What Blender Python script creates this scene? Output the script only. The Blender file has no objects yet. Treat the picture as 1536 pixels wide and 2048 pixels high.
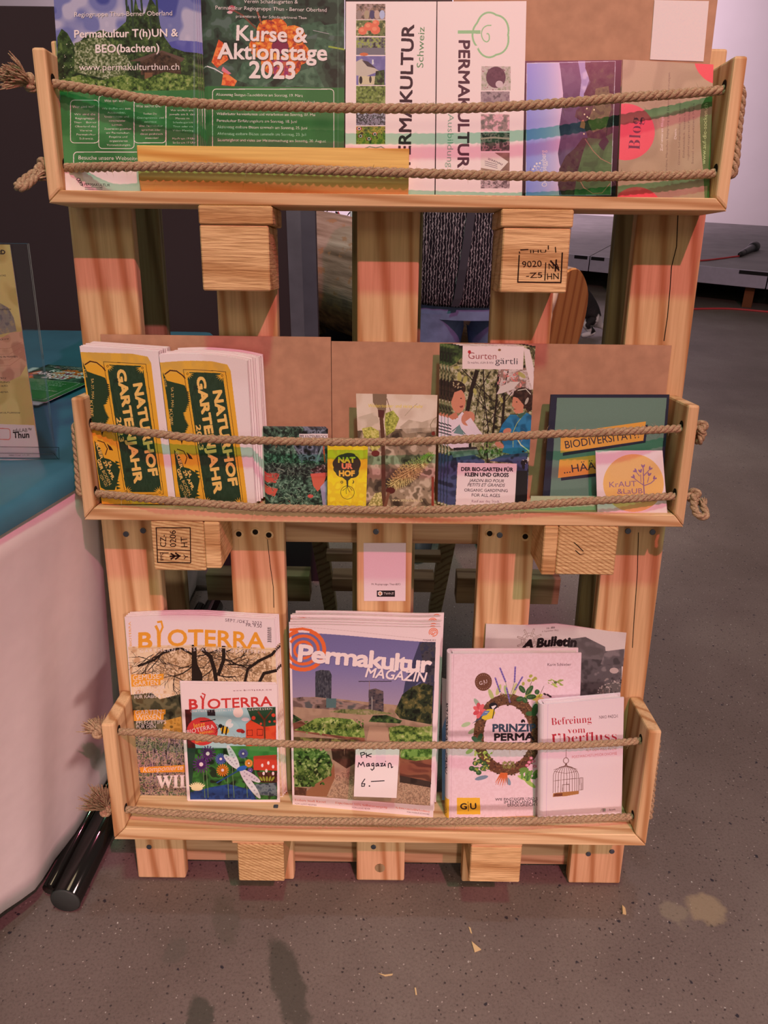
import bpy, bmesh, math, random
import numpy as np
from mathutils import Vector, Matrix, noise as mnoise

# ------------------------------------------------------------------ camera
BETA = math.radians(8.0)                 # the stand leans back this much
TH, RO, FPX = math.radians(17.66), math.radians(0.7), 1539.0
_f = np.array([0, -math.sin(TH), -math.cos(TH)]); _u = np.array([0, math.cos(TH), -math.sin(TH)]); _r = np.array([1., 0, 0])
RI = math.cos(RO)*_r + math.sin(RO)*_u
UI = -math.sin(RO)*_r + math.cos(RO)*_u
CP = -(1.28*(_f + (759-768)/FPX*RI - (1765-1024)/FPX*UI))      # camera in the stand's frame (x, up the boards, out towards the viewer)
cb, sb = math.cos(BETA), math.sin(BETA)
def W(p):                                 # stand frame -> world
    x, v, w = p
    return Vector((x, -w*cb + v*sb, v*cb + w*sb))
def P(px, py, w=None, v=None, x=None):    # where the sight line of a photo point meets a plane of the stand
    d = _f + (px-768)/FPX*RI - (py-1024)/FPX*UI
    s = (w-CP[2])/d[2] if w is not None else ((v-CP[1])/d[1] if v is not None else (x-CP[0])/d[0])
    return CP + s*d
CW = W(CP)
def G(px, py, z=None, y=None, x=None):    # ... and a plane of the hall
    d = W(_f + (px-768)/FPX*RI - (py-1024)/FPX*UI)
    s = (z-CW.z)/d.z if z is not None else ((y-CW.y)/d.y if y is not None else (x-CW.x)/d.x)
    return CW + s*d

sc = bpy.context.scene
COL = sc.collection
cd = bpy.data.cameras.new('camera'); cam = bpy.data.objects.new('camera', cd); COL.objects.link(cam)
ax, ay, az = W(RI), W(UI), -W(_f)
cam.matrix_world = Matrix(((ax.x, ay.x, az.x, CW.x), (ax.y, ay.y, az.y, CW.y), (ax.z, ay.z, az.z, CW.z), (0, 0, 0, 1)))
cd.sensor_fit = 'VERTICAL'; cd.sensor_height = 24; cd.lens = FPX/2048*24; cd.clip_start = 0.02
sc.camera = cam

# ------------------------------------------------------------------ world, lamps, exposure
wd = bpy.data.worlds.new('hall_air'); sc.world = wd; wd.use_nodes = True
wd.node_tree.nodes['Background'].inputs[0].default_value = (1.0, 0.84, 0.72, 1)
wd.node_tree.nodes['Background'].inputs[1].default_value = 0.14
def lamp(name, pos, energy, color, radius, spot=None, aim=None):
    l = bpy.data.lights.new(name, 'SPOT' if spot else 'POINT'); l.energy = energy; l.color = color; l.shadow_soft_size = radius
    o = bpy.data.objects.new(name, l); COL.objects.link(o); o.location = pos
    if spot:
        l.spot_size = math.radians(spot); l.spot_blend = 0.8
        o.rotation_euler = (Vector(aim) - Vector(pos)).to_track_quat('-Z', 'Y').to_euler()
    return o
lamp("red_stage_lamp", W((1.0, 3.25, 3.0)), 380, (1.0, 0.21, 0.33), 0.03)
lamp("green_stage_lamp", W((0.25, 3.45, 2.0)), 120, (0.45, 1.0, 0.60), 0.11)
lamp("hall_lamp", (0.15, -0.25, 4.6), 85, (0.95, 0.88, 1.0), 0.10)
lamp('warm_front_lamp', W((-0.5, 2.4, 4.2)), 60, (1.0, 0.74, 0.46), 0.5)
lamp('low_front_fill', W((1.4, 0.62, 3.2)), 200, (1.0, 0.66, 0.60), 0.25, 27, W((-0.12, -0.06, 0)))  # added soft fill that evens out the falloff towards the bottom shelf
lamp('wall_wash_fill', (-0.4, 6.6, 4.4), 2000, (1.0, 0.66, 0.72), 0.3, 125, (0.2, 11.8, 1.9))  # added fill aimed at the back wall to brighten it, source unseen
lamp('rear_fill', (0.4, 0.8, 3.9), 300, (1.0, 0.76, 0.64), 0.15, 44, (0.15, 1.9, 0.7))  # added spot that brightens the log and person behind the stand
vs = sc.view_settings
vs.view_transform = 'Standard'; vs.look = 'None'; vs.exposure = 0.0; vs.gamma = 1.0; vs.use_curve_mapping = False

# ------------------------------------------------------------------ colours and materials
def lin(c):
    c = np.asarray(c, float)/255.0
    return np.where(c <= 0.04045, c/12.92, ((c+0.055)/1.055)**2.4)
ILL = lin((240, 200, 190))/0.84            # light on a white sheet, read from the photograph
def alb(*c):
    if len(c) == 1: c = c[0]
    return np.clip(lin(c)/ILL, 0.004, 0.86)
def rgba(a): return (float(a[0]), float(a[1]), float(a[2]), 1.0)

MC = {}
def newmat(name):
    m = bpy.data.materials.new(name); m.use_nodes = True
    return m, m.node_tree.nodes, m.node_tree.links, m.node_tree.nodes['Principled BSDF']
def plain(name, col, rough=0.6, spec=0.3, metal=0.0, noise=0.0, nscale=30.0, bump=0.0, raw=False):
    if name in MC: return MC[name]
    m, n, l, b = newmat(name)
    c = np.asarray(col, float) if raw else alb(col)
    b.inputs['Roughness'].default_value = rough; b.inputs['Specular IOR Level'].default_value = spec; b.inputs['Metallic'].default_value = metal
    tc = n.new('ShaderNodeTexCoord'); tx = n.new('ShaderNodeTexNoise'); tx.inputs['Scale'].default_value = nscale; tx.inputs['Detail'].default_value = 4
    l.new(tc.outputs['Object'], tx.inputs['Vector'])
    rp = n.new('ShaderNodeValToRGB'); k = noise if noise else 0.03
    rp.color_ramp.elements[0].position = 0.3; rp.color_ramp.elements[1].position = 0.7
    rp.color_ramp.elements[0].color = rgba(c*(1-k)); rp.color_ramp.elements[1].color = rgba(np.clip(c*(1+k), 0, 1))
    l.new(tx.outputs['Fac'], rp.inputs['Fac']); l.new(rp.outputs['Color'], b.inputs['Base Color'])
    if bump:
        bp = n.new('ShaderNodeBump'); bp.inputs['Strength'].default_value = bump; bp.inputs['Distance'].default_value = 0.002
        l.new(tx.outputs['Fac'], bp.inputs['Height']); l.new(bp.outputs['Normal'], b.inputs['Normal'])
    MC[name] = m
    return m

def wood(name, axis, light, dark, knots=0.5, rough_saw=0.0, spacing=1.0, rings=False):
    """pine: growth bands stretched along the axis, fine fibre, a few knots"""
    if name in MC: return MC[name]
    m, n, l, b = newmat(name)
    N = lambda t: n.new('ShaderNode'+t)
    tc = N('TexCoord'); oi = N('ObjectInfo')
    off = N('VectorMath'); off.operation = 'SCALE'; off.inputs[0].default_value = (3.1, 7.7, 5.3); l.new(oi.outputs['Random'], off.inputs['Scale'])
    add = N('VectorMath'); add.operation = 'ADD'; l.new(tc.outputs['Object'], add.inputs[0]); l.new(off.outputs[0], add.inputs[1])
    def mapped(s_across, s_along):
        mp = N('Mapping'); s = [s_across]*3; s[axis] = s_along; mp.inputs['Scale'].default_value = s
        l.new(add.outputs[0], mp.inputs['Vector']); return mp
    mw = mapped(1.0, 1.0 if rings else 0.07)
    wv = N('TexWave'); wv.wave_type = 'RINGS' if rings else 'BANDS'
    if rings: wv.rings_direction = 'XYZ'[axis]
    else: wv.bands_direction = 'DIAGONAL'
    wv.inputs['Scale'].default_value = 17*spacing; wv.inputs['Distortion'].default_value = 1.2 if rings else 5.0
    wv.inputs['Detail'].default_value = 2.5; wv.inputs['Detail Scale'].default_value = 0.9 if not rings else 0.5
    l.new(mw.outputs[0], wv.inputs['Vector'])
    mf = mapped(260, 9); fn = N('TexNoise'); fn.inputs['Scale'].default_value = 1.0; fn.inputs['Detail'].default_value = 3; l.new(mf.outputs[0], fn.inputs['Vector'])
    ml = mapped(7, 1.6); ln = N('TexNoise'); ln.inputs['Scale'].default_value = 1.0; ln.inputs['Detail'].default_value = 2; l.new(ml.outputs[0], ln.inputs['Vector'])
    rp = N('ValToRGB'); e = rp.color_ramp.elements
    L, D = alb(light)*1.10, alb(dark)*1.05
    e[0].position = 0.35; e[0].color = rgba(L); e[1].position = 1.0; e[1].color = rgba(L*0.1+D*0.9)
    e2 = e.new(0.72); e2.color = rgba(L*0.75+D*0.25)
    l.new(wv.outputs['Fac'], rp.inputs['Fac'])
    m1 = N('MixRGB'); m1.blend_type = 'MULTIPLY'; m1.inputs['Fac'].default_value = 0.55
    r2 = N('ValToRGB'); r2.color_ramp.elements[0].position = 0.3; r2.color_ramp.elements[0].color = (0.72, 0.66, 0.58, 1); r2.color_ramp.elements[1].position = 0.62; r2.color_ramp.elements[1].color = (1, 1, 1, 1)
    l.new(fn.outputs['Fac'], r2.inputs['Fac']); l.new(rp.outputs['Color'], m1.inputs['Color1']); l.new(r2.outputs['Color'], m1.inputs['Color2'])
    m2 = N('MixRGB'); m2.blend_type = 'MULTIPLY'; m2.inputs['Fac'].default_value = 0.5
    r3 = N('ValToRGB'); r3.color_ramp.elements[0].position = 0.35; r3.color_ramp.elements[0].color = (0.82, 0.74, 0.66, 1); r3.color_ramp.elements[1].position = 0.65; r3.color_ramp.elements[1].color = (1, 1, 1, 1)
    l.new(ln.outputs['Fac'], r3.inputs['Fac']); l.new(m1.outputs['Color'], m2.inputs['Color1']); l.new(r3.outputs['Color'], m2.inputs['Color2'])
    out = m2
    if knots > 0:
        mk = mapped(5.5, 2.6); vo = N('TexVoronoi'); vo.inputs['Scale'].default_value = 1.0; vo.inputs['Randomness'].default_value = 1.0
        l.new(mk.outputs[0], vo.inputs['Vector'])
        rk = N('ValToRGB'); rk.color_ramp.elements[0].position = 0.045*knots*2; rk.color_ramp.elements[0].color = (0.30, 0.16, 0.09, 1)
        rk.color_ramp.elements[1].position = 0.10*knots*2; rk.color_ramp.elements[1].color = (1, 1, 1, 1)
        l.new(vo.outputs['Distance'], rk.inputs['Fac'])
        m3 = N('MixRGB'); m3.blend_type = 'MULTIPLY'; m3.inputs['Fac'].default_value = 0.8
        l.new(m2.outputs['Color'], m3.inputs['Color1']); l.new(rk.outputs['Color'], m3.inputs['Color2']); out = m3
    l.new(out.outputs['Color'], b.inputs['Base Color'])
    b.inputs['Roughness'].default_value = 0.62; b.inputs['Specular IOR Level'].default_value = 0.25
    bp = N('Bump'); bp.inputs['Strength'].default_value = 0.25 + rough_saw; bp.inputs['Distance'].default_value = 0.0012 + 0.001*rough_saw
    if rough_saw:
        ms = N('Mapping'); ms.inputs['Scale'].default_value = (25, 25, 330); l.new(add.outputs[0], ms.inputs['Vector'])
        sn = N('TexNoise'); sn.inputs['Scale'].default_value = 1.0; sn.inputs['Detail'].default_value = 3; l.new(ms.outputs[0], sn.inputs['Vector'])
        l.new(sn.outputs['Fac'], bp.inputs['Height'])
        m4 = N('MixRGB'); m4.blend_type = 'MULTIPLY'; m4.inputs['Fac'].default_value = 0.6
        r4 = N('ValToRGB'); r4.color_ramp.elements[0].position = 0.36; r4.color_ramp.elements[0].color = (0.66, 0.58, 0.5, 1); r4.color_ramp.elements[1].position = 0.55; r4.color_ramp.elements[1].color = (1, 1, 1, 1)
        l.new(sn.outputs['Fac'], r4.inputs['Fac']); l.new(out.outputs['Color'], m4.inputs['Color1']); l.new(r4.outputs['Color'], m4.inputs['Color2'])
        l.new(m4.outputs['Color'], b.inputs['Base Color'])
    else: l.new(fn.outputs['Fac'], bp.inputs['Height'])
    l.new(bp.outputs['Normal'], b.inputs['Normal'])
    MC[name] = m
    return m

# ------------------------------------------------------------------ object helpers
def link(name, me, mat=None, parent=None, loc=(0, 0, 0)):
    o = bpy.data.objects.new(name, me); COL.objects.link(o); o.location = loc
    if mat is not None: me.materials.append(mat)
    if parent is not None: o.parent = parent
    return o
def tag(o, label=None, cat=None, group=None, kind=None):
    for k, v in (('label', label), ('category', cat), ('group', group), ('kind', kind)):
        if v: o[k] = v
    return o
def thing(name, label, cat, loc=(0, 0, 0), rot=(0, 0, 0), group=None):
    o = bpy.data.objects.new(name, None); COL.objects.link(o); o.location = loc; o.rotation_euler = rot; o.empty_display_size = 0.05
    return tag(o, label, cat, group)
def bobj(name, bm, mat, parent=None, loc=(0, 0, 0), smooth=False):
    bmesh.ops.recalc_face_normals(bm, faces=bm.faces)
    me = bpy.data.meshes.new(name); bm.to_mesh(me); bm.free()
    if smooth: me.polygons.foreach_set('use_smooth', [True]*len(me.polygons))
    return link(name, me, mat, parent, loc)
def pobj(name, verts, faces, mat, parent=None, loc=(0, 0, 0), smooth=False):
    me = bpy.data.meshes.new(name); me.from_pydata([tuple(v) for v in verts], [], faces); me.update()
    if smooth: me.polygons.foreach_set('use_smooth', [True]*len(me.polygons))
    return link(name, me, mat, parent, loc)
def add_hexa(bm, c8, bev=0.0, seg=1):
    """c8: bottom 4 then top 4 corners"""
    vs_ = [bm.verts.new(c) for c in c8]
    fs = [bm.faces.new([vs_[i] for i in f]) for f in ((0, 3, 2, 1), (4, 5, 6, 7), (0, 1, 5, 4), (1, 2, 6, 5), (2, 3, 7, 6), (3, 0, 4, 7))]
    if bev:
        es = list({e for f in fs for e in f.edges})
        bmesh.ops.bevel(bm, geom=es, offset=bev, segments=seg, profile=0.5, affect='EDGES')
def add_box(bm, x0, x1, y0, y1, z0, z1, bev=0.0, seg=1):
    add_hexa(bm, [(x0, y0, z0), (x1, y0, z0), (x1, y1, z0), (x0, y1, z0), (x0, y0, z1), (x1, y0, z1), (x1, y1, z1), (x0, y1, z1)], bev, seg)
def box(name, x0, x1, y0, y1, z0, z1, mat, parent=None, bev=0.0, seg=1, loc=(0, 0, 0)):
    bm = bmesh.new(); add_box(bm, x0, x1, y0, y1, z0, z1, bev, seg); return bobj(name, bm, mat, parent, loc)
def frame_at(d):
    d = Vector(d).normalized(); a = Vector((0, 0, 1)) if abs(d.z) < 0.9 else Vector((1, 0, 0))
    u = d.cross(a).normalized(); return u, d.cross(u).normalized()
def tube_data(path, rad, sides=8, cap=True):
    """returns verts, faces of a tube along path; rad may be a list"""
    V, F = [], []; n = len(path); path = [Vector(p) for p in path]
    u = None
    for i, p in enumerate(path):
        d = (path[min(i+1, n-1)] - path[max(i-1, 0)]).normalized()
        if u is None: u, w_ = frame_at(d)
        else:
            u = (u - d*u.dot(d)).normalized(); w_ = d.cross(u)
        r = rad[i] if hasattr(rad, '__len__') else rad
        for k in range(sides):
            a = 2*math.pi*k/sides; V.append(p + (u*math.cos(a) + w_*math.sin(a))*r)
    for i in range(n-1):
        for k in range(sides):
            k2 = (k+1) % sides; F.append((i*sides+k, i*sides+k2, (i+1)*sides+k2, (i+1)*sides+k))
    if cap:
        F.append(tuple(range(sides-1, -1, -1))); F.append(tuple((n-1)*sides+k for k in range(sides)))
    return V, F
def tube(name, path, rad, mat, parent=None, sides=8, loc=(0, 0, 0)):
    V, F = tube_data(path, rad, sides); return pobj(name, V, F, mat, parent, loc, True)
def smooth_path(pts, n):
    """Catmull-Rom resampling with even spacing"""
    pts = [Vector(p) for p in pts]; q = [pts[0]*2-pts[1]] + pts + [pts[-1]*2-pts[-2]]; out = []
    for i in range(1, len(q)-2):
        for t in np.linspace(0, 1, 24, endpoint=False):
            a, b, c, d = q[i-1], q[i], q[i+1], q[i+2]
            out.append(0.5*((2*b) + (c-a)*t + (2*a-5*b+4*c-d)*t*t + (3*b-a-3*c+d)*t**3))
    out.append(pts[-1])
    L = [0.0]
    for a, b in zip(out, out[1:]): L.append(L[-1] + (b-a).length)
    s = np.linspace(0, L[-1], n); A = np.array([tuple(p) for p in out])
    return [Vector((np.interp(t, L, A[:, 0]), np.interp(t, L, A[:, 1]), np.interp(t, L, A[:, 2]))) for t in s], L[-1]

# ------------------------------------------------------------------ printed covers: pictures computed here, stroke by stroke
_fc = bpy.data.curves.new('lettering', 'FONT'); _fo = bpy.data.objects.new('lettering', _fc); COL.objects.link(_fo)
_fc.resolution_u = 3
_tc = {}
def glyphs(s, bold=0.0, shear=0.0, serif=False, space=1.0):
    bold = min(bold, 0.0); key = (s, bold, shear, serif, space)
    if key in _tc: return _tc[key]
    t = s
    if serif:
        t = ''.join(chr(0x1D400+ord(c)-65) if 'A' <= c <= 'Z' else chr(0x1D41A+ord(c)-97) if 'a' <= c <= 'z' else c for c in s)
    _fc.body = t; _fc.offset = min(bold, 0.0) - (0.012 if serif else 0); _fc.shear = shear; _fc.space_character = space
    bpy.context.view_layer.update()
    ev = _fo.evaluated_get(bpy.context.evaluated_depsgraph_get()); me = ev.to_mesh(); me.calc_loop_triangles()
    V = np.zeros(len(me.vertices)*3); me.vertices.foreach_get('co', V); V = V.reshape(-1, 3)[:, :2]
    T = np.zeros(len(me.loop_triangles)*3, int); me.loop_triangles.foreach_get('vertices', T); T = T.reshape(-1, 3)
    ev.to_mesh_clear()
    _tc[key] = (V, T); return V, T

def homog(src, dst):
    A = []
    for (x, y), (u, v) in zip(src, dst):
        A.append([x, y, 1, 0, 0, 0, -u*x, -u*y, -u]); A.append([0, 0, 0, x, y, 1, -v*x, -v*y, -v])
    _, _, Vt = np.linalg.svd(np.array(A, float)); return Vt[-1].reshape(3, 3)

class Canvas:
    """a sheet; coordinates are given in the photograph's own perspective and flattened onto the sheet"""
    def __init__(s, quad, bg=(235, 200, 190), res=2.2, seed=1):
        s.quad = quad
        wpx = max(math.dist(quad[0], quad[1]), math.dist(quad[3], quad[2])); hpx = max(math.dist(quad[0], quad[3]), math.dist(quad[1], quad[2]))
        s.w, s.h = int(wpx*res), int(hpx*res); s.res = res
        s.H = homog(quad, [(0, 0), (s.w, 0), (s.w, s.h), (0, s.h)])
        s.A = np.empty((s.h, s.w, 3), np.float32); s.A[:] = bg
        s.o = (0, 0, 1.0); s.rs = np.random.RandomState(seed)
    def Z(s, ox, oy, k): s.o = (ox, oy, k); return s
    def m(s, pts):
        p = np.asarray(pts, float).reshape(-1, 2); ox, oy, k = s.o
        q = np.c_[p[:, 0]/k+ox, p[:, 1]/k+oy, np.ones(len(p))] @ s.H.T
        return q[:, :2]/q[:, 2:3]
    def mask_poly(s, q):
        x0, y0 = np.floor(q.min(0)).astype(int); x1, y1 = np.ceil(q.max(0)).astype(int)+1
        x0, y0, x1, y1 = max(x0, 0), max(y0, 0), min(x1, s.w), min(y1, s.h)
        if x1 <= x0 or y1 <= y0: return None
        X = np.arange(x0, x1)+0.5; Y = (np.arange(y0, y1)+0.5)[:, None]; M = np.zeros((y1-y0, x1-x0), bool)
        n = len(q)
        for i in range(n):
            ax_, ay_ = q[i]; bx_, by_ = q[(i+1) % n]
            if ay_ == by_: continue
            c = ((ay_ > Y) != (by_ > Y)); M ^= c & (X < (bx_-ax_)*(Y-ay_)/(by_-ay_)+ax_)
        return (slice(y0, y1), slice(x0, x1)), M
    def put(s, r, col, a=1.0):
        if r is None: return s
        sl, M = r; sub = s.A[sl]; c = np.asarray(col, np.float32)
        if c.ndim == 3: c = c[sl][M]
        sub[M] = sub[M]*(1-a) + c*a; return s
    def poly(s, pts, col, a=1.0): return s.put(s.mask_poly(s.m(pts)), col, a)
    def rect(s, x0, y0, x1, y1, col, a=1.0): return s.poly([(x0, y0), (x1, y0), (x1, y1), (x0, y1)], col, a)
    def ell(s, cx, cy, rx, ry, col, a=1.0, rot=0.0, n=22):
        t = np.linspace(0, 2*np.pi, n, endpoint=False); c, d = math.cos(rot), math.sin(rot); X, Y = rx*np.cos(t), ry*np.sin(t)
        return s.poly(np.c_[cx+X*c-Y*d, cy+X*d+Y*c], col, a)
    def line(s, pts, wd_, col, a=1.0, closed=False):
        q = s.m(pts); k = wd_/s.o[2]*s.res/2
        if closed: q = np.vstack([q, q[:1]])
        for (ax_, ay_), (bx_, by_) in zip(q, q[1:]):
            dx, dy = bx_-ax_, by_-ay_; L = math.hypot(dx, dy)+1e-6; ux, uy = dx/L*k*0.6, dy/L*k*0.6; nx, ny = -dy/L*k, dx/L*k
            s.put(s.mask_poly(np.array([(ax_-ux+nx, ay_-uy+ny), (bx_+ux+nx, by_+uy+ny), (bx_+ux-nx, by_+uy-ny), (ax_-ux-nx, ay_-uy-ny)])), col, a)
        return s
    def rrect(s, x0, y0, x1, y1, r, wd_, col):
        pts = []
        for cx, cy, a0 in ((x1-r, y0+r, -90), (x1-r, y1-r, 0), (x0+r, y1-r, 90), (x0+r, y0+r, 180)):
            for k in range(5): a = math.radians(a0+k*22.5); pts.append((cx+r*math.cos(a), cy+r*math.sin(a)))
        return s.line(pts, wd_, col, closed=True)
    def noise(s, cell, octs=2, ax_=1.0):
        out = np.zeros((s.h, s.w), np.float32); amp, tot = 1.0, 0.0
        for o in range(octs):
            c = max(cell*s.res/2**o, 1.0); gw, gh = int(s.w/(c*ax_))+3, int(s.h/c)+3
            g = s.rs.rand(gh, gw).astype(np.float32)
            y = np.linspace(0, gh-1.01, s.h); x = np.linspace(0, gw-1.01, s.w); yi, xi = y.astype(int), x.astype(int)
            fy, fx = (y-yi)[:, None], x-xi; fy = fy*fy*(3-2*fy); fx = fx*fx*(3-2*fx)
            out += amp*((g[yi][:, xi]*(1-fx)+g[yi][:, xi+1]*fx)*(1-fy)+(g[yi+1][:, xi]*(1-fx)+g[yi+1][:, xi+1]*fx)*fy)
            tot += amp; amp *= 0.6
        out /= tot
        return np.clip((out-0.5)*1.7+0.5, 0, 0.999)
    def mottle(s, pal, cell=6, octs=3, ax_=1.0):
        pal = np.asarray(pal, np.float32); k = s.noise(cell, octs, ax_)*(len(pal)-1); i = k.astype(int); f = (k-i)[..., None]
        f = np.clip((f-0.3)/0.4, 0, 1); return pal[i]*(1-f)+pal[np.minimum(i+1, len(pal)-1)]*f
    def tex(s, pts, pal, cell=6, octs=3, a=1.0, ax_=1.0): return s.put(s.mask_poly(s.m(pts)), s.mottle(pal, cell, octs, ax_), a)
    def trect(s, x0, y0, x1, y1, pal, cell=6, octs=3, a=1.0, ax_=1.0): return s.tex([(x0, y0), (x1, y0), (x1, y1), (x0, y1)], pal, cell, octs, a, ax_)
    def leaves(s, x0, y0, x1, y1, n, size, cols, asp=0.4, rot=None, seed=0):
        r = random.Random(seed)
        for _ in range(n):
            a = r.uniform(0, 6.3) if rot is None else rot+r.uniform(-.5, .5); z = size*r.uniform(.6, 1.3)
            s.ell(r.uniform(x0, x1), r.uniform(y0, y1), z, z*asp, r.choice(cols), 1.0, a, 7)
        return s
    def text(s, t, x0, y0, x1, y1, col, bold=0.0, h=None, shear=0.0, serif=False, space=1.0, shadow=None, a=1.0):
        bd0 = bold; V, T = glyphs(t, bold, shear, serif, space)
        if not len(V): return s
        d = np.array([x1-x0, y1-y0], float); L = np.linalg.norm(d); d /= L; up = np.array([d[1], -d[0]])
        xm, xM = V[:, 0].min(), V[:, 0].max(); k = L/(xM-xm); kh = (h/0.73) if h else k
        Q = np.array([x0, y0]) + np.outer((V[:, 0]-xm)*k, d) + np.outer(V[:, 1]*kh, up)
        s.dil = max(0.0, bd0)*k/s.o[2]*s.res*0.85 + (0.3 if bd0 >= 0 else 0)
        if shadow is not None: s._tris(s.m(Q+np.array(shadow[:2])), T, shadow[2], 0.6)
        return s._tris(s.m(Q), T, col, a)
    def _tris(s, q, T, col, a):
        x0, y0 = np.floor(q.min(0)).astype(int)-5; x1, y1 = np.ceil(q.max(0)).astype(int)+6
        x0, y0 = max(x0, 0), max(y0, 0); x1, y1 = min(x1, s.w), min(y1, s.h)
        if x1 <= x0 or y1 <= y0: return s
        M = np.zeros((y1-y0, x1-x0), bool); tri = q[T]-np.array([x0, y0])
        lo = np.maximum(np.floor(tri.min(1)).astype(int), 0); hi = np.ceil(tri.max(1)).astype(int)+1
        hi[:, 0] = np.minimum(hi[:, 0], x1-x0); hi[:, 1] = np.minimum(hi[:, 1], y1-y0)
        for k in range(len(T)):
            ax_, ay_ = lo[k]; bx_, by_ = hi[k]
            if bx_ <= ax_ or by_ <= ay_: continue
            (p0, p1), (p2, p3), (p4, p5) = tri[k]
            X = np.arange(ax_, bx_)+0.5; Y = (np.arange(ay_, by_)+0.5)[:, None]
            e0 = (p2-p0)*(Y-p1)-(p3-p1)*(X-p0); e1 = (p4-p2)*(Y-p3)-(p5-p3)*(X-p2); e2 = (p0-p4)*(Y-p5)-(p1-p5)*(X-p4)
            M[ay_:by_, ax_:bx_] |= ((e0 >= 0) & (e1 >= 0) & (e2 >= 0)) | ((e0 <= 0) & (e1 <= 0) & (e2 <= 0))
        r = s.dil
        if r >= 0.5:
            R = int(math.ceil(r)); B = np.pad(M, R); O = M.copy()
            for dy in range(-R, R+1):
                for dx in range(-R, R+1):
                    if dx*dx+dy*dy <= r*r+0.3: O |= B[R+dy:R+dy+M.shape[0], R+dx:R+dx+M.shape[1]]
            M = O
        return s.put((((slice(y0, y1), slice(x0, x1))), M), col, a)
    def lines(s, ts, x, y, dy, wfull, col, h, bold=0.0, align=0.0, dx=0.0):
        """several lines of small print; widths follow the number of letters"""
        mx = max(len(t) for t in ts)
        for i, t in enumerate(ts):
            if not t: continue
            wl = wfull*len(t)/mx; xs = x+i*dx+(wfull-wl)*align
            s.text(t, xs, y+i*dy, xs+wl, y+i*dy+0.01, col, bold, h)
        return s
    def material(s, name, rough=0.45, spec=0.35, grain=2.0):
        A = s.A + s.rs.normal(0, grain, s.A.shape[:2])[..., None]
        L = np.clip(lin(np.clip(A, 0, 255))/ILL, 0.004, 0.86)
        S = np.where(L <= 0.0031308, L*12.92, 1.055*L**(1/2.4)-0.055)
        im = bpy.data.images.new(name, s.w, s.h); buf = np.ones((s.h, s.w, 4), np.float32); buf[..., :3] = S[::-1]
        im.pixels.foreach_set(buf.ravel()); im.update(); im.pack()
        m, n, l, b = newmat(name); t = n.new('ShaderNodeTexImage'); t.image = im; t.extension = 'EXTEND'
        l.new(t.outputs['Color'], b.inputs['Base Color']); b.inputs['Roughness'].default_value = rough; b.inputs['Specular IOR Level'].default_value = spec
        return m

PAPER = plain('paper_edges', (238, 196, 188), 0.7, 0.2, noise=0.05, nscale=400)
def sheet(name, label, cat, quad, w, mat, thick=0.0012, group=None, n=1, off=(0, 0, 0), blabel=None, top=None, page=None, bulge=0.0, pages_name='pages', jitter=0.0006, seed=3, skew=None, nu=8, nv=6):
    """a leaflet, magazine or card. quad: photo corners tl, tr, br, bl; w: distance from the boards at top and bottom"""
    wt, wb = w
    wb2 = wb if not hasattr(wb, '__len__') else None
    ws = [wt, wt, wb, wb] if wb2 is not None else [wt, wt, wb[1], wb[0]]
    c = [P(*q, w=k) for q, k in zip(quad, ws)]
    tl, tr, br, bl = [W(p) for p in c]
    org = (bl+br)/2
    nrm = (tr-tl).cross(tl-bl).normalized()
    if nrm.y > 0: nrm = -nrm
    V, U = [], []
    for j in range(nv+1):
        for i in range(nu+1):
            s_, t_ = i/nu, j/nv
            p = (bl*(1-s_)+br*s_)*(1-t_) + (tl*(1-s_)+tr*s_)*t_
            if top:      # wavy upper edge, in photo pixels above the straight one
                k = np.interp(s_, np.linspace(0, 1, len(top)), top)*0.00066
                p = p + (tl-bl).normalized()*k*t_
                p = p - nrm*k*0.6*t_
            p = p + nrm*bulge*math.sin(math.pi*s_)*(0.3+0.7*math.sin(math.pi*min(t_, 1)))
            V.append(p-org); U.append((s_, t_))
    k = nu+1
    F = [(j*k+i, j*k+i+1, (j+1)*k+i+1, (j+1)*k+i) for j in range(nv) for i in range(nu)]
    me = bpy.data.meshes.new('cover'); me.from_pydata([tuple(v) for v in V], [], F); me.update()
    uv = me.uv_layers.new(name='print')
    uv.data.foreach_set('uv', [c_ for lp in me.loops for c_ in U[lp.vertex_index]])
    me.polygons.foreach_set('use_smooth', [True]*len(me.polygons)); me.materials.append(mat)
    # page block behind the cover
    back = [v - nrm*thick for v in V]; fr = [v - nrm*0.00015 for v in V]
    ring = [i for i in range(k)] + [j*k+nu for j in range(1, nv+1)] + [nv*k+i for i in range(nu-1, -1, -1)] + [j*k for j in range(nv-1, 0, -1)]
    N0 = len(V); F2 = [(f[3]+N0, f[2]+N0, f[1]+N0, f[0]+N0) for f in F]
    for a, b in zip(ring, ring[1:]+ring[:1]): F2.append((b, a, a+N0, b+N0))
    F2 += F
    mp = bpy.data.meshes.new('pages'); mp.from_pydata([tuple(v) for v in fr+back], [], F2); mp.update(); mp.materials.append(page or PAPER)
    root = thing(name, label, cat, org, group=group)
    o1 = link('cover', me, None, root); o2 = link(pages_name, mp, None, root)
    rr = random.Random(seed)
    for i in range(1, n):
        r = root.copy(); COL.objects.link(r)
        dx, dv, dw = [o_*i for o_ in off]
        r.location = org + W((dx+rr.uniform(-1, 1)*jitter, dv+rr.uniform(-1, 1)*jitter*0.6, dw))
        if blabel: r['label'] = blabel
        for ch in (o1, o2):
            q = ch.copy(); COL.objects.link(q); q.parent = r
    root['_n'] = 0; del root['_n']
    return root

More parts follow.
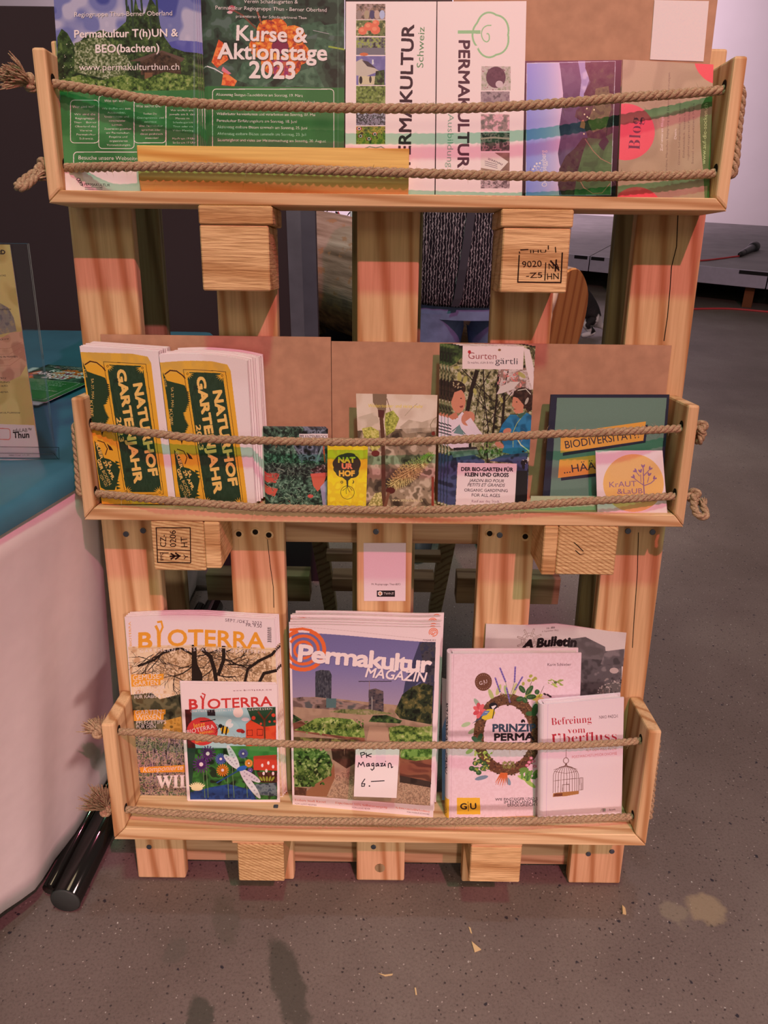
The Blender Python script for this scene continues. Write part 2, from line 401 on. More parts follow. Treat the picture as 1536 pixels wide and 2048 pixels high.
# ------------------------------------------------------------------ materials of the place
def floor_material():
    m, n, l, b = newmat('ground_concrete')
    N = lambda t: n.new('ShaderNode'+t)
    tc = N('TexCoord')
    def nz(scale, detail=3, rough=0.5):
        t = N('TexNoise'); t.inputs['Scale'].default_value = scale; t.inputs['Detail'].default_value = detail; t.inputs['Roughness'].default_value = rough
        l.new(tc.outputs['Object'], t.inputs['Vector']); return t
    def ramp(src, stops):
        r = N('ValToRGB'); e = r.color_ramp.elements
        e[0].position, e[0].color = stops[0][0], rgba(stops[0][1]); e[1].position, e[1].color = stops[-1][0], rgba(stops[-1][1])
        for p_, c_ in stops[1:-1]: x = e.new(p_); x.color = rgba(c_)
        l.new(src, r.inputs['Fac']); return r
    def mix(a, b_, fac, mode='MIX'):
        x = N('MixRGB'); x.blend_type = mode
        if hasattr(fac, 'is_linked') or not isinstance(fac, (int, float)): l.new(fac, x.inputs['Fac'])
        else: x.inputs['Fac'].default_value = fac
        l.new(a, x.inputs['Color1'])
        if isinstance(b_, tuple): x.inputs['Color2'].default_value = b_
        else: l.new(b_, x.inputs['Color2'])
        return x
    base = ramp(nz(2.2, 5, 0.6).outputs['Fac'], [(0.3, alb(108, 84, 74)), (0.5, alb(122, 96, 86)), (0.7, alb(136, 110, 98))])
    fine = ramp(nz(240, 5, 0.8).outputs['Fac'], [(0.30, np.array([0.30, 0.27, 0.26])), (0.45, np.array([0.80]*3)), (0.58, np.array([0.95]*3)), (0.74, np.array([1.0, 1.0, 1.0]))])
    c = mix(base.outputs['Color'], fine.outputs['Color'], 0.8, 'MULTIPLY')
    # pits and pebbles of the ground aggregate
    def dots(scale, lo, hi, col, seed, thresh):
        nonlocal c
        mp = N('Mapping'); mp.inputs['Location'].default_value = (seed, seed*1.7, 0); l.new(tc.outputs['Object'], mp.inputs['Vector'])
        v = N('TexVoronoi'); v.inputs['Scale'].default_value = scale
        dn_ = nz(scale*2.2, 2); ds = N('VectorMath'); ds.operation = 'SCALE'; l.new(dn_.outputs['Color'], ds.inputs[0]); ds.inputs['Scale'].default_value = 0.45/scale
        da = N('VectorMath'); da.operation = 'ADD'; l.new(mp.outputs[0], da.inputs[0]); l.new(ds.outputs[0], da.inputs[1]); l.new(da.outputs[0], v.inputs['Vector'])
        r = N('ValToRGB'); r.color_ramp.elements[0].position = lo; r.color_ramp.elements[0].color = (1, 1, 1, 1); r.color_ramp.elements[1].position = hi; r.color_ramp.elements[1].color = (0, 0, 0, 1)
        l.new(v.outputs['Distance'], r.inputs['Fac'])
        sp = N('SeparateColor'); l.new(v.outputs['Color'], sp.inputs[0]); gt = N('Math'); gt.operation = 'GREATER_THAN'; gt.inputs[1].default_value = thresh; l.new(sp.outputs[0], gt.inputs[0])
        mu = N('Math'); mu.operation = 'MULTIPLY'; l.new(r.outputs['Color'], mu.inputs[0]); l.new(gt.outputs[0], mu.inputs[1])
        c = mix(c.outputs['Color'], rgba(alb(*col)), mu.outputs[0]); return mu
    dots(120, 0.10, 0.26, (60, 46, 44), 0.3, 0.60)
    dots(62, 0.13, 0.20, (52, 42, 46), 4.1, 0.90)
    dots(150, 0.10, 0.20, (178, 148, 134), 7.7, 0.80)
    dots(75, 0.05, 0.13, (200, 174, 160), 9.7, 0.90)
    # dark damp stains and a pale worn patch with shapes of their own
    wob = nz(26, 4, 0.6)
    wv_ = N('VectorMath'); wv_.operation = 'SCALE'; l.new(wob.outputs['Color'], wv_.inputs[0]); wv_.inputs['Scale'].default_value = 0.05
    pos = N('VectorMath'); pos.operation = 'ADD'; l.new(tc.outputs['Object'], pos.inputs[0]); l.new(wv_.outputs[0], pos.inputs[1])
    for (px, py), rx, ry, ang, col, fa in (((575, 1965), 0.022, 0.075, 0.42, (72, 62, 52), 0.75), ((398, 2035), 0.020, 0.035, 0.2, (70, 62, 52), 0.8), ((450, 1840), 0.02, 0.05, 0.3, (92, 76, 64), 0.5), ((350, 1905), 0.018, 0.02, 0, (88, 76, 66), 0.4),
                                         ((1410, 1815), 0.028, 0.03, 0, (176, 140, 105), 0.55), ((1350, 1822), 0.022, 0.02, 0, (160, 132, 104), 0.4), ((100, 1650), 0.1, 0.08, 0, (90, 72, 60), 0.3)):
        g = G(px, py, z=0)
        mp = N('Mapping'); mp.vector_type = 'TEXTURE'; mp.inputs['Location'].default_value = (g.x+0.025, g.y+0.025, 0.025); mp.inputs['Rotation'].default_value = (0, 0, ang); mp.inputs['Scale'].default_value = (rx, ry, 1)
        l.new(pos.outputs[0], mp.inputs['Vector']); ln_ = N('VectorMath'); ln_.operation = 'LENGTH'; l.new(mp.outputs[0], ln_.inputs[0])
        r = N('MapRange'); r.inputs[1].default_value = 1.15; r.inputs[2].default_value = 0.8; r.inputs[3].default_value = 0; r.inputs[4].default_value = fa; l.new(ln_.outputs['Value'], r.inputs[0])
        c = mix(c.outputs['Color'], rgba(alb(*col)), r.outputs[0])
    l.new(c.outputs['Color'], b.inputs['Base Color'])
    b.inputs['Roughness'].default_value = 0.5; b.inputs['Specular IOR Level'].default_value = 0.35
    bp = N('Bump'); bp.inputs['Strength'].default_value = 0.35; bp.inputs['Distance'].default_value = 0.001; l.new(nz(160, 3).outputs['Fac'], bp.inputs['Height']); l.new(bp.outputs['Normal'], b.inputs['Normal'])
    return m

# ------------------------------------------------------------------ the hall
tag(box('floor', -7, 12, -3.5, 17, -0.05, 0, floor_material()), kind='structure')
wall_m = plain('plaster_wall', (228, 192, 206), 0.85, 0.2, noise=0.02, nscale=3)
wa, wb_ = Vector((12.0, 6.75, 0)), Vector((-7.0, 13.6, 0)); wn = Vector((0.34, 0.94, 0)).normalized()*0.1
bm = bmesh.new(); add_hexa(bm, [wb_, wa, wa+wn, wb_+wn] + [p+Vector((0, 0, 4.6)) for p in (wb_, wa, wa+wn, wb_+wn)])
tag(bobj('wall_back', bm, wall_m), kind='structure')

# stage: two aluminium-edged decks on wooden legs
sg, sn, SZ = Vector((0.821, -0.571, 0)), Vector((0.43, 0.903, 0)), 0.28
s0 = G(1180, 512.5, z=SZ)
deck_m = plain('stage_deck_boards', (116, 96, 94), 0.6, 0.3, noise=0.16, nscale=6, bump=0.3)
alu_m = plain('aluminium_edge', (172, 146, 156), 0.4, 0.5, noise=0.05)
tape_m = plain('black_tape', (22, 18, 20), 0.5)
brown_m = plain('brown_stage_leg', (120, 62, 34), 0.7)
stage = thing('stage', 'low grey stage with aluminium fascia on brown legs at the right', 'stage', (s0.x, s0.y, 0))
def sp(a, d, z): q = sg*a + sn*d; return Vector((q.x, q.y, z))
for a0, a1 in ((-1.36, -0.004), (0.004, 1.372), (1.380, 2.75)):
    bm = bmesh.new(); add_hexa(bm, [sp(a0, 0.012, SZ-0.03), sp(a1, 0.012, SZ-0.03), sp(a1, 4.0, SZ-0.03), sp(a0, 4.0, SZ-0.03), sp(a0, 0.012, SZ), sp(a1, 0.012, SZ), sp(a1, 4.0, SZ), sp(a0, 4.0, SZ)])
    bobj('deck_panel', bm, deck_m, stage)
    bm = bmesh.new(); add_hexa(bm, [sp(a0, 0, SZ-0.12), sp(a1, 0, SZ-0.12), sp(a1, 0.012, SZ-0.12), sp(a0, 0.012, SZ-0.12), sp(a0, 0, SZ+0.003), sp(a1, 0, SZ+0.003), sp(a1, 0.012, SZ+0.003), sp(a0, 0.012, SZ+0.003)], 0.002)
    bobj('fascia', bm, alu_m, stage)
    for k in (0.12, 0.52, 0.9):
        a = a0 + (a1-a0)*k
        bm = bmesh.new(); add_hexa(bm, [sp(a, 0.08, 0), sp(a+0.07, 0.08, 0), sp(a+0.07, 0.14, 0), sp(a, 0.14, 0), sp(a, 0.08, SZ-0.03), sp(a+0.07, 0.08, SZ-0.03), sp(a+0.07, 0.14, SZ-0.03), sp(a, 0.14, SZ-0.03)], 0.002)
        bobj('leg', bm, brown_m, stage)
for a0, a1 in ((-0.135, -0.02), (0.012, 0.125), (0.62, 0.87), (1.17, 1.6)):
    bm = bmesh.new(); add_hexa(bm, [sp(a0, -0.0015, SZ-0.028), sp(a1, -0.0015, SZ-0.028), sp(a1, 0, SZ-0.028), sp(a0, 0, SZ-0.028), sp(a0, -0.0015, SZ-0.002), sp(a1, -0.0015, SZ-0.002), sp(a1, 0, SZ-0.002), sp(a0, 0, SZ-0.002)])
    bobj('black_tape', bm, tape_m, stage)
bm = bmesh.new(); add_hexa(bm, [sp(-1.36, 1.2, 0), sp(2.75, 1.2, 0), sp(2.75, 1.22, 0), sp(-1.36, 1.22, 0), sp(-1.36, 1.2, SZ-0.03), sp(2.75, 1.2, SZ-0.03), sp(2.75, 1.22, SZ-0.03), sp(-1.36, 1.22, SZ-0.03)])
bobj('underside_shade', bm, plain('underside_black', (10, 9, 10), 0.95, 0.05), stage)  # black sheet standing in for the shade under the decks
# microphone and its cable, a second cable on the floor
black_pl = plain('black_plastic', (34, 30, 32), 0.45, 0.4)
m0, m1 = G(1479, 509, z=SZ+0.022), G(1512, 492, z=SZ+0.03)
md = (m1-m0)
mic = thing('microphone', 'black handheld microphone lying on the stage at the end of a red cable', 'microphone', (m0.x, m0.y, SZ))
loc = Vector((m0.x, m0.y, SZ)); q = lambda t: m0 + md*t - loc
tube('plug', [q(0), q(0.06), q(0.2), q(0.24)], [0.014, 0.022, 0.024, 0.018], black_pl, mic, 12)
tube('body', [q(0.22), q(0.3), q(0.55), q(0.74)], [0.018, 0.024, 0.028, 0.034], plain('mic_grey', (62, 54, 58), 0.4, 0.4), mic, 14)
tube('head', [q(0.72), q(0.78), q(0.9), q(1.0), q(1.06)], [0.035, 0.046, 0.048, 0.036, 0.012], black_pl, mic, 14)
red_m = plain('red_cable', (196, 56, 58), 0.45, 0.4)
cp_, _ = smooth_path([m0+Vector((0, 0, -0.012)), G(1462, 514, z=SZ+0.006), G(1440, 517, z=SZ+0.006), G(1400, 521, z=SZ+0.006), G(1350, 520, z=SZ+0.006), G(1300, 512, z=SZ+0.006), G(1260, 500, z=SZ+0.006)], 50)
tag(tube('microphone_cable', [p-cp_[0] for p in cp_], 0.007, red_m, None, 6, cp_[0]), 'red cable running across the stage deck to the black microphone', 'cable')
cp_, _ = smooth_path([G(1700, 636, z=0.006), G(1536, 623.5, z=0.006), G(1460, 617.5, z=0.006), G(1384, 618, z=0.006), G(1330, 620, z=0.006), G(1230, 612, z=0.006)], 60)
tag(tube('floor_cable', [p-cp_[0] for p in cp_], 0.008, red_m, None, 6, cp_[0]), 'long red cable lying on the concrete floor in front of the stage', 'cable')

# ------------------------------------------------------------------ the stand: an upright wooden pallet with three shelves
L_ = lambda x, v, w: (x, -w, v)
PINE = wood('pine_upright', 2, (226, 168, 122), (186, 116, 70), knots=0.5, spacing=1.1)
PINEX = wood('pine_level', 0, (228, 172, 126), (194, 128, 82), knots=0.3, spacing=1.6)
PINED = wood('darker_pine', 2, (170, 138, 98), (128, 96, 62), knots=0.4, spacing=1.5)  # darker pine for the back boards, struts and knot plug
PINEDX = wood('darker_pine_level', 0, (190, 140, 104), (150, 98, 66), knots=0.3, spacing=1.3)  # darker level pine for crossboards and their blocks
SAWN = wood('sawn_block', 0, (232, 172, 120), (200, 134, 84), knots=0.0, rough_saw=0.7, spacing=0.6)
ENDG = wood('end_grain', 1, (222, 168, 116), (182, 118, 74), knots=0.0, rough_saw=0.5, spacing=4.0, rings=True)
HONEY = wood('honey_pine', 0, (246, 186, 106), (216, 138, 62), knots=0.35, spacing=1.2)
STEEL = plain('screw_steel', (92, 84, 88), 0.4, 0.5, metal=0.6)
stand = thing('display_stand', 'tall pine pallet stand with three rope-fronted shelves of leaflets', 'display stand', (0, 0, 0.004), (-BETA, 0, 0))
def sbox(name, x0, x1, v0, v1, w0, w1, mat, parent=stand, bev=0.002, seg=1):
    return box(name, x0, x1, -w1, -w0, v0, v1, mat, parent, bev, seg)
for x0, x1 in ((-0.401, -0.322), (-0.220, -0.142), (-0.0385, 0.041), (0.136, 0.2155), (0.3135, 0.3995)):
    sbox('front_board', x0, x1, 0, 1.222, -0.022, 0, PINE, bev=0.003, seg=2)
for x0, x1 in ((-0.401, -0.322), (-0.05, 0.05), (0.322, 0.4)):
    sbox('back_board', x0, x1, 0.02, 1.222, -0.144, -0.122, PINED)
for v0, v1 in ((0.0165, 0.145), (0.588, 0.735), (1.08, 1.222)):
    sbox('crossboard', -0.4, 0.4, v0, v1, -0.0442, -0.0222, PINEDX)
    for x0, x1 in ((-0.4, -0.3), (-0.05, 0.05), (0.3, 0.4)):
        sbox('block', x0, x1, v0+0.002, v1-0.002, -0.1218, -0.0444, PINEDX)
# shelves
def V_(px, py, w): return float(P(px, py, w=w)[1])
def prism(name, prof, x0, x1, mat, parent):      # profile in (w, v), swept along x
    n = len(prof); vs_ = [L_(x0, v, w) for w, v in prof] + [L_(x1, v, w) for w, v in prof]
    fs = [tuple(range(n-1, -1, -1)), tuple(range(n, 2*n))] + [(i, (i+1) % n, n+(i+1) % n, n+i) for i in range(n)]
    bm = bmesh.new(); bv = [bm.verts.new(v) for v in vs_]
    for f in fs: bm.faces.new([bv[i] for i in f])
    return bobj(name, bm, mat, parent)
SH = {}
def shelf(key, v0, v1, vt, hw, wf, t):
    """bottom board with mitred ends, two side boards"""
    bm = bmesh.new()
    add_hexa(bm, [L_(-hw, v0, wf), L_(hw, v0, wf), L_(hw, v0, 0.0005), L_(-hw, v0, 0.0005), L_(-hw+t, v1, wf), L_(hw-t, v1, wf), L_(hw-t, v1, 0.0005), L_(-hw+t, v1, 0.0005)], 0.0012, 1)
    s = bobj('shelf', bm, PINEX, stand)
    for sd in (-1, 1):
        bm = bmesh.new(); xo, xi = sd*hw, sd*(hw-t)
        add_hexa(bm, [L_(xo, v0+0.0006, wf), L_(xi, v1+0.0006, wf), L_(xi, v1+0.0006, 0.0005), L_(xo, v0+0.0006, 0.0005), L_(xo, vt, wf), L_(xi, vt, wf), L_(xi, vt, 0.0005), L_(xo, vt, 0.0005)], 0.003, 2)
        bobj('side_board', bm, PINE, s)
    SH[key] = (v0, v1, vt, hw, wf, t); return s
s_top = shelf('top', 1.0375, 1.0515, 1.196, 0.3915, 0.080, 0.0150)
s_mid = shelf('mid', 0.6525, 0.6690, 0.8125, 0.3915, 0.080, 0.0145)
s_bot = shelf('bot', 0.1565, 0.1765, 0.3535, 0.3955, 0.092, 0.0185)
# brackets: block and board offcuts carrying each shelf
def bracket(parts):
    for nm, x0, x1, v0, v1, w1, mt in parts: sbox(nm, x0, x1, v0, v1, 0.0005, w1, mt, bev=0.0015)
bracket([('bracket_board', -0.2185, -0.1330, 1.0165, 1.0370, 0.083, SAWN), ('bracket_block', -0.2185, -0.1385, 0.9425, 1.0160, 0.081, SAWN)])
bracket([('bracket_board', 0.1310, 0.2145, 1.0175, 1.0370, 0.083, SAWN), ('bracket_block', 0.1345, 0.2130, 0.9445, 1.0170, 0.081, SAWN)])
bracket([('bracket_block', -0.3050, -0.2360, 0.583, 0.6520, 0.080, ENDG), ('bracket_board', -0.2355, -0.2150, 0.587, 0.6520, 0.081, SAWN)])
bracket([('bracket_board', 0.2100, 0.2285, 0.583, 0.6520, 0.080, SAWN), ('bracket_block', 0.2290, 0.3070, 0.584, 0.6520, 0.080, ENDG)])
bracket([('bracket_board', -0.2220, -0.1440, 0.1465, 0.1560, 0.086, SAWN), ('bracket_block', -0.2145, -0.1450, 0.0765, 0.1460, 0.085, ENDG)])
bracket([('bracket_board', 0.1365, 0.2130, 0.1465, 0.1560, 0.086, SAWN), ('bracket_block', 0.1365, 0.2130, 0.0800, 0.1460, 0.085, SAWN)])
# screws
def disc(name, px, py, w, r, mat, parent=stand, h=0.0012, ring=False):
    p = P(px, py, w=w); bm = bmesh.new()
    n = 12; cs = []
    for rr, hh in ((r, 0), (r, h), (r*0.8, h*1.2)):
        cs.append([bm.verts.new(L_(p[0]+rr*math.cos(2*math.pi*k/n), p[1]+rr*math.sin(2*math.pi*k/n), w+hh)) for k in range(n)])
    for a, b in zip(cs, cs[1:]):
        for k in range(n): bm.faces.new((a[k], a[(k+1) % n], b[(k+1) % n], b[k]))
    bm.faces.new(cs[-1]); return bobj(name, bm, mat, parent)
HOLE = plain('drilled_hole', (34, 24, 18), 0.9, 0.1)
for px, py in ((253, 1073), (287, 1066), (752, 1068), (1176, 1711), (1223, 1706), (299, 1697), (747, 1697), (1255, 1067), (1304, 1069), (999, 1075)):
    disc('screw_head', px, py, 0.0, 0.0042, STEEL)
for px, py in ((478, 1073), (511, 1069), (538, 1075), (979, 1072), (1050, 1078)):
    disc('plug_ring', px, py, 0.0, 0.0068, PINEX, h=0.001); disc('screw_head', px, py, 0.0012, 0.004, HOLE, h=0.0006)
disc('knot_plug', 760, 1739, 0.0, 0.0085, PINED, h=0.0008)
p = P(552, 1617, v=0.1766); box('screw_head', p[0]-0.0035, p[0]+0.0035, -p[2]-0.0035, -p[2]+0.0035, 0.1765, 0.1776, STEEL, stand, 0.0012, 2)
# stamps burnt into two blocks
INK = plain('stamp_ink', (44, 22, 16), 0.8, 0.1)
def stamp(items, rects, w, name='stamp'):
    """words (text, p0, p1, height) and bars (x0,y0,x1,y1 photo px) as one thin print on a block"""
    V, F = [], []
    for t, (x0, y0), (x1, y1), h in items:
        g, T = glyphs(t, 0.03); d = np.array([x1-x0, y1-y0], float); L = np.linalg.norm(d); d /= L; up = np.array([d[1], -d[0]])
        xm, xM = g[:, 0].min(), g[:, 0].max(); b0 = len(V)
        for a, b in g:
            q = np.array([x0, y0]) + d*(a-xm)*L/(xM-xm) + up*b*h/0.73
            pp = P(q[0], q[1], w=w+0.0004); V.append(L_(*pp))
        F += [tuple(int(i)+b0 for i in f) for f in T]
    for x0, y0, x1, y1, x2, y2, x3, y3 in rects:
        b0 = len(V)
        for a, b in ((x0, y0), (x1, y1), (x2, y2), (x3, y3)): V.append(L_(*P(a, b, w=w+0.0004)))
        F.append((b0, b0+1, b0+2, b0+3))
    return pobj(name, V, F, INK, stand)
def bar(x0, y0, x1, y1, t=1.6):
    d = Vector((x1-x0, y1-y0)).normalized()*t/2; n_ = Vector((-d.y, d.x))
    return (x0-n_.x, y0-n_.y, x1-n_.x, y1-n_.y, x1+n_.x, y1+n_.y, x0+n_.x, y0+n_.y)
stamp([('CZ-', (333, 1099), (333, 1075), 13), ('0206', (353, 1099), (352, 1066), 13), ('HT', (376, 1099), (375, 1079), 14), ('IPPC', (328, 1126), (327, 1110), 7), ('Y', (377, 1124), (376, 1113), 9)],
      [bar(313, 1060, 316, 1131, 2), bar(381, 1061, 382, 1131, 2), bar(312, 1061, 382, 1061, 2), bar(315, 1130, 382, 1131, 2), bar(314, 1105, 382, 1106, 1.6), bar(340, 1118, 362, 1117, 3), bar(342, 1112, 350, 1117, 3), bar(342, 1124, 350, 1118, 3), bar(351, 1111, 359, 1117, 3), bar(351, 1124, 359, 1118, 3), bar(320, 1111, 338, 1111, 1.5)], 0.080)
stamp([('9020', (1044, 542), (1083, 540), 13), ('-Z5', (1052, 563), (1084, 562), 11), ('NA', (1097, 545), (1118, 544), 12), ('HN', (1094, 566), (1117, 565), 13), ('IHU', (1060, 513), (1092, 512), 6)],
      [bar(1038, 517, 1035, 571, 2.4), bar(1034, 571, 1122, 572, 2.4), bar(1121, 572, 1124, 512, 2.6), bar(1040, 507, 1056, 506, 2), bar(1038, 510, 1039, 514, 2), bar(1096, 498, 1096, 506, 2), bar(1110, 501, 1111, 512, 2), bar(1091, 532, 1089, 568, 2), bar(1112, 526, 1110, 550, 3), bar(1100, 528, 1118, 548, 3)], 0.081)
# thin cracks in the right and left boards
def crack(pts, w=0.0, t=1.2):
    V, F = [], []
    for i, (x, y) in enumerate(pts):
        for s in (-t/2, t/2): V.append(L_(*P(x+s, y, w=w+0.0003)))
        if i: b0 = 2*i; F.append((b0-2, b0-1, b0+1, b0))
    pobj('crack', V, F, HOLE, stand)
crack([(1355, 432), (1352, 500), (1342, 540), (1339, 585), (1334, 640), (1327, 688)], t=1.8)
crack([(1276, 1070), (1274, 1150), (1267, 1250), (1264, 1300)], t=1.4)
crack([(535, 1082), (540, 1130), (547, 1180), (548, 1220)], t=1.2)
crack([(1147, 1090), (1156, 1098), (1166, 1108)], 0.080, 2.5); crack([(1150, 1106), (1160, 1115), (1168, 1112)], 0.080, 2.5)

# rear stay of the stand: an A-frame hinged behind the pallet
stay = lambda t, x: Vector((x, 0.24+(0.80-0.24)*t, 0.74*(1-t)))     # world coordinates, t from top to floor
Mi = Matrix.Rotation(BETA, 4, 'X')
def wbox(name, c8, mat, parent=stand):     # world-space hexa stored in the stand's frame
    bm = bmesh.new(); add_hexa(bm, [Mi @ (Vector(c)-Vector((0, 0, 0.004))) for c in c8], 0.001); return bobj(name, bm, mat, parent)
dn = Vector((0, 0.74, 0.56)).normalized()*0.022
for x0, x1 in ((-0.150, -0.118), (0.118, 0.150)):
    a, b = stay(0, 0), stay(0.985, 0)
    wbox('rear_strut', [Vector((x0, b.y, b.z)), Vector((x1, b.y, b.z)), Vector((x1, b.y, b.z))+dn, Vector((x0, b.y, b.z))+dn, Vector((x0, a.y, a.z)), Vector((x1, a.y, a.z)), Vector((x1, a.y, a.z))+dn, Vector((x0, a.y, a.z))+dn], PINED)
def slat(x0, x1, y0, y1, z0, z1, mat, name='rear_slat'):
    return wbox(name, [(x0, y0, z0), (x1, y0, z0), (x1, y1, z0), (x0, y1, z0), (x0, y0, z1), (x1, y0, z1), (x1, y1, z1), (x0, y1, z1)], mat)
ga, gb = G(700, 1158, y=0.64), G(700, 1183, y=0.64)
slat(-0.118, 0.118, 0.64, 0.69, gb.z, ga.z, wood('dark_pine', 0, (150, 110, 80), (110, 74, 50), knots=0.3))
ga, gb = G(700, 1107, y=0.50), G(700, 1124, y=0.50)
slat(-0.118, 0.118, 0.50, 0.522, gb.z, ga.z, MC['dark_pine'])
ga, gb = G(600, 1152, y=0.46), G(600, 1203, y=0.46)
slat(-0.36, -0.150, 0.46, 0.50, gb.z, ga.z, MC['dark_pine']); slat(0.150, 0.36, 0.46, 0.50, gb.z, ga.z, MC['dark_pine'])

# the loose honey-coloured bar on the top shelf
b0, b1 = P(276, 330, w=0.078), P(818, 330, w=0.078)
vt, vm, vb = V_(500, 293, 0.078), V_(500, 364, 0.080), SH['top'][1]+0.0003
prf = [(0.058, vb), (0.0715, vb), (0.080, vm), (0.078, vt), (0.058, vt-0.001)]
bar_o = thing('wooden_bar', 'honey-coloured pine bar lying in front of the flyers on the top shelf', 'bar', W((0, vb, 0.07)))
vsb = []
for x in (b0[0], b1[0]):
    for w_, v_ in prf: vsb.append(W((x, v_, w_)) - bar_o.location)
n = 5; fs = [tuple(range(n-1, -1, -1)), tuple(range(n, 2*n))] + [(i, (i+1) % n, n+(i+1) % n, n+i) for i in range(n)]
bm = bmesh.new(); bv = [bm.verts.new(v) for v in vsb]
for f in fs: bm.faces.new([bv[i] for i in f])
bmesh.ops.bevel(bm, geom=bm.edges[:], offset=0.0008, segments=1, affect='EDGES')
bobj('bar', bm, HONEY, bar_o)

# ------------------------------------------------------------------ ropes
ROPE = None
def rope_material():
    m, n, l, b = newmat('jute')
    tc = n.new('ShaderNodeTexCoord'); mp = n.new('ShaderNodeMapping'); mp.inputs['Scale'].default_value = (250, 900, 900); t = n.new('ShaderNodeTexNoise'); t.inputs['Scale'].default_value = 1; t.inputs['Detail'].default_value = 4
    l.new(tc.outputs['Object'], mp.inputs['Vector']); l.new(mp.outputs[0], t.inputs['Vector'])
    r = n.new('ShaderNodeValToRGB'); r.color_ramp.elements[0].position = 0.3; r.color_ramp.elements[1].position = 0.7
    r.color_ramp.elements[0].color = rgba(alb(134, 92, 66)); r.color_ramp.elements[1].color = rgba(alb(200, 152, 116)); l.new(t.outputs['Fac'], r.inputs['Fac'])
    l.new(r.outputs['Color'], b.inputs['Base Color']); b.inputs['Roughness'].default_value = 0.85; b.inputs['Specular IOR Level'].default_value = 0.15
    bp = n.new('ShaderNodeBump'); bp.inputs['Strength'].default_value = 0.6; bp.inputs['Distance'].default_value = 0.0006; l.new(t.outputs['Fac'], bp.inputs['Height']); l.new(bp.outputs['Normal'], b.inputs['Normal'])
    return m
JUTE = rope_material()
rr = random.Random(11)
def strands(path, R=0.0026, r=0.0029, pitch=0.027, step=0.0016):
    n = int(sum((b-a).length for a, b in zip(path, path[1:]))/step)+2
    pts, LN = smooth_path(path, n); V, F = [], []
    d0 = (pts[1]-pts[0]).normalized(); u, _ = frame_at(d0); fr = []
    for i, p in enumerate(pts):
        d = (pts[min(i+1, n-1)]-pts[max(i-1, 0)]).normalized(); u = (u-d*u.dot(d)).normalized(); fr.append((p, u, d.cross(u)))
    for k in range(3):
        c = []
        for i, (p, a, b) in enumerate(fr):
            t = -2*math.pi*(i*LN/(n-1)/pitch + k/3); c.append(p + (a*math.cos(t)+b*math.sin(t))*R)
        v, f = tube_data(c, r, 7); o = len(V); V += v; F += [tuple(i+o for i in g) for g in f]
    return V, F, pts
def hair(pts, n, ln=0.009, th=0.00022, base=0.005):
    V, F = [], []
    for _ in range(n):
        p = rr.choice(pts); a = Vector((rr.uniform(-1, 1), rr.uniform(-1, 1), rr.uniform(-1, 1))).normalized()
        q = p + a*base*0.8; e = Vector((rr.uniform(-1, 1), rr.uniform(-1, 1), rr.uniform(-1, 1))).normalized()
        L = ln*rr.uniform(0.4, 1.6); m_ = q + (a*0.4+e*0.4)*L*0.5; z = m_ + (a*0.1+e*0.8+Vector((0, 0, -0.3)))*L*0.6
        s = frame_at(z-q)[0]*th; o = len(V); V += [q-s, q+s, m_-s, m_+s, z]; F += [(o, o+1, o+3, o+2), (o+2, o+3, o+4)]
    return V, F
def fray(base, d, ln, spread, n=70, seed=1):
    r = random.Random(seed); V, F = [], []
    d = Vector(d).normalized(); u, v = frame_at(d)
    for _ in range(n):
        a, b = r.gauss(0, 1), r.gauss(0, 1); st = base + (u*a+v*b)*0.0016; L = ln*r.uniform(0.6, 1.1)
        pth = [st, st+(d*0.45+(u*a+v*b)*spread*0.35)*L, st+(d*0.95+(u*a+v*b)*spread*0.62+Vector((0, 0, -0.12)))*L]
        vv, ff = tube_data(pth, [0.0014, 0.0013, 0.0005], 4, False); o = len(V); V += vv; F += [tuple(i+o for i in g) for g in ff]
    return V, F
def knot_path(c, d, R=0.0078):
    d = Vector(d).normalized(); u, v = frame_at(d); out = []
    for k in range(15):
        t = 2*math.pi*k/14.0*1.15; q = (math.sin(t)+2*math.sin(2*t))/3, (math.cos(t)-2*math.cos(2*t))/3, -math.sin(3*t)/2.2
        out.append(c + (u*q[0]+v*q[1])*R + d*q[2]*R)
    return out
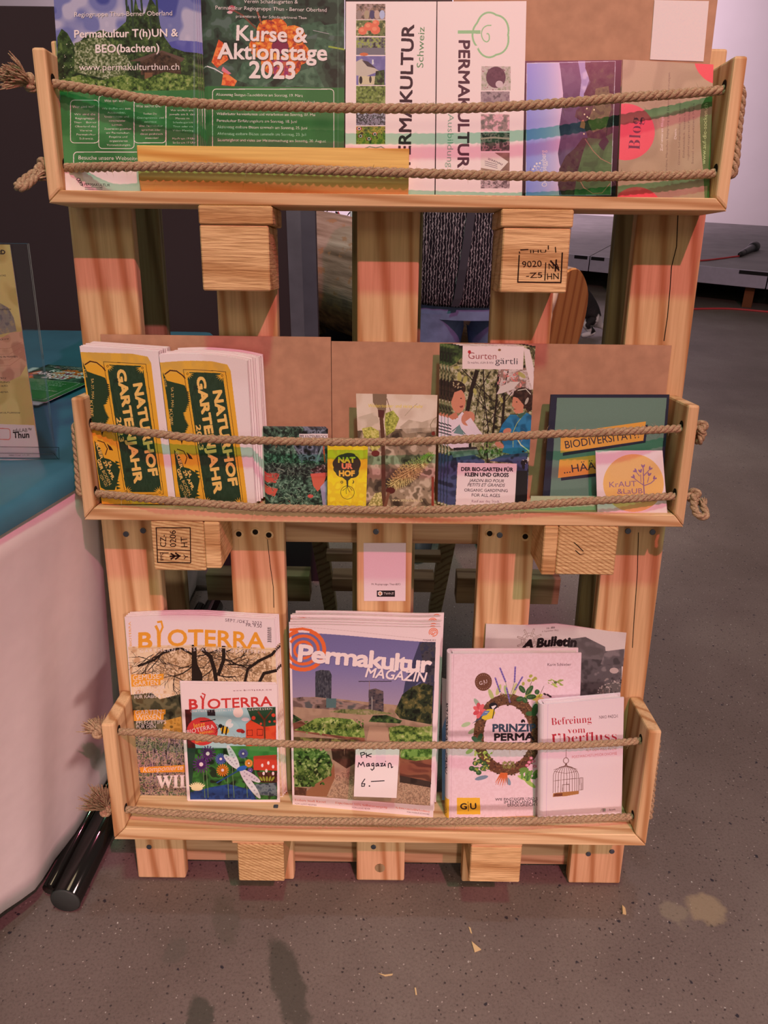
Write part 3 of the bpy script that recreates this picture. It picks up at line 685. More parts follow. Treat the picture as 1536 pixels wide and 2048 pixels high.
def rope(key, label, upper, lower, near, wm, ends, side):
    """upper/lower: photo points of the two runs from left to right; side: where the cord turns down outside (-1 left, 1 right); ends: free ends"""
    v0, v1, vt, hw, wf, t = SH[key]; xi = hw-t
    runs = []
    for pts in (upper, lower):
        a, b = P(*pts[0], x=-xi), P(*pts[-1], x=xi); n = len(pts); out = [a]
        for i, q in enumerate(pts[1:-1]):
            s = (q[0]-pts[0][0])/(pts[-1][0]-pts[0][0]); kk = {'mid': (13, 24), 'top': (22 if pts is lower else 5, 5), 'bot': (5, 5)}[key][s > 0.5]; k = min(1.0, kk*s*(1-s)); we = a[2]*(1-s)+b[2]*s
            out.append(P(*q, w=we*(1-k)+wm*k))
        out.append(b); runs.append(out)
    root = thing('rope', label, 'rope', W(runs[0][0]))
    loc = root.location.copy(); X = lambda p: W(p) - loc
    path = []
    up, lo = runs
    if side == 1:
        e_up, e_lo = up[-1], lo[-1]
        path = [X(p) for p in up] + [X((hw+0.003, e_up[1]+0.001, e_up[2])), X((hw+0.0062, e_up[1]-0.008, e_up[2])), X((hw+0.0062, (e_up[1]+e_lo[1])/2, (e_up[2]+e_lo[2])/2-0.001)), X((hw+0.0062, e_lo[1]+0.008, e_lo[2])), X((hw+0.003, e_lo[1]-0.001, e_lo[2]))] + [X(p) for p in lo[::-1]]
        out = [(up[0], -1), (lo[0], -1)]
    else:
        e_up, e_lo = up[0], lo[0]
        path = [X(p) for p in up[::-1]] + [X((-hw-0.003, e_up[1]+0.001, e_up[2])), X((-hw-0.0062, e_up[1]-0.008, e_up[2])), X((-hw-0.0062, (e_up[1]+e_lo[1])/2, (e_up[2]+e_lo[2])/2-0.001)), X((-hw-0.0062, e_lo[1]+0.008, e_lo[2])), X((-hw-0.003, e_lo[1]-0.001, e_lo[2]))] + [X(p) for p in lo]
        out = [(up[-1], 1), (lo[-1], 1)]
    o0, o1 = out
    path = [X((o0[1]*(hw+0.006), o0[0][1], o0[0][2]))] + path + [X((o1[1]*(hw+0.006), o1[0][1], o1[0][2]))]
    V, F, pts = strands(path); pobj('cord', V, F, JUTE, root, smooth=True)
    V, F = hair(pts, 900); tag(pobj('loose_fibres', V, F, JUTE, root), kind='stuff')
    for (p, sd), (kind, tip) in zip(out, ends):
        k0 = Vector(X((sd*(hw+0.011), p[1], p[2])))
        V, F, _ = strands(knot_path(k0, (sd, 0, 0)), 0.0020, 0.0024, 0.03); pobj('knot', V, F, JUTE, root, smooth=True)
        tp = X(P(tip[0], tip[1], x=sd*(hw+tip[2])))
        if kind == 'fray':
            V, F = fray(k0+(tp-k0)*0.2, tp-k0, (tp-k0).length, 0.36, 260, seed=int(tip[0])); pobj('frayed_end', V, F, JUTE, root, smooth=True)
        else:                                   # the end is doubled back into a loop
            m_ = (k0+tp)/2; sdv = frame_at(tp-k0)[0]*0.006
            V, F, q = strands([k0, m_+sdv, tp+sdv*0.9, tp-sdv*0.9+(tp-k0)*0.05, m_-sdv*1.1], 0.0023, 0.0027); pobj('knot', V, F, JUTE, root, smooth=True)
            V, F = fray(q[-1], q[-1]-q[-3], 0.012, 0.3, 30, seed=5); pobj('frayed_end', V, F, JUTE, root, smooth=True)
    for r_ in runs:                              # drilled holes in the side boards
        for p, sd in ((r_[0], -1), (r_[-1], 1)):
            bm = bmesh.new(); cs = [bm.verts.new(L_(sd*(xi-0.0004), p[1]+0.0064*math.sin(a), p[2]+0.0064*math.cos(a))) for a in np.linspace(0, 2*math.pi, 14, endpoint=False)]
            bm.faces.new(cs); bobj('rope_hole', bm, HOLE, {'top': s_top, 'mid': s_mid, 'bot': s_bot}[key])
    return root
rope('top', 'jute rope strung in two lines across the top shelf, frayed ends at the left', [(107, 168), (200, 182), (300, 199), (430, 209), (560, 213), (690, 216), (800, 217), (930, 216), (1050, 211), (1150, 204), (1250, 195), (1350, 188), (1447, 180)],
     [(130, 336), (220, 334), (300, 333), (430, 335), (560, 338), (690, 342), (820, 346), (950, 350), (1050, 352), (1150, 353), (1250, 352), (1340, 351), (1430, 347)], None, 0.090, [('fray', (14, 140, 0.026)), ('loop', (42, 372, 0.026))], 1)
rope('mid', 'jute rope strung in two lines across the middle shelf, knotted ends at the right', [(182, 852), (300, 866), (400, 877), (480, 880), (560, 882), (660, 884), (760, 884), (900, 880), (1000, 874), (1100, 868), (1180, 866), (1260, 862), (1362, 857)],
     [(192, 987), (300, 998), (380, 1004), (450, 1010), (530, 1015), (600, 1017), (700, 1019), (800, 1020), (950, 1017), (1060, 1010), (1160, 1003), (1250, 998), (1349, 992)], None, 0.088, [('loop', (1396, 880, 0.010)), ('loop', (1404, 1030, 0.016))], -1)
rope('bot', 'jute rope strung in two lines across the bottom shelf, frayed ends at the left', [(238, 1463), (320, 1468), (400, 1475), (480, 1482), (560, 1487), (650, 1490), (750, 1491), (900, 1490), (1000, 1492), (1100, 1492), (1200, 1487), (1240, 1485), (1281, 1481)],
     [(252, 1619), (330, 1625), (400, 1630), (480, 1636), (560, 1640), (650, 1642), (750, 1643), (850, 1643), (950, 1642), (1040, 1642), (1100, 1640), (1180, 1637), (1265, 1633)], None, 0.094, [('fray', (181, 1446, 0.026)), ('fray', (188, 1592, 0.020))], 1)

# ------------------------------------------------------------------ the printed things
WH = (240, 204, 198); GRN = (52, 104, 52)
DGR = [(18, 24, 14), (34, 46, 24), (58, 74, 36), (92, 104, 52)]
LGR = [(40, 56, 24), (86, 104, 40), (140, 150, 70), (186, 178, 110)]

# --- Thun flyer
def art_thun(q):
    c = Canvas(q, (128, 118, 146), seed=1).Z(0, 0, 3.491)
    c.trect(360, -30, 1420, 330, [(66, 66, 128), (112, 106, 150), (176, 156, 172), (200, 174, 184)], 60, 2)
    c.tex([(1150, 300), (1240, 280), (1420, 290), (1420, 370), (1150, 370)], [(82, 76, 142), (98, 90, 150)], 20, 2)
    c.tex([(400, 640), (400, 260), (430, 200), (470, 230), (520, 320), (600, 250), (700, 210), (790, 230), (880, 150), (895, 30), (925, 140), (945, -20), (965, 60), (1010, 100), (1050, -20), (1100, 60), (1120, 180), (1150, 260), (1200, 330), (1290, 360), (1420, 372), (1420, 640)], DGR, 9, 3)
    c.tex([(520, 300), (700, 240), (880, 380), (930, 470), (780, 560), (520, 500)], [(46, 56, 30), (90, 96, 52), (140, 134, 98), (196, 182, 150)], 3, 2, 0.9)
    for x, y0, y1 in ((880, -20, 160), (918, -20, 200), (985, -20, 150), (1040, 40, 180), (1092, -20, 170)): c.line([(x, y0), (x+14, y1)], 14, (44, 56, 38))
    c.poly([(905, 425), (1130, 350), (1290, 405), (1270, 430)], (96, 66, 56)); c.tex([(980, 428), (1130, 362), (1260, 425), (1265, 520), (985, 520)], [(40, 26, 20), (66, 42, 32), (84, 56, 42)], 5, 2)
    c.rect(1010, 505, 1065, 550, (120, 76, 52))
    c.tex([(400, 560), (560, 520), (700, 560), (860, 520), (1000, 555), (1150, 500), (1420, 540), (1420, 660), (400, 660)], [(30, 44, 18), (66, 86, 32), (110, 124, 56), (150, 150, 84)], 6, 3)
    c.leaves(440, 280, 900, 600, 60, 4, [(206, 188, 158), (170, 160, 124)], 0.8, seed=2)
    c.poly([(420, 638), (1000, 632), (1450, 625), (1450, 1190), (420, 1150)], GRN); c.tex([(420, 638), (1000, 632), (1450, 625), (1450, 1190), (420, 1150)], [(52, 104, 52), (64, 118, 62), (84, 136, 78)], 60, 1, 0.7)
    c.poly([(420, 1150), (680, 1160), (960, 1180), (1450, 1190), (1450, 1400), (420, 1400)], WH)
    W3 = (240, 222, 206); sh = (3, 4, (30, 30, 26))
    for t, x0, y0, x1, y1, b in (('Regiogruppe Thun-Berner Oberland', 520, 116, 1202, 106, 0.0), ('Permakultur T(h)UN &', 520, 262, 1242, 252, 0.015), ('BEO(bachten)', 668, 366, 1112, 358, 0.015), ('www.permakulturthun.ch', 552, 490, 1252, 486, 0.012)):
        c.text(t, x0, y0, x1, y1, W3, b, shadow=sh)
    c.rrect(492, 697, 690, 996, 26, 5, W3); c.rrect(690, 664, 937, 1036, 26, 5, W3); c.rrect(936, 702, 1158, 996, 26, 5, W3); c.rrect(1160, 700, 1380, 1080, 26, 5, W3); c.rrect(514, 1060, 1400, 1300, 26, 6, W3)
    c.rect(480, 1178, 1450, 1400, WH)
    c.text('Wer sind wir?', 505, 752, 660, 750, W3, 0.02); c.text('Was tun wir?', 728, 710, 872, 710, W3, 0.01); c.text('Was suchst Du?', 950, 748, 1128, 746, W3, 0.01); c.text('Wie lange?', 1172, 728, 1290, 728, W3, 0.01)
    for x, w_, y, ts in ((512, 160, 802, ['Wir sind die', 'Regiogruppe', 'Thun – Berner', 'Oberland des', 'Vereins', 'Permakultur', 'Schweiz.']), (712, 200, 762, ['Wir treffen uns zum', 'Austauschen,', 'Unterstützen und', 'voneinander', 'Lernen.', 'Zusammen gestalten', 'wir Permakultur-', 'Projekte und', 'organisieren', 'Veranstaltungen.']),
                         (955, 186, 798, ['Suchst Du', 'Gleichgesinnte und', 'möchtest', 'über Permakultur', 'sprechen oder', 'diese praktisch', 'anwenden?']), (1180, 180, 774, ['Wir treffen uns', 'jeweils am 5. des', 'Monats im', 'Schadaugarten', 'Thun oder via', 'Video-Meeting.', '', 'Mo-Fr um 19 Uhr', 'Sa-So um 17 Uhr'])):
        c.lines(ts, x, y, 28.3, w_, W3, 14, 0.01, 0.5, 2)
    c.text('Besuche unsere Webseite', 548, 1112, 960, 1118, W3, 0.02); c.text('oder sende eine Mail', 546, 1150, 900, 1156, W3, 0.0)
    c.text('PERMAKULTUR', 588, 1296, 768, 1302, (40, 30, 30), 0.02)
    for y in (1308, 1320, 1332): c.line([(594, y), (714, y+2)], 4, (70, 60, 60))
    for k in range(3): c.ell(548+10*k, 1252+16*k, 14, 10, (50, 40, 40), rot=0.5*k); c.ell(548+10*k, 1252+16*k, 9, 6, WH, rot=0.5*k)
    c.line([(552, 1258), (580, 1300)], 4, (50, 40, 40))
    c.rect(1350, -40, 1362, 1400, (150, 140, 160), 0.35)
    return c
# --- courses flyer
def art_kurse(q):
    c = Canvas(q, (44, 52, 44), seed=5).Z(400, 0, 3.491)
    c.trect(-30, -30, 1020, 640, [(22, 26, 24), (40, 52, 42), (58, 74, 58), (84, 94, 84)], 26, 3)
    for pts in ([(560, 600), (640, 520), (800, 470), (870, 620)], [(200, 180), (300, 130), (390, 180), (380, 260), (240, 280)], [(300, 440), (420, 430), (520, 560), (420, 620), (240, 560)], [(700, 180), (840, 150), (900, 210), (760, 260)], [(860, 180), (1000, 160), (1010, 260), (900, 250)], [(820, 260), (960, 300), (860, 420), (780, 380)]):
        c.tex(pts, [(46, 70, 52), (62, 88, 66), (84, 106, 82)], 10, 2)
    for k, (x, y) in enumerate(((540, 210), (650, 260), (690, 380), (620, 460), (500, 440), (430, 330), (470, 220))):
        c.tex([(x+88*math.cos(t)*(1 if k % 2 else 0.85), y+82*math.sin(t)) for t in np.linspace(0, 6.28, 14)], [(150, 40, 40), (206, 76, 30), (232, 120, 44), (236, 160, 70)], 7, 3)
    c.ell(560, 330, 60, 52, (128, 30, 62)); c.tex([(500, 420), (620, 420), (640, 560), (520, 540)], [(150, 36, 90), (200, 90, 60)], 7, 2)
    for pts in ([(80, 440), (130, 280), (160, 300), (200, 420), (120, 480)], [(150, 600), (165, 500), (260, 570), (240, 608)]): c.tex(pts, [(210, 70, 36), (238, 120, 60)], 6, 2)
    c.poly([(150, 500), (160, 470), (220, 520), (200, 525)], (222, 110, 124)); c.line([(50, 468), (100, 485), (160, 520)], 8, (220, 196, 190))
    c.line([(210, 60), (300, 110), (390, 200)], 12, (116, 58, 44)); c.line([(400, 80), (430, 170)], 12, (150, 70, 50)); c.ell(222, 60, 26, 22, (176, 70, 80)); c.ell(208, 88, 20, 10, (220, 160, 160))
    c.line([(900, 330), (1010, 350)], 12, (150, 156, 60)); c.line([(790, 215), (900, 240)], 4, (170, 150, 150))
    c.poly([(-30, 606), (1030, 618), (1030, 1400), (-30, 1400)], GRN); c.tex([(-30, 606), (1030, 618), (1030, 1400), (-30, 1400)], [(44, 96, 46), (56, 110, 54)], 60, 1, 0.7)
    W3 = (240, 218, 204); sh = (4, 6, (20, 24, 20))
    c.text('Verein Schadaugarten &', 306, 22, 684, 26, W3, 0.01, shadow=sh)
    c.text('Permakultur Regiogruppe Thun - Berner Oberland', 108, 66, 884, 84, W3, 0.012, shadow=sh)
    c.text('präsentieren in der Schadaugärtnerei Thun', 252, 124, 744, 136, W3, 0.0, shadow=sh)
    c.text('Kurse &', 256, 284, 746, 300, W3, 0.03, shadow=sh); c.text('Aktionstage', 124, 414, 884, 426, W3, 0.03, shadow=sh); c.text('2023', 346, 548, 662, 554, W3, 0.03, shadow=sh)
    c.rrect(88, 628, 934, 1300, 24, 5, W3)
    for t, y, x1 in (('Aktionstag Saatgut-Tauschbörse am Sonntag, 19. März', 674, 718), ('Wildkräuter kennenlernen und verarbeiten am Sonntag, 16. April', 720, 800), ('Wildkräuter kennenlernen und verarbeiten am Sonntag, 30. April', 766, 790), ('Wildkräuter kennenlernen und verarbeiten am Sonntag, 07. Mai', 808, 804), ('Permakultur Einführungskurs am Sonntag, 18. Juni', 856, 676),
                     ('Aktionstag essbare Blüten sammeln am Sonntag, 25. Juni', 900, 748), ('Aktionstag essbare Blüten sammeln am Sonntag, 23. Juli', 946, 742), ('Sauerteigbrot und vieles zur Haltbarmachung am Sonntag, 20. August', 990, 880)):
        c.text(t, 112+(y-674)*0.035, y, x1, y+8, W3, 0.01)
    c.rect(960, -40, 968, 1400, (110, 120, 100), 0.4); c.rect(30, 520, 38, 1400, (150, 150, 90), 0.3)
    return c
def thumbs(c, x0, x1, rows, seed=0):
    for i, (y0, y1, pal, cell) in enumerate(rows): c.trect(x0, y0, x1, y1, pal, cell, 3)
def art_pk1(q):
    c = Canvas(q, WH, seed=7).Z(680, 0, 3.657)
    thumbs(c, 118, 331, [(27, 138, [(70, 56, 54), (120, 90, 74), (170, 130, 120), (110, 96, 80)], 6), (143, 257, [(60, 70, 36), (110, 110, 60), (200, 170, 130)], 5), (265, 393, [(40, 36, 38), (100, 92, 84), (150, 150, 70), (130, 120, 120)], 6), (400, 611, [(110, 96, 140), (126, 110, 152)], 12),
                         (617, 748, [(60, 70, 30), (110, 120, 50), (150, 150, 90)], 4), (756, 905, [(80, 66, 70), (140, 126, 134), (60, 56, 56), (170, 160, 166)], 6), (913, 1045, [(40, 50, 20), (96, 110, 30), (160, 140, 50), (70, 50, 30)], 6)])
    for k, x in enumerate((140, 195, 235, 270, 308)): c.ell(x, 66, 9, 11, (150, 110, 90)); c.ell(x, 104, 20, 32, [(150, 120, 110), (170, 140, 110), (70, 60, 90), (190, 150, 130), (176, 170, 196)][k])
    for x, y, r in ((210, 188, 34), (165, 220, 32), (258, 212, 36), (262, 165, 26)): c.ell(x, y, r, r*.9, (224, 104, 74)); c.ell(x-6, y-6, r*.5, r*.4, (240, 150, 110), 0.6)
    c.rect(120, 340, 326, 393, (116, 104, 108)); c.ell(175, 388, 32, 12, (206, 100, 60))
    c.poly([(118, 440), (160, 420), (190, 450), (290, 510), (180, 550), (118, 540)], (196, 170, 150)); c.poly([(160, 430), (205, 440), (265, 490), (200, 475)], (70, 54, 58)); c.rect(135, 545, 262, 608, (206, 178, 140)); c.ell(152, 575, 12, 28, (30, 26, 24)); c.ell(222, 570, 9, 26, (60, 50, 44)); c.tex([(262, 510), (325, 500), (325, 610), (250, 610)], DGR, 5, 2); c.rect(233, 425, 246, 460, (214, 196, 190))
    for x, y in ((140, 930), (150, 985), (255, 970), (212, 1005)): c.ell(x, y, 20, 14, (176, 50, 36)); c.ell(x, y, 12, 12, (236, 220, 200)); c.ell(x, y, 7, 7, (20, 18, 18))
    INKC = (44, 20, 28)
    c.text('PERMAKULTUR', 512, 1198, 540, 178, INKC, 0.028, h=92, shear=0); c.text('Schweiz', 608, 486, 618, 192, (92, 128, 84), 0.006, h=50)
    c.line([(178, 1078), (215, 1064), (262, 1072), (300, 1064), (330, 1080)], 8, (120, 140, 110))
    return c
def art_pk2(q):
    c = Canvas(q, WH, seed=8).Z(680, 0, 3.657)
    g = (150, 180, 128); pts = []
    for t in np.linspace(0, 2*math.pi, 60): r = 1+0.10*abs(math.sin(2.5*t)); pts.append((1105+124*r*math.cos(t), 252+150*r*math.sin(t)))
    c.line(pts, 13, g); c.rect(960, 330, 1010, 350, WH); c.line([(1045+75*math.exp(-0.32*t)*math.cos(t+1.2)+32, 262-84*math.exp(-0.22*t)*math.sin(t+1.2)) for t in np.linspace(0, 7, 40)], 8, g); c.line([(868, 231), (1020, 231)], 24, g)
    thumbs(c, 1030, 1240, [(663, 800, [(130, 100, 104), (160, 130, 128), (104, 84, 84)], 8), (830, 955, [(200, 150, 150), (224, 160, 160), (150, 120, 110), (110, 100, 90)], 10), (965, 1101, [(26, 24, 22), (60, 64, 50), (150, 110, 104), (40, 34, 34)], 8), (1112, 1248, [(130, 92, 76), (150, 112, 92)], 20), (1255, 1376, [(80, 60, 60), (140, 112, 108), (200, 160, 156), (96, 90, 84)], 6)])
    c.trect(1034, 480, 1248, 655, [(140, 132, 104), (180, 160, 140), (200, 170, 160), (150, 96, 92)], 6); c.ell(1140, 560, 72, 78, (96, 56, 66)); c.ell(1165, 610, 28, 26, (206, 170, 166)); c.tex([(1080, 500), (1200, 500), (1200, 570), (1080, 570)], [(110, 66, 74), (88, 50, 60)], 4, 2, 0.6)
    c.poly([(1030, 1112), (1130, 1112), (1232, 1180), (1170, 1248), (1030, 1225)], (226, 196, 180)); c.text('neuzeit', 1190, 1195, 1085, 1150, (70, 50, 60), 0.02, h=20)
    for k in range(3): c.line([(1060, 1175+14*k), (1150, 1200+14*k)], 4, (110, 90, 100))
    c.line([(1030, 1010), (1120, 1000), (1235, 1010)], 14, (226, 150, 140))
    pc = (70, 34, 44); c.text('PERMAKULTUR', 870, 294, 862, 1222, pc, 0.03, h=84); c.text('Ausbildung', 790, 826, 782, 1222, (134, 152, 128), 0.006, h=46)
    return c
def art_lake(q):
    c = Canvas(q, (24, 26, 22), seed=9).Z(1040, 110, 3.84)
    gr = np.zeros((c.h, c.w, 3), np.float32); xs = np.linspace(0, 1, c.w); K = [0, 0.2, 0.34, 0.40, 1]; CC = np.array([(120, 130, 196), (150, 152, 214), (190, 170, 206), (214, 176, 190), (214, 176, 190)])
    for k in range(3): gr[..., k] = np.interp(xs, K, CC[:, k])
    c.put(c.mask_poly(c.m([(52, 60), (732, 48), (698, 1078), (46, 1078)])), gr)
    c.tex([(300, 50), (310, 120), (330, 300), (320, 420), (300, 560), (310, 640), (290, 760), (300, 830), (320, 900), (290, 980), (300, 1078), (698, 1078), (732, 48), (500, 50), (470, 100), (440, 50)], [(58, 54, 76), (74, 66, 88), (88, 78, 96)], 20, 2)
    c.tex([(445, 48), (505, 46), (530, 200), (500, 280), (490, 360), (455, 330), (470, 200)], [(190, 166, 190), (150, 134, 170)], 14, 2)
    c.tex([(500, 46), (732, 46), (720, 640), (620, 660), (520, 640), (480, 520), (420, 480), (430, 430), (490, 380), (490, 300), (540, 210), (500, 100)], [(26, 22, 24), (44, 38, 34), (62, 52, 44), (74, 70, 46)], 11, 3)
    c.tex([(580, 260), (680, 240), (700, 420), (660, 560), (560, 600), (520, 520), (560, 400)], [(66, 70, 34), (96, 92, 48), (120, 100, 62)], 9, 3)
    c.tex([(320, 1078), (290, 1000), (300, 880), (350, 780), (420, 720), (480, 640), (520, 640), (480, 760), (440, 900), (420, 1078)], [(34, 26, 26), (56, 46, 38), (62, 62, 40)], 10, 3)
    c.tex([(520, 640), (620, 650), (716, 600), (698, 1078), (414, 1078), (440, 900), (480, 760)], [(52, 84, 44), (64, 98, 52), (76, 108, 60)], 18, 2)
    for k in range(12): c.line([(520-k*7, 660+k*36), (700, 640+k*38)], 2, (46, 74, 40), 0.6)
    c.line([(500, 650), (560, 740), (620, 800), (700, 840)], 7, (150, 110, 80)); c.line([(455, 960), (490, 1020), (560, 1065), (630, 1060), (690, 990)], 7, (156, 112, 82))
    for k in range(7): c.ell(660-6*k, 650+10*k, 34, 9, (44, 28, 40), 0.8, 0.9)
    c.poly([(458, 560), (470, 510), (486, 500), (500, 530), (494, 572)], (196, 104, 76))
    for x, y in ((494, 460), (512, 415), (530, 490), (568, 425), (515, 480), (490, 610)): c.ell(x, y, 6, 7, (230, 206, 150))
    c.line([(52, 64), (732, 48), (698, 1076), (44, 1080)], 4, (224, 206, 214), 0.8, closed=True)
    c.poly([(738, 40), (800, 40), (760, 1100), (700, 1100)], (24, 20, 22))
    w_ = (226, 206, 218); c.text('Oeschseggberg', 206, 1012, 196, 735, w_, 0.0, h=42)
    for k in range(9): t = k*0.7; c.ell(140+26*math.cos(t)*(1-k*.08), 868+26*math.sin(t)*(1-k*.08), 4, 4, w_)
    for x, y in ((112, 858), (128, 838), (152, 834), (100, 880)): c.ell(x, y, 8, 8, w_)
    return c
def art_blog(q):
    c = Canvas(q, (178, 144, 112), seed=10).Z(1040, 110, 3.84)
    c.tex([(740, 30), (1500, 30), (1500, 1120), (740, 1120)], [(184, 150, 116), (170, 138, 106), (178, 146, 112)], 70, 1)
    for cx, cy, r in ((812, 582, 218), (900, 1200, 190), (1555, 20, 205)):
        c.ell(cx, cy, r*1.05, r, (238, 84, 84), n=48)
    c.ell(812, 582, 229, 218, (236, 84, 90), n=48)
    c.tex([(1500, 300), (1440, 300), (1395, 380), (1384, 480), (1392, 700), (1410, 900), (1420, 1120), (1500, 1120)], [(84, 104, 52), (94, 112, 58)], 30, 1)
    dk = (112, 44, 60); c.text('Blog', 925, 720, 938, 468, dk, 0.0, h=98, serif=True)
    c.text('Ziel unseres Blogs:', 1102, 728, 1108, 460, (236, 206, 190), 0.03, h=20); c.text('Denn:', 1206, 636, 1208, 556, (236, 206, 190), 0.03, h=18)
    tx = (120, 92, 76)
    c.text('fördern, Menschen Begegnung und Erkenntnis ermutigen.', 1136, 900, 1158, 128, tx, 0.0, h=16)
    for x, t, y0, y1 in ((1232, 'Grosses Solidarisches im Teams?', 836, 350), (1268, 'Einheitsblick, lassen und', 780, 400), (1302, 'regional tiergerecht Plantage', 800, 400), (1336, 'Sozial unkompliziert Mass', 830, 362)): c.text(t, x, y0, x+8, y1, tx, 0.0, h=15)
    c.text('www.auf-die-socken.ch', 1425, 832, 1442, 362, (190, 196, 130), 0.0, h=30)
    return c

# --- middle shelf
def art_natur(q, o):
    """programme booklet: dark green panel on yellow, lettering turned a quarter"""
    c = Canvas(q, (238, 200, 192), seed=12); ox, oy = o
    Y, Gd = (232, 156, 42), (34, 54, 30)
    c.Z(ox, oy, 3.746)                         # zoom pixels of the left booklet, origin at its upper left corner
    D = lambda pts: [(x-103, y-160) for x, y in pts]
    c.poly(D([(95, 205), (500, 218), (615, 240), (640, 285), (700, 780), (735, 1010), (770, 1290), (765, 1380), (235, 1380)]), Y)
    c.tex(D([(95, 205), (500, 218), (615, 240), (640, 285), (640, 300), (90, 300)]), [(224, 160, 60), (206, 150, 70)], 20, 2, 0.7)
    blob = [(127, 280), (160, 350), (220, 372), (262, 385), (300, 400), (318, 450), (325, 520), (300, 590), (278, 600), (292, 650), (318, 700), (285, 770), (200, 745), (185, 660), (160, 480)]
    c.poly(D(blob), Gd)
    for (x, y), (x2, y2) in zip(blob[5:11], blob[6:12]):
        for k in np.linspace(0, 1, 6): X, Yy = x+(x2-x)*k, y+(y2-y)*k; c.poly(D([(X-8, Yy-8), (X+16, Yy), (X-6, Yy+10)]), Gd)
    c.line(D([(145, 300), (185, 275), (235, 285), (280, 320), (300, 345)]), 9, (70, 30, 16))
    c.poly(D([(215, 870), (262, 930), (290, 1000), (330, 1010), (380, 1040), (410, 1090), (390, 1180), (370, 1240), (300, 1240), (262, 1220), (240, 1100)]), Gd)
    for k in range(9): X, Yy = 385+8*math.sin(k), 1030+24*k; c.poly(D([(X-10, Yy-10), (X+24, Yy+4), (X-8, Yy+14)]), Gd)
    c.line(D([(240, 868), (290, 885), (315, 930), (300, 975)]), 7, (70, 30, 16)); c.poly(D([(310, 890), (345, 920), (360, 945), (330, 940)]), (50, 24, 14)); c.poly(D([(262, 790), (285, 800), (275, 835)]), (50, 24, 14))
    c.line(D([(286, 278), (603, 297), (735, 1270), (450, 1275)]), 3.5, (60, 34, 12), closed=True)
    c.poly(D([(312, 300), (580, 310), (722, 1255), (458, 1255)]), Gd); c.tex(D([(312, 300), (580, 310), (722, 1255), (458, 1255)]), [(30, 50, 30), (42, 60, 40)], 8, 2, 0.6, 0.4)
    for x, y in ((318, 312), (578, 325), (455, 1252), (708, 1258)):
        s1 = 1 if x in (318, 455) else -1; s2 = 1 if y < 800 else -1
        for k in range(5): t = k*0.39; c.poly(D([(x-8, y), (x+8, y), (x+s1*52*math.cos(t), y+s2*48*math.sin(t))]), Y); c.poly(D([(x, y-8), (x, y+8), (x+s1*52*math.cos(t), y+s2*48*math.sin(t))]), Y)
        c.ell(x-103, y-160, 16, 16, Y); c.ell(x-103, y-160, 8, 9, (60, 34, 12)); c.ell(x-103, y-160, 5, 6, Y)
    C = (240, 176, 92)
    def tx(t, a, b, h, bold=0.05, cc=C): (x0, y0), (x1, y1) = D([a, b]); c.text(t, x0, y0, x1, y1, cc, bold, h)
    tx('NATURHOF', (512, 450), (630, 1135), 66); tx('GARTENJAHR', (388, 345), (520, 1188), 64); tx('2023', (384, 700), (408, 880), 36, 0.03)
    tx('SA 27. MAI', (192, 405), (196, 555), 20, 0.02); tx('KÜBE', (180, 570), (186, 690), 24, 0.02); tx('ESSE', (136, 335), (150, 400), 14, 0.0)
    for k, (t, a, b) in enumerate((('SA.', (318, 1030), (332, 1075)), ('29. APR.', (282, 1030), (352, 1165)), ('BODEN.', (272, 1100), (330, 1210)), ('ELIER', (226, 890), (262, 1010)), ('GER', (235, 1015), (262, 1090)), ('VON YOU', (250, 1130), (300, 1215)))): tx(t, a, b, 24, 0.03)
    for p in ((380, 420), (470, 1090)): c.line(D([(p[0]-12, p[1]-30), (p[0], p[1]), (p[0]-30, p[1]+60), (p[0], p[1]+180), (p[0]+14, p[1]+240)]), 3, (24, 38, 22)); c.ell(p[0]-103, p[1]-160, 22, 10, (26, 40, 24), 0.8, 0.5); c.ell(p[0]-103, p[1]-160, 22, 10, (26, 40, 24), 0.8, -0.8)
    return c
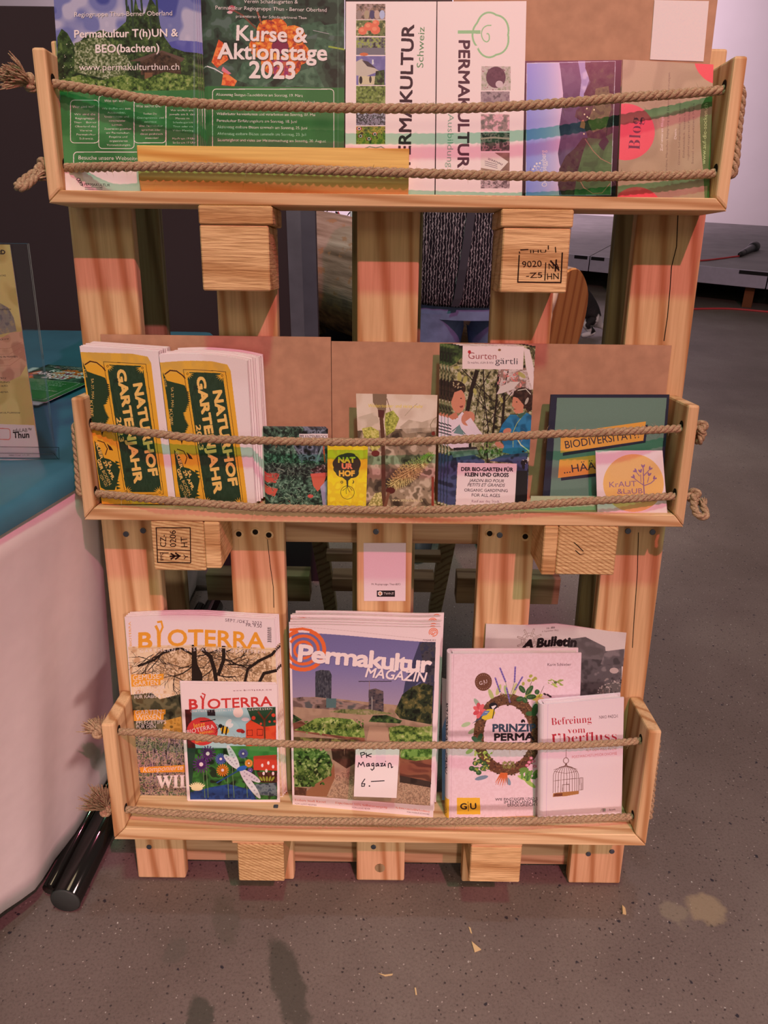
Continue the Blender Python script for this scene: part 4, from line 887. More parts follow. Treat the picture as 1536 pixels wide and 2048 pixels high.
def art_brocki(q):
    c = Canvas(q, (40, 44, 36), seed=14).Z(500, 780, 3.84)
    c.trect(90, 270, 620, 920, [(20, 22, 20), (34, 44, 36), (70, 90, 70), (120, 140, 116)], 5, 3)
    c.tex([(420, 290), (600, 290), (600, 380), (540, 560), (380, 540), (340, 440)], [(20, 20, 22), (60, 60, 66), (120, 116, 126), (40, 36, 38)], 8, 2)
    c.line([(340, 430), (385, 500), (400, 560)], 14, (110, 106, 112)); c.line([(560, 430), (510, 560)], 16, (130, 140, 134)); c.line([(565, 440), (575, 560)], 10, (196, 80, 40))
    for k in range(60): r = k*2.4; x, y = 100+(k*67) % 420, 560+(k*91) % 340; c.line([(x, y), (x+46*math.cos(r), y+30*math.sin(r)+8)], 5, [(96, 118, 92), (60, 86, 62), (132, 150, 122)][k % 3])
    c.tex([(458, 620), (600, 560), (600, 680), (520, 670)], [(30, 20, 18), (70, 50, 44), (150, 130, 120)], 3, 2); c.poly([(470, 668), (592, 655), (560, 740), (520, 785), (485, 740)], (206, 92, 68)); c.poly([(465, 650), (596, 640), (596, 668), (468, 672)], (216, 104, 80))
    c.poly([(118, 640), (230, 648), (200, 720), (120, 715)], (196, 74, 60)); c.poly([(120, 740), (215, 765), (190, 820), (122, 800)], (200, 80, 62)); c.tex([(540, 750), (596, 690), (596, 890), (560, 890)], [(150, 130, 150), (170, 150, 168)], 12, 1); c.ell(465, 818, 22, 14, (200, 80, 70))
    for k in range(150):
        b = k % 5; x0, y0 = [(180, 700), (300, 780), (230, 860), (400, 840), (260, 600)][b]; t = k*0.137*(b+2); x, y = x0+120*math.cos(t)*((k*7 % 10)/10), y0+60*math.sin(t*1.7); c.line([(x, y), (x+34*math.cos(k*0.9), y+26*math.sin(k*0.9))], 3.5, [(84, 104, 80), (58, 80, 56), (122, 138, 110), (150, 160, 130)][k % 4])
    c.rect(378, 338, 602, 378, (236, 200, 196)); c.text('PFLANZENBROCKI', 384, 372, 600, 374, (60, 40, 44), 0.0, h=26)
    return c
def art_yellow(q):
    c = Canvas(q, (240, 196, 30), seed=15).Z(500, 780, 3.84)
    c.tex([(590, 300), (920, 300), (920, 900), (590, 900)], [(240, 200, 30), (234, 186, 34), (244, 206, 40)], 16, 2); K = (58, 52, 36)
    for x, y, rx, ry in ((745, 540, 92, 48), (700, 570, 66, 52), (795, 570, 56, 60), (740, 610, 100, 52), (710, 640, 50, 34), (785, 640, 52, 40), (760, 505, 50, 20)): c.ell(x, y, rx, ry, K)
    c.poly([(690, 660), (800, 660), (756, 700), (754, 745), (744, 745), (740, 700)], K)
    for t, a, b, cc in (('NAT', (680, 560), (806, 560), (206, 206, 44)), ('UR', (708, 608), (784, 608), (240, 140, 90)), ('HOF', (686, 664), (802, 664), (240, 170, 60))): c.text(t, *a, *b, cc, 0.07, h=42)
    c.line([(749+52*math.cos(t), 790+50*math.sin(t)) for t in np.linspace(0, 6.28, 30)], 3.5, K)
    for p in ([(749, 740), (735, 760), (712, 775)], [(749, 745), (738, 775), (740, 800)], [(750, 745), (755, 770), (768, 788)], [(749, 740), (770, 755), (785, 775)]): c.line(p, 3.5, K)
    c.ell(706, 712, 10, 10, K); c.ell(706, 712, 5, 5, (240, 196, 30)); c.ell(790, 710, 10, 12, K); c.ell(785, 708, 8, 10, (240, 196, 30))
    return c
def art_strauch(q):
    c = Canvas(q, (214, 180, 158), seed=16).Z(500, 780, 3.84)
    c.trect(780, 10, 1460, 920, [(214, 176, 150), (222, 186, 162), (206, 168, 144)], 50, 2)
    c.tex([(780, 330), (1460, 300), (1460, 920), (780, 920)], [(60, 44, 34), (96, 74, 56), (150, 118, 92), (196, 160, 132), (112, 88, 66)], 26, 3)
    c.tex([(830, 220), (960, 180), (1000, 260), (900, 310), (820, 300)], [(180, 150, 124), (206, 172, 148)], 14, 2, 0.6); c.tex([(1150, 300), (1220, 240), (1320, 260), (1430, 220), (1430, 330), (1200, 350)], [(170, 138, 112), (200, 166, 140)], 14, 2, 0.7)
    br = (92, 52, 36); c.poly([(942, 30), (1052, 32), (1046, 160), (1028, 230), (985, 220), (985, 160), (945, 100)], (128, 96, 72)); c.poly([(982, 160), (1034, 165), (1026, 225), (992, 222)], (84, 34, 30)); c.poly([(995, 222), (1024, 222), (1038, 400), (1045, 900), (1012, 900), (1008, 400)], br)
    c.tex([(1040, 190), (1100, 165), (1148, 230), (1110, 330), (1050, 370), (1035, 280)], [(112, 106, 40), (160, 150, 60), (196, 180, 84)], 3, 2); c.line([(1052, 70), (1080, 170)], 5, (110, 70, 50)); c.line([(1190, 210), (1240, 150), (1284, 110)], 4, (170, 140, 110))
    c.tex([(860, 310), (930, 296), (990, 330), (1000, 460), (950, 500), (880, 400)], [(130, 120, 50), (190, 170, 76), (216, 190, 110)], 3, 2); c.ell(965, 505, 32, 24, (110, 40, 34)); c.tex([(920, 860), (960, 800), (1010, 790), (1020, 890), (905, 890)], [(150, 130, 66), (214, 182, 120)], 3, 2)
    for k in range(420):                        # willow catkin
        s = k/420.0; x, y = 1090+300*s, 740-220*s; a = k*2.399; L = 55*(0.6+0.8*math.sin(math.pi*min(s+.1, 1))); cc = [(226, 190, 120), (150, 110, 60), (196, 160, 96), (92, 70, 36)][k % 4] if y-0.55*(k % 7) > 560 or math.sin(a) > 0 else [(112, 140, 40), (150, 160, 60)][k % 2]
        c.line([(x, y), (x+L*math.cos(a), y+L*math.sin(a))], 4, cc)
    c.ell(1080, 780, 36, 24, (84, 28, 22)); c.line([(1040, 890), (1065, 800)], 26, (120, 70, 50)); c.rect(1394, 680, 1412, 900, (140, 50, 36)); c.ell(1408, 350, 14, 16, (120, 40, 30)); c.line([(1394, 330), (1385, 280), (1408, 240), (1440, 215)], 6, (150, 120, 92))
    yl = (226, 184, 70); c.text('Wildsträucher und vieles mehr', 908, 140, 1330, 146, yl, 0.0, h=30); c.text('www.sträucherei.ch', 1090, 858, 1326, 862, (240, 214, 150), 0.0, h=24)
    return c
def art_gurten(q):
    c = Canvas(q, (120, 110, 80), seed=17).Z(860, 670, 5.12)
    c.trect(60, 90, 1100, 1760, [(30, 26, 18), (84, 74, 46), (140, 124, 84), (190, 166, 136), (112, 110, 62)], 7, 3)
    c.tex([(700, 360), (1080, 340), (1080, 560), (820, 640), (690, 520)], [(190, 150, 140), (222, 186, 180), (150, 110, 100), (210, 110, 96)], 9, 3, 0.85)
    c.poly([(960, 130), (1020, 150), (1060, 330), (1062, 600), (1020, 480), (980, 330)], (232, 196, 188)); c.tex([(130, 105), (340, 105), (330, 230), (260, 300), (130, 360)], DGR, 8, 2)
    for p, w_ in (([(480, 380), (430, 560), (380, 800)], 44), ([(700, 420), (680, 700), (640, 1060)], 20), ([(545, 360), (560, 700), (600, 1000)], 12), ([(330, 360), (480, 520), (660, 700)], 9), ([(620, 380), (520, 560), (450, 900)], 9), ([(760, 640), (740, 960), (760, 1060)], 28), ([(840, 600), (700, 780), (560, 960)], 8), ([(470, 660), (600, 800), (800, 900)], 8), ([(420, 400), (560, 760), (540, 1100)], 7), ([(800, 380), (750, 600), (690, 760)], 10), ([(560, 880), (700, 960), (840, 940)], 8), ([(590, 1000), (580, 1180), (590, 1300)], 16)): c.line(p, w_, (38, 26, 20))
    for x, y, r in ((270, 340, 26), (460, 592, 28), (730, 680, 26), (300, 440, 40), (360, 470, 34), (940, 420, 36)): c.ell(x, y, r*1.3, r*.6, (176, 156, 84), 0.9, x)
    c.leaves(690, 400, 940, 560, 26, 16, [(214, 100, 90), (236, 150, 140)], 0.3, seed=4); c.poly([(680, 620), (720, 540), (830, 490), (920, 490), (850, 570), (740, 610)], (214, 184, 172))
    # boy in a white shirt
    c.ell(255, 560, 112, 84, (54, 34, 24)); c.ell(290, 690, 74, 126, (206, 122, 92)); c.poly([(345, 640), (368, 700), (350, 720), (335, 700)], (206, 122, 92)); c.tex([(130, 520), (220, 480), (350, 520), (330, 570), (250, 600), (220, 690), (130, 700)], [(40, 26, 20), (70, 46, 32)], 5, 2); c.poly([(300, 744), (340, 736), (335, 756), (312, 762)], (140, 60, 54)); c.ell(318, 664, 9, 5, (40, 24, 20)); c.leaves(230, 500, 350, 560, 14, 12, [(180, 150, 110), (96, 66, 44)], 0.5, seed=6)
    c.poly([(110, 870), (180, 850), (260, 880), (330, 800), (390, 870), (480, 960), (520, 1040), (400, 1040), (395, 1180), (220, 1180), (110, 1060)], (226, 190, 190)); c.poly([(180, 850), (270, 800), (290, 860), (230, 885)], (196, 112, 84)); c.ell(390, 870, 66, 78, (200, 120, 92), 1, 0.6); c.poly([(340, 800), (380, 790), (450, 940), (410, 960)], (196, 116, 88)); c.line([(400, 900), (470, 1000), (500, 1040)], 70, (222, 188, 188)); c.line([(230, 1000), (290, 950), (360, 1030)], 10, (90, 110, 104)); c.poly([(240, 1020), (300, 930), (350, 1040)], (110, 130, 124))
    for k in range(4): c.line([(110, 900+40*k), (150, 912+40*k), (215, 950+30*k)], 10, (30, 30, 36))
    c.poly([(240, 1170), (480, 1160), (500, 1240), (360, 1250), (240, 1230)], (44, 34, 34)); c.tex([(90, 1270), (240, 1240), (430, 1230), (560, 1300), (560, 1340), (280, 1340), (260, 1740), (90, 1740)], [(44, 46, 70), (70, 72, 104), (34, 34, 54)], 16, 2); c.tex([(200, 1200), (480, 1180), (500, 1235), (240, 1270)], [(150, 150, 130), (110, 120, 100)], 8, 2, 0.8)
    # boy in a blue jacket
    c.ell(950, 660, 104, 112, (58, 36, 28)); c.poly([(850, 650), (905, 640), (960, 730), (950, 810), (880, 822), (856, 790), (866, 764), (838, 742)], (206, 124, 94)); c.tex([(848, 640), (860, 590), (940, 545), (1040, 580), (1050, 780), (1000, 810), (950, 720), (900, 660)], [(46, 28, 22), (72, 46, 36)], 5, 2); c.ell(888, 700, 8, 5, (40, 24, 20)); c.poly([(855, 768), (885, 775), (860, 784)], (150, 70, 60)); c.ell(990, 690, 14, 40, (214, 190, 170), 0.8, 0.4); c.line([(900, 580), (980, 565), (1030, 620)], 10, (200, 180, 160))
    c.tex([(820, 830), (880, 830), (920, 870), (990, 810), (1040, 840), (1040, 1180), (900, 1250), (740, 1215), (760, 1150), (700, 1030), (740, 930)], [(32, 96, 130), (44, 112, 148), (28, 82, 112)], 18, 2); c.line([(960, 830), (890, 920), (850, 1010), (850, 1160)], 6, (180, 180, 90)); c.poly([(890, 830), (990, 800), (930, 870)], (60, 90, 70)); c.ell(790, 1000, 44, 30, (196, 116, 90), 1, -0.4); c.ell(710, 1140, 50, 26, (196, 116, 90), 1, 0.5); c.line([(900, 1090), (930, 1140), (1010, 1200)], 12, (206, 200, 150))
    c.leaves(500, 1060, 730, 1230, 60, 18, [(96, 120, 44), (60, 90, 30), (130, 140, 70)], 0.3, seed=8); c.tex([(600, 1300), (760, 1240), (1000, 1220), (1010, 1600), (990, 1680), (880, 1680), (890, 1330)], [(40, 44, 66), (66, 72, 104), (30, 32, 46)], 16, 2); c.poly([(880, 1400), (1000, 1400), (990, 1760), (870, 1760)], (26, 22, 22))
    c.leaves(920, 1200, 1010, 1400, 10, 22, [(206, 190, 170), (26, 22, 22)], 0.6, seed=3)
    c.poly([(335, 110), (965, 115), (952, 362), (330, 355)], (238, 200, 200)); c.text('Gurten', 392, 248, 680, 254, (150, 60, 60), -0.005, h=72); c.text('gärtli', 668, 300, 895, 306, (60, 50, 56), -0.005, h=68); c.text('Es wächst, blüht & lebt', 388, 298, 650, 300, (90, 60, 66), -0.01, h=24); c.ell(404, 176, 16, 18, (190, 40, 46)); c.ell(712, 155, 15, 12, (140, 90, 50))
    c.poly([(285, 1320), (890, 1330), (866, 1762), (262, 1762)], (238, 200, 200)); k1 = (30, 18, 24)
    for t, x0, x1, y, b, sh_ in (('DER BIO-GARTEN FÜR', 320, 850, 1404, 0.03, 0), ('KLEIN UND GROSS', 358, 804, 1458, 0.03, 0), ('JARDIN BIO POUR', 398, 756, 1514, 0.02, 0.25), ('PETITS ET GRANDS', 384, 768, 1558, 0.02, 0.25), ('ORGANIC GARDENING', 352, 796, 1610, 0.02, 0), ('FOR ALL AGES', 428, 716, 1660, 0.02, 0)): c.text(t, x0, y-2, x1, y+4, k1, b, shear=sh_)
    c.text('Rauf aus der Stadt', 428, 1716, 710, 1720, (150, 110, 116), 0.0)
    return c
def art_bio(q):
    c = Canvas(q, (36, 38, 52), seed=18).Z(1060, 750, 4.151)
    c.poly([(225, 188), (1135, 188), (1060, 1100), (158, 1100)], (104, 122, 104))
    nv = (40, 36, 52); c.poly([(272, 640), (978, 405), (958, 555), (272, 665)], nv); c.poly([(255, 480), (962, 380), (940, 538), (252, 640)], (226, 150, 62))
    c.text('BIODIVERSITÄT?!', 295, 604, 905, 514, nv, 0.0, h=66)
    c.poly([(256, 845), (600, 800), (600, 830), (258, 872)], nv); c.poly([(245, 695), (640, 645), (620, 800), (232, 850)], (226, 150, 62)); c.text('...HÄÄÄ?', 282, 812, 640, 762, nv, 0.0, h=68)
    return c
def art_kraut(q):
    c = Canvas(q, (236, 198, 198), seed=19).Z(1060, 750, 4.151)
    c.ell(858, 895, 252, 240, (236, 172, 98), n=48); c.tex([(858+252*math.cos(t), 895+240*math.sin(t)) for t in np.linspace(0, 6.28, 30)], [(236, 170, 96), (228, 166, 106)], 50, 1, 0.7); pu = (146, 96, 130)
    c.text('KrAUT', 658, 925, 880, 915, pu, 0.0, h=48); c.text('&LaUB', 722, 980, 932, 975, pu, 0.0, h=46)
    c.line([(945, 985), (940, 900), (938, 770)], 9, pu); c.line([(942, 912), (1000, 890), (1030, 865)], 7, pu); c.line([(942, 908), (900, 880), (862, 850)], 7, pu); c.line([(940, 830), (970, 800), (985, 785)], 7, pu); c.line([(918, 880), (915, 820)], 6, pu); c.line([(905, 830), (880, 800)], 6, pu); c.line([(972, 885), (984, 840)], 6, pu)
    for x, y, a in ((936, 762, 1.57), (990, 778, 2.2), (880, 794, 0.6), (916, 800, 1.3), (862, 845, 0.8), (1024, 855, 2.4), (985, 828, 1.8)):
        for s in (-0.5, 0.5): c.ell(x-12*math.cos(a+s), y-12*math.sin(a+s), 17, 7, pu, 1, a+s)
    return c
# --- bottom shelf
def art_bioterra(q):
    c = Canvas(q, (238, 198, 194), seed=20).Z(170, 1200, 3.746)
    c.tex([(322, 345), (1425, 350), (1480, 1470), (405, 1470)], [(222, 172, 132), (236, 190, 152), (206, 150, 110)], 18, 3)
    r = random.Random(3); bk = (40, 26, 20)
    c.tex([(560, 380), (1400, 380), (1400, 700), (900, 700), (560, 560)], [(228, 180, 144), (206, 156, 116), (140, 96, 62), (232, 186, 150)], 5, 2, 0.8)
    def twig(x, y, a, L, w_, d):
        if d == 0: return
        p = [(x, y)]
        for k in range(3): a += r.uniform(-.35, .35); x += L/3*math.cos(a); y += L/3*math.sin(a); p.append((x, y))
        c.line(p, w_, bk)
        for _ in range(3): twig(p[r.choice((1, 2, 3))][0], p[r.choice((1, 2, 3))][1], a+r.uniform(-1.0, 1.0), L*0.66, w_*0.6, d-1)
    c.poly([(800, 345), (835, 345), (840, 480), (880, 560), (880, 700), (800, 700)], bk); c.line([(840, 560), (830, 430), (720, 370), (600, 390), (520, 450), (400, 490)], 16, bk); c.line([(985, 620), (970, 520), (940, 430), (880, 380)], 30, bk); c.line([(1000, 560), (1040, 450), (1040, 350)], 26, bk); c.line([(1200, 600), (1220, 510), (1300, 450), (1400, 400), (1450, 340)], 20, bk); c.line([(1300, 620), (1340, 540), (1440, 515)], 22, bk)
    for x, y, a, L, w_ in ((700, 370, 3.0, 200, 8), (830, 470, 2.6, 190, 8), (830, 430, 0.2, 170, 8), (560, 430, 2.4, 130, 6), (970, 500, 2.6, 170, 7), (1030, 440, 0.2, 190, 9), (1040, 400, -0.4, 180, 7), (1250, 480, 2.8, 180, 7), (980, 560, 0.4, 150, 7), (620, 560, 0.5, 200, 6), (700, 520, 0.0, 190, 6), (400, 420, 0.2, 160, 5)): twig(x, y, a, L, w_, 4)
    c.tex([(335, 700), (500, 690), (560, 740), (740, 700), (800, 860), (760, 1010), (370, 1010), (345, 860)], [(40, 36, 26), (70, 64, 44), (112, 96, 66), (90, 70, 44)], 14, 2); c.tex([(600, 900), (720, 870), (760, 1000), (560, 1000)], [(176, 116, 44), (206, 140, 60), (120, 84, 36)], 8, 2)
    c.tex([(365, 990), (760, 990), (780, 1470), (405, 1470)], [(40, 34, 30), (110, 84, 84), (186, 140, 120), (70, 84, 48), (156, 120, 120)], 4, 3)
    for k in range(160): x, y = r.uniform(380, 760), r.uniform(1020, 1440); c.line([(x, y), (x+r.uniform(-12, 12), y-r.uniform(30, 80))], 3, r.choice([(206, 160, 140), (60, 44, 44), (120, 100, 60), (150, 110, 130)]))
    c.poly([(290, 60), (1500, 60), (1500, 352), (1425, 350), (322, 345), (290, 345)], (238, 198, 194))
    O = (236, 146, 46); WT = (240, 210, 196)
    c.text('B', 404, 362, 500, 362, O, 0.03, h=120); c.line([(552, 358), (548, 240), (532, 208)], 20, O); c.line([(560, 358), (562, 260), (582, 215), (572, 175), (545, 178)], 14, O); c.text('OTERRA', 622, 352, 1344, 356, O, 0.02, h=122)
    c.rect(330, 358, 1430, 366, (222, 172, 132)); c.text('GÄRTNERN | GESTALTEN | GENIESSEN', 412, 392, 1350, 392, WT, 0.01, h=24, space=1.4)
    c.text('BIOTERRA', 350, 340, 342, 165, O, 0.02, h=18); c.text('SEPT./OKT. 2022', 1052, 170, 1324, 182, (80, 50, 60), 0.0, space=1.2); c.text('FR. 9.50', 1208, 198, 1324, 204, (80, 50, 60), 0.0)
    for k in range(22): c.line([(1368, 200+k*5.2), (1396, 201+k*5.2)], 1.2+(k*7 % 3), (50, 36, 40))
    c.poly([(345, 552), (590, 552), (588, 596), (566, 600), (566, 634), (348, 640)], O); c.text('GEMÜSE-', 358, 594, 574, 588, WT, 0.01); c.text('GARTEN', 362, 634, 548, 632, WT, 0.01)
    for t, x0, x1, y in (('NATÜRLICHER', 364, 602, 670), ('KRAFTSCHUB', 366, 588, 700), ('FÜR KABIS & CO.', 370, 642, 730)): c.text(t, x0, y, x1, y-2, WT, 0.01)
    c.poly([(362, 816), (604, 816), (604, 850), (590, 856), (588, 892), (366, 896)], O); c.text('GARTEN-', 376, 852, 592, 850, WT, 0.01); c.text('WISSEN', 380, 892, 568, 890, WT, 0.01)
    for t, x0, x1, y in (('PFLEGETIPPS', 384, 608, 924), ('FÜR DEN', 386, 530, 954), ('KOMPOSTBODEN', 392, 632, 984)): c.text(t, x0, y, x1, y-2, WT, 0.0)
    c.poly([(408, 1248), (760, 1232), (760, 1286), (416, 1290)], O); c.text('Komponierte', 434, 1284, 738, 1268, WT, 0.0, shear=0.35); c.text('WILDE', 542, 1408, 960, 1398, WT, 0.04, serif=True, h=100)
    return c
def art_bioterra2(q):
    c = Canvas(q, (240, 200, 198), seed=21).Z(170, 1200, 3.746); R = (206, 54, 50)
    c.poly([(748, 822), (1428, 800), (1440, 1495), (788, 1495)], (40, 60, 44))
    c.tex([(748, 822), (1428, 800), (1432, 1110), (770, 1110)], [(150, 172, 172), (166, 184, 180)], 30, 1); c.tex([(748, 822), (800, 820), (800, 900), (830, 1110), (770, 1110)], [(96, 32, 30), (70, 26, 26)], 10, 2); c.ell(1150, 842, 38, 40, (240, 196, 180)); c.ell(1205, 895, 30, 14, (232, 196, 196)); c.ell(1000, 1000, 170, 130, (190, 196, 184), 0.35)
    c.ell(880, 985, 118, 106, R); c.text('Jetzt', 812, 960, 904, 945, (240, 176, 60), 0.02); c.text('BIOTERRA', 768, 1008, 974, 962, (240, 210, 200), 0.02); c.text('kennen:', 862, 1008, 970, 992, (240, 176, 60), 0.02); c.text('lernen', 830, 1074, 910, 1062, (240, 176, 60), 0.01)
    c.poly([(1208, 930), (1270, 875), (1335, 930), (1335, 1110), (1208, 1110)], (216, 66, 36)); c.tex([(1335, 900), (1432, 900), (1432, 1110), (1335, 1110)], [(206, 56, 30), (220, 76, 40)], 12, 1); c.line([(1218, 975), (1256, 975), (1256, 1018), (1218, 1018)], 4, (120, 30, 24), closed=True); c.line([(1292, 970), (1332, 970), (1332, 1016), (1292, 1016)], 4, (120, 30, 24), closed=True)
    c.poly([(1215, 810), (1428, 802), (1430, 940), (1340, 952), (1250, 905)], (40, 64, 40)); c.line([(1350, 1090), (1345, 900), (1300, 840)], 14, (110, 50, 30)); c.line([(1345, 900), (1400, 830)], 10, (110, 50, 30))
    for x, y, r_ in ((1265, 885, 15), (1320, 928, 9), (1384, 912, 9), (1412, 864, 14), (1420, 910, 9)): c.ell(x, y, r_, r_, (224, 66, 44))
    c.tex([(830, 1120), (1440, 1100), (1440, 1495), (788, 1495)], [(24, 34, 22), (44, 84, 36), (60, 110, 44), (36, 50, 30)], 16, 2); c.tex([(1080, 1095), (1440, 1095), (1440, 1170), (1300, 1200), (1080, 1150)], [(60, 116, 50), (76, 130, 60)], 14, 1); c.poly([(1265, 1170), (1436, 1160), (1440, 1280), (1265, 1275)], (206, 60, 40)); c.tex([(1290, 1290), (1440, 1290), (1440, 1370), (1320, 1370)], [(60, 30, 20), (90, 46, 30)], 6, 2)
    c.tex([(960, 1400), (1080, 1380), (1240, 1420), (1290, 1495), (790, 1495), (790, 1440)], [(24, 44, 86), (40, 66, 120), (30, 52, 96)], 12, 2); c.tex([(1260, 1380), (1430, 1370), (1440, 1470), (1290, 1460)], [(70, 76, 84), (110, 112, 112), (56, 60, 70)], 7, 2)
    for x in (880, 905, 1060, 1100, 1200): c.line([(x, 1160), (x+20, 1480)], 5, (110, 130, 80))
    for x, y, r_, cc in ((922, 1152, 58, (92, 44, 96)), (872, 1232, 62, (92, 40, 100)), (1020, 1192, 40, (84, 84, 150)), (1034, 1276, 44, (226, 120, 36)), (1188, 1152, 34, (96, 80, 140)), (1230, 1224, 27, (226, 130, 50)), (1240, 1276, 16, (96, 70, 130))):
        for k in range(16): t = k*0.3927; c.line([(x, y), (x+r_*math.cos(t), y+r_*math.sin(t))], 9, cc)
        c.ell(x, y, r_*.6, r_*.6, tuple(int(v*0.85) for v in cc)); c.ell(x, y, r_*.25, r_*.25, (236, 220, 200))
    for a, L in ((3.9, 150), (4.25, 190), (0.55, 170), (0.95, 250)):
        x, y = 1160, 1270; c.ell(x+L*.55*math.cos(a), y+L*.55*math.sin(a), L*.52, 24, (216, 196, 196), 1, a)
        for k in range(6): t = 0.25+k*0.13; c.ell(x+L*t*math.cos(a), y+L*t*math.sin(a), 7, 6, (150, 130, 140), 0.7)
    c.ell(1178, 1262, 40, 18, (50, 90, 160), 1, -0.3); c.line([(1150, 1280), (1080, 1320), (990, 1370)], 9, (40, 70, 120)); c.ell(840, 1412, 44, 18, (238, 206, 150))
    for k in range(9): c.ell(800+k*10, 1400-12*math.sin(k/8*3.14), 6, 26, (240, 204, 150), 1, (k-4)*0.25)
    for x, y in ((1330, 1240), (1375, 1222), (1410, 1250), (1360, 1280), (1410, 1300), (1340, 1300)): c.ell(x, y, 9, 14, (240, 216, 210))
    for k in range(5): c.ell(1320+k*22, 1340, 8, 20, (150, 150, 50), 1, (k-2)*.3)
    c.ell(1050, 975, 34, 26, (226, 160, 40), 1, 0.5); c.line([(1040, 945), (1030, 1000)], 12, (30, 24, 22)); c.line([(1068, 955), (1058, 1008)], 11, (30, 24, 22)); c.ell(1018, 945, 15, 15, (30, 24, 22)); c.ell(1078, 920, 18, 32, (226, 206, 200), 0.9, 0.6); c.ell(1095, 942, 14, 22, (226, 206, 200), 0.9, 0.9); c.ell(1165, 980, 28, 14, (176, 40, 34)); c.ell(1185, 988, 16, 12, (140, 30, 30))
    for k in range(4): c.line([(1010, 950), (985-k*2, 930+24*k)], 3, (30, 24, 22))
    c.line([(865, 912), (940, 905), (978, 895)], 6, (30, 24, 26)); c.poly([(916, 825), (976, 822), (980, 868), (920, 868)], (44, 30, 34))
    c.text('www.BIOTERRA.CH', 1112, 684, 1396, 678, (120, 60, 70), 0.0, space=1.3, h=11)
    c.text('B', 784, 818, 845, 816, R, 0.03, h=76); c.line([(882, 815), (884, 745), (870, 722)], 13, R); c.line([(888, 815), (890, 750), (902, 710), (880, 700)], 9, R); c.text('OTERRA', 924, 816, 1402, 794, R, 0.02, h=76)
    c.text('GÄRTNERN | GESTALTEN |', 790, 842, 1140, 832, (240, 210, 206), 0.0, h=15, space=1.3); c.text('GENIESSEN', 1228, 830, 1404, 822, (240, 216, 210), 0.03, h=16, space=1.2)
    return c
def art_perma(q):
    c = Canvas(q, (238, 196, 190), seed=22).Z(560, 1200, 4.389)
    P0 = [(98, 282), (1364, 370), (1316, 1808), (125, 1712)]
    g = np.zeros((c.h, c.w, 3), np.float32); ys = np.linspace(0, 1, c.h); K = [0, 0.2, 0.42, 1]; CC = np.array([(112, 96, 134), (124, 106, 144), (166, 132, 144), (166, 132, 144)])
    for k in range(3): g[..., k] = np.interp(ys, K, CC[:, k])[:, None]
    c.put(c.mask_poly(c.m(P0)), g)
    c.tex([(112, 856), (300, 852), (1080, 930), (1340, 900), (1316, 1808), (125, 1712)], [(150, 110, 86), (172, 128, 102), (160, 118, 94)], 26, 2)
    c.tex([(112, 858), (200, 850), (340, 862), (480, 880), (650, 905), (770, 930), (770, 990), (260, 950), (112, 935)], [(50, 38, 34), (110, 80, 70), (150, 112, 100), (90, 80, 76)], 10, 2, 1, 2.0)
    c.tex([(300, 630), (345, 616), (420, 622), (438, 660), (436, 870), (300, 852)], [(46, 40, 46), (66, 60, 66), (90, 82, 84)], 5, 2, 1, 0.4)
    for k in range(9): c.line([(302+15*k, 632), (302+15*k, 852)], 2, (36, 32, 38))
    c.line([(672, 716), (960, 712)], 6, (44, 34, 40)); c.line([(765, 712), (766, 790)], 5, (150, 110, 100)); c.tex([(760, 790), (820, 776), (890, 800), (894, 1000), (760, 985)], [(44, 38, 44), (84, 66, 66), (112, 84, 76)], 4, 2, 1, 2); c.rect(392, 866, 478, 948, (84, 100, 96)); c.rect(785, 850, 795, 1000, (150, 130, 120))
    c.poly([(1216, 364), (1364, 370), (1340, 1000), (1180, 1000), (1066, 830), (1085, 720)], (62, 56, 78)); c.tex([(1240, 366), (1364, 372), (1350, 800), (1290, 760), (1216, 400)], [(44, 38, 46), (70, 60, 64), (54, 50, 66)], 7, 2); c.line([(1070, 830), (1225, 720)], 5, (120, 112, 150))
    c.tex([(990, 980), (1020, 920), (1060, 830), (1150, 760), (1250, 730), (1340, 760), (1330, 1100), (1040, 1040)], [(20, 22, 14), (40, 44, 26), (84, 74, 40), (128, 104, 56)], 10, 3)
    c.tex([(800, 1015), (920, 1010), (1060, 1060), (1040, 1085), (760, 1070)], DGR, 8, 2); c.tex([(520, 960), (760, 960), (1000, 1000), (700, 1010), (420, 985)], [(84, 84, 44), (130, 116, 70), (160, 130, 96)], 6, 2)
    bed = [(120, 66, 50), (146, 84, 62), (110, 62, 46)]
    c.tex([(112, 1080), (180, 1060), (240, 1100), (720, 1150), (730, 1245), (500, 1215), (120, 1150)], bed, 12, 2, 1, 3); c.tex([(430, 1260), (700, 1280), (640, 1440), (570, 1480), (450, 1400)], [(64, 34, 26), (92, 52, 40)], 12, 2)
    c.tex([(1040, 1380), (1330, 1400), (1325, 1620), (1040, 1580)], [(120, 66, 48), (142, 82, 58), (100, 54, 40)], 12, 2, 1, 3); c.tex([(940, 1180), (1335, 1200), (1330, 1300), (940, 1260)], [(110, 64, 48), (136, 80, 60)], 12, 2, 1, 3)
    c.poly([(770, 1110), (930, 1120), (950, 1260), (740, 1250)], (190, 140, 112)); c.tex([(300, 1040), (430, 1030), (620, 1050), (720, 1130), (730, 1210), (560, 1200), (120, 1140), (200, 1100)], LGR, 9, 3); c.tex([(940, 1120), (1060, 1100), (1200, 1120), (1335, 1110), (1335, 1260), (950, 1240)], LGR, 8, 3); c.tex([(112, 1000), (190, 1050), (112, 1080)], DGR, 6, 2)
    c.tex([(1040, 1310), (1335, 1310), (1330, 1400), (1180, 1415), (1050, 1390)], LGR, 9, 3); c.tex([(120, 1200), (700, 1230), (560, 1260), (120, 1250)], [(60, 40, 30), (90, 70, 40), (130, 120, 60)], 7, 2)
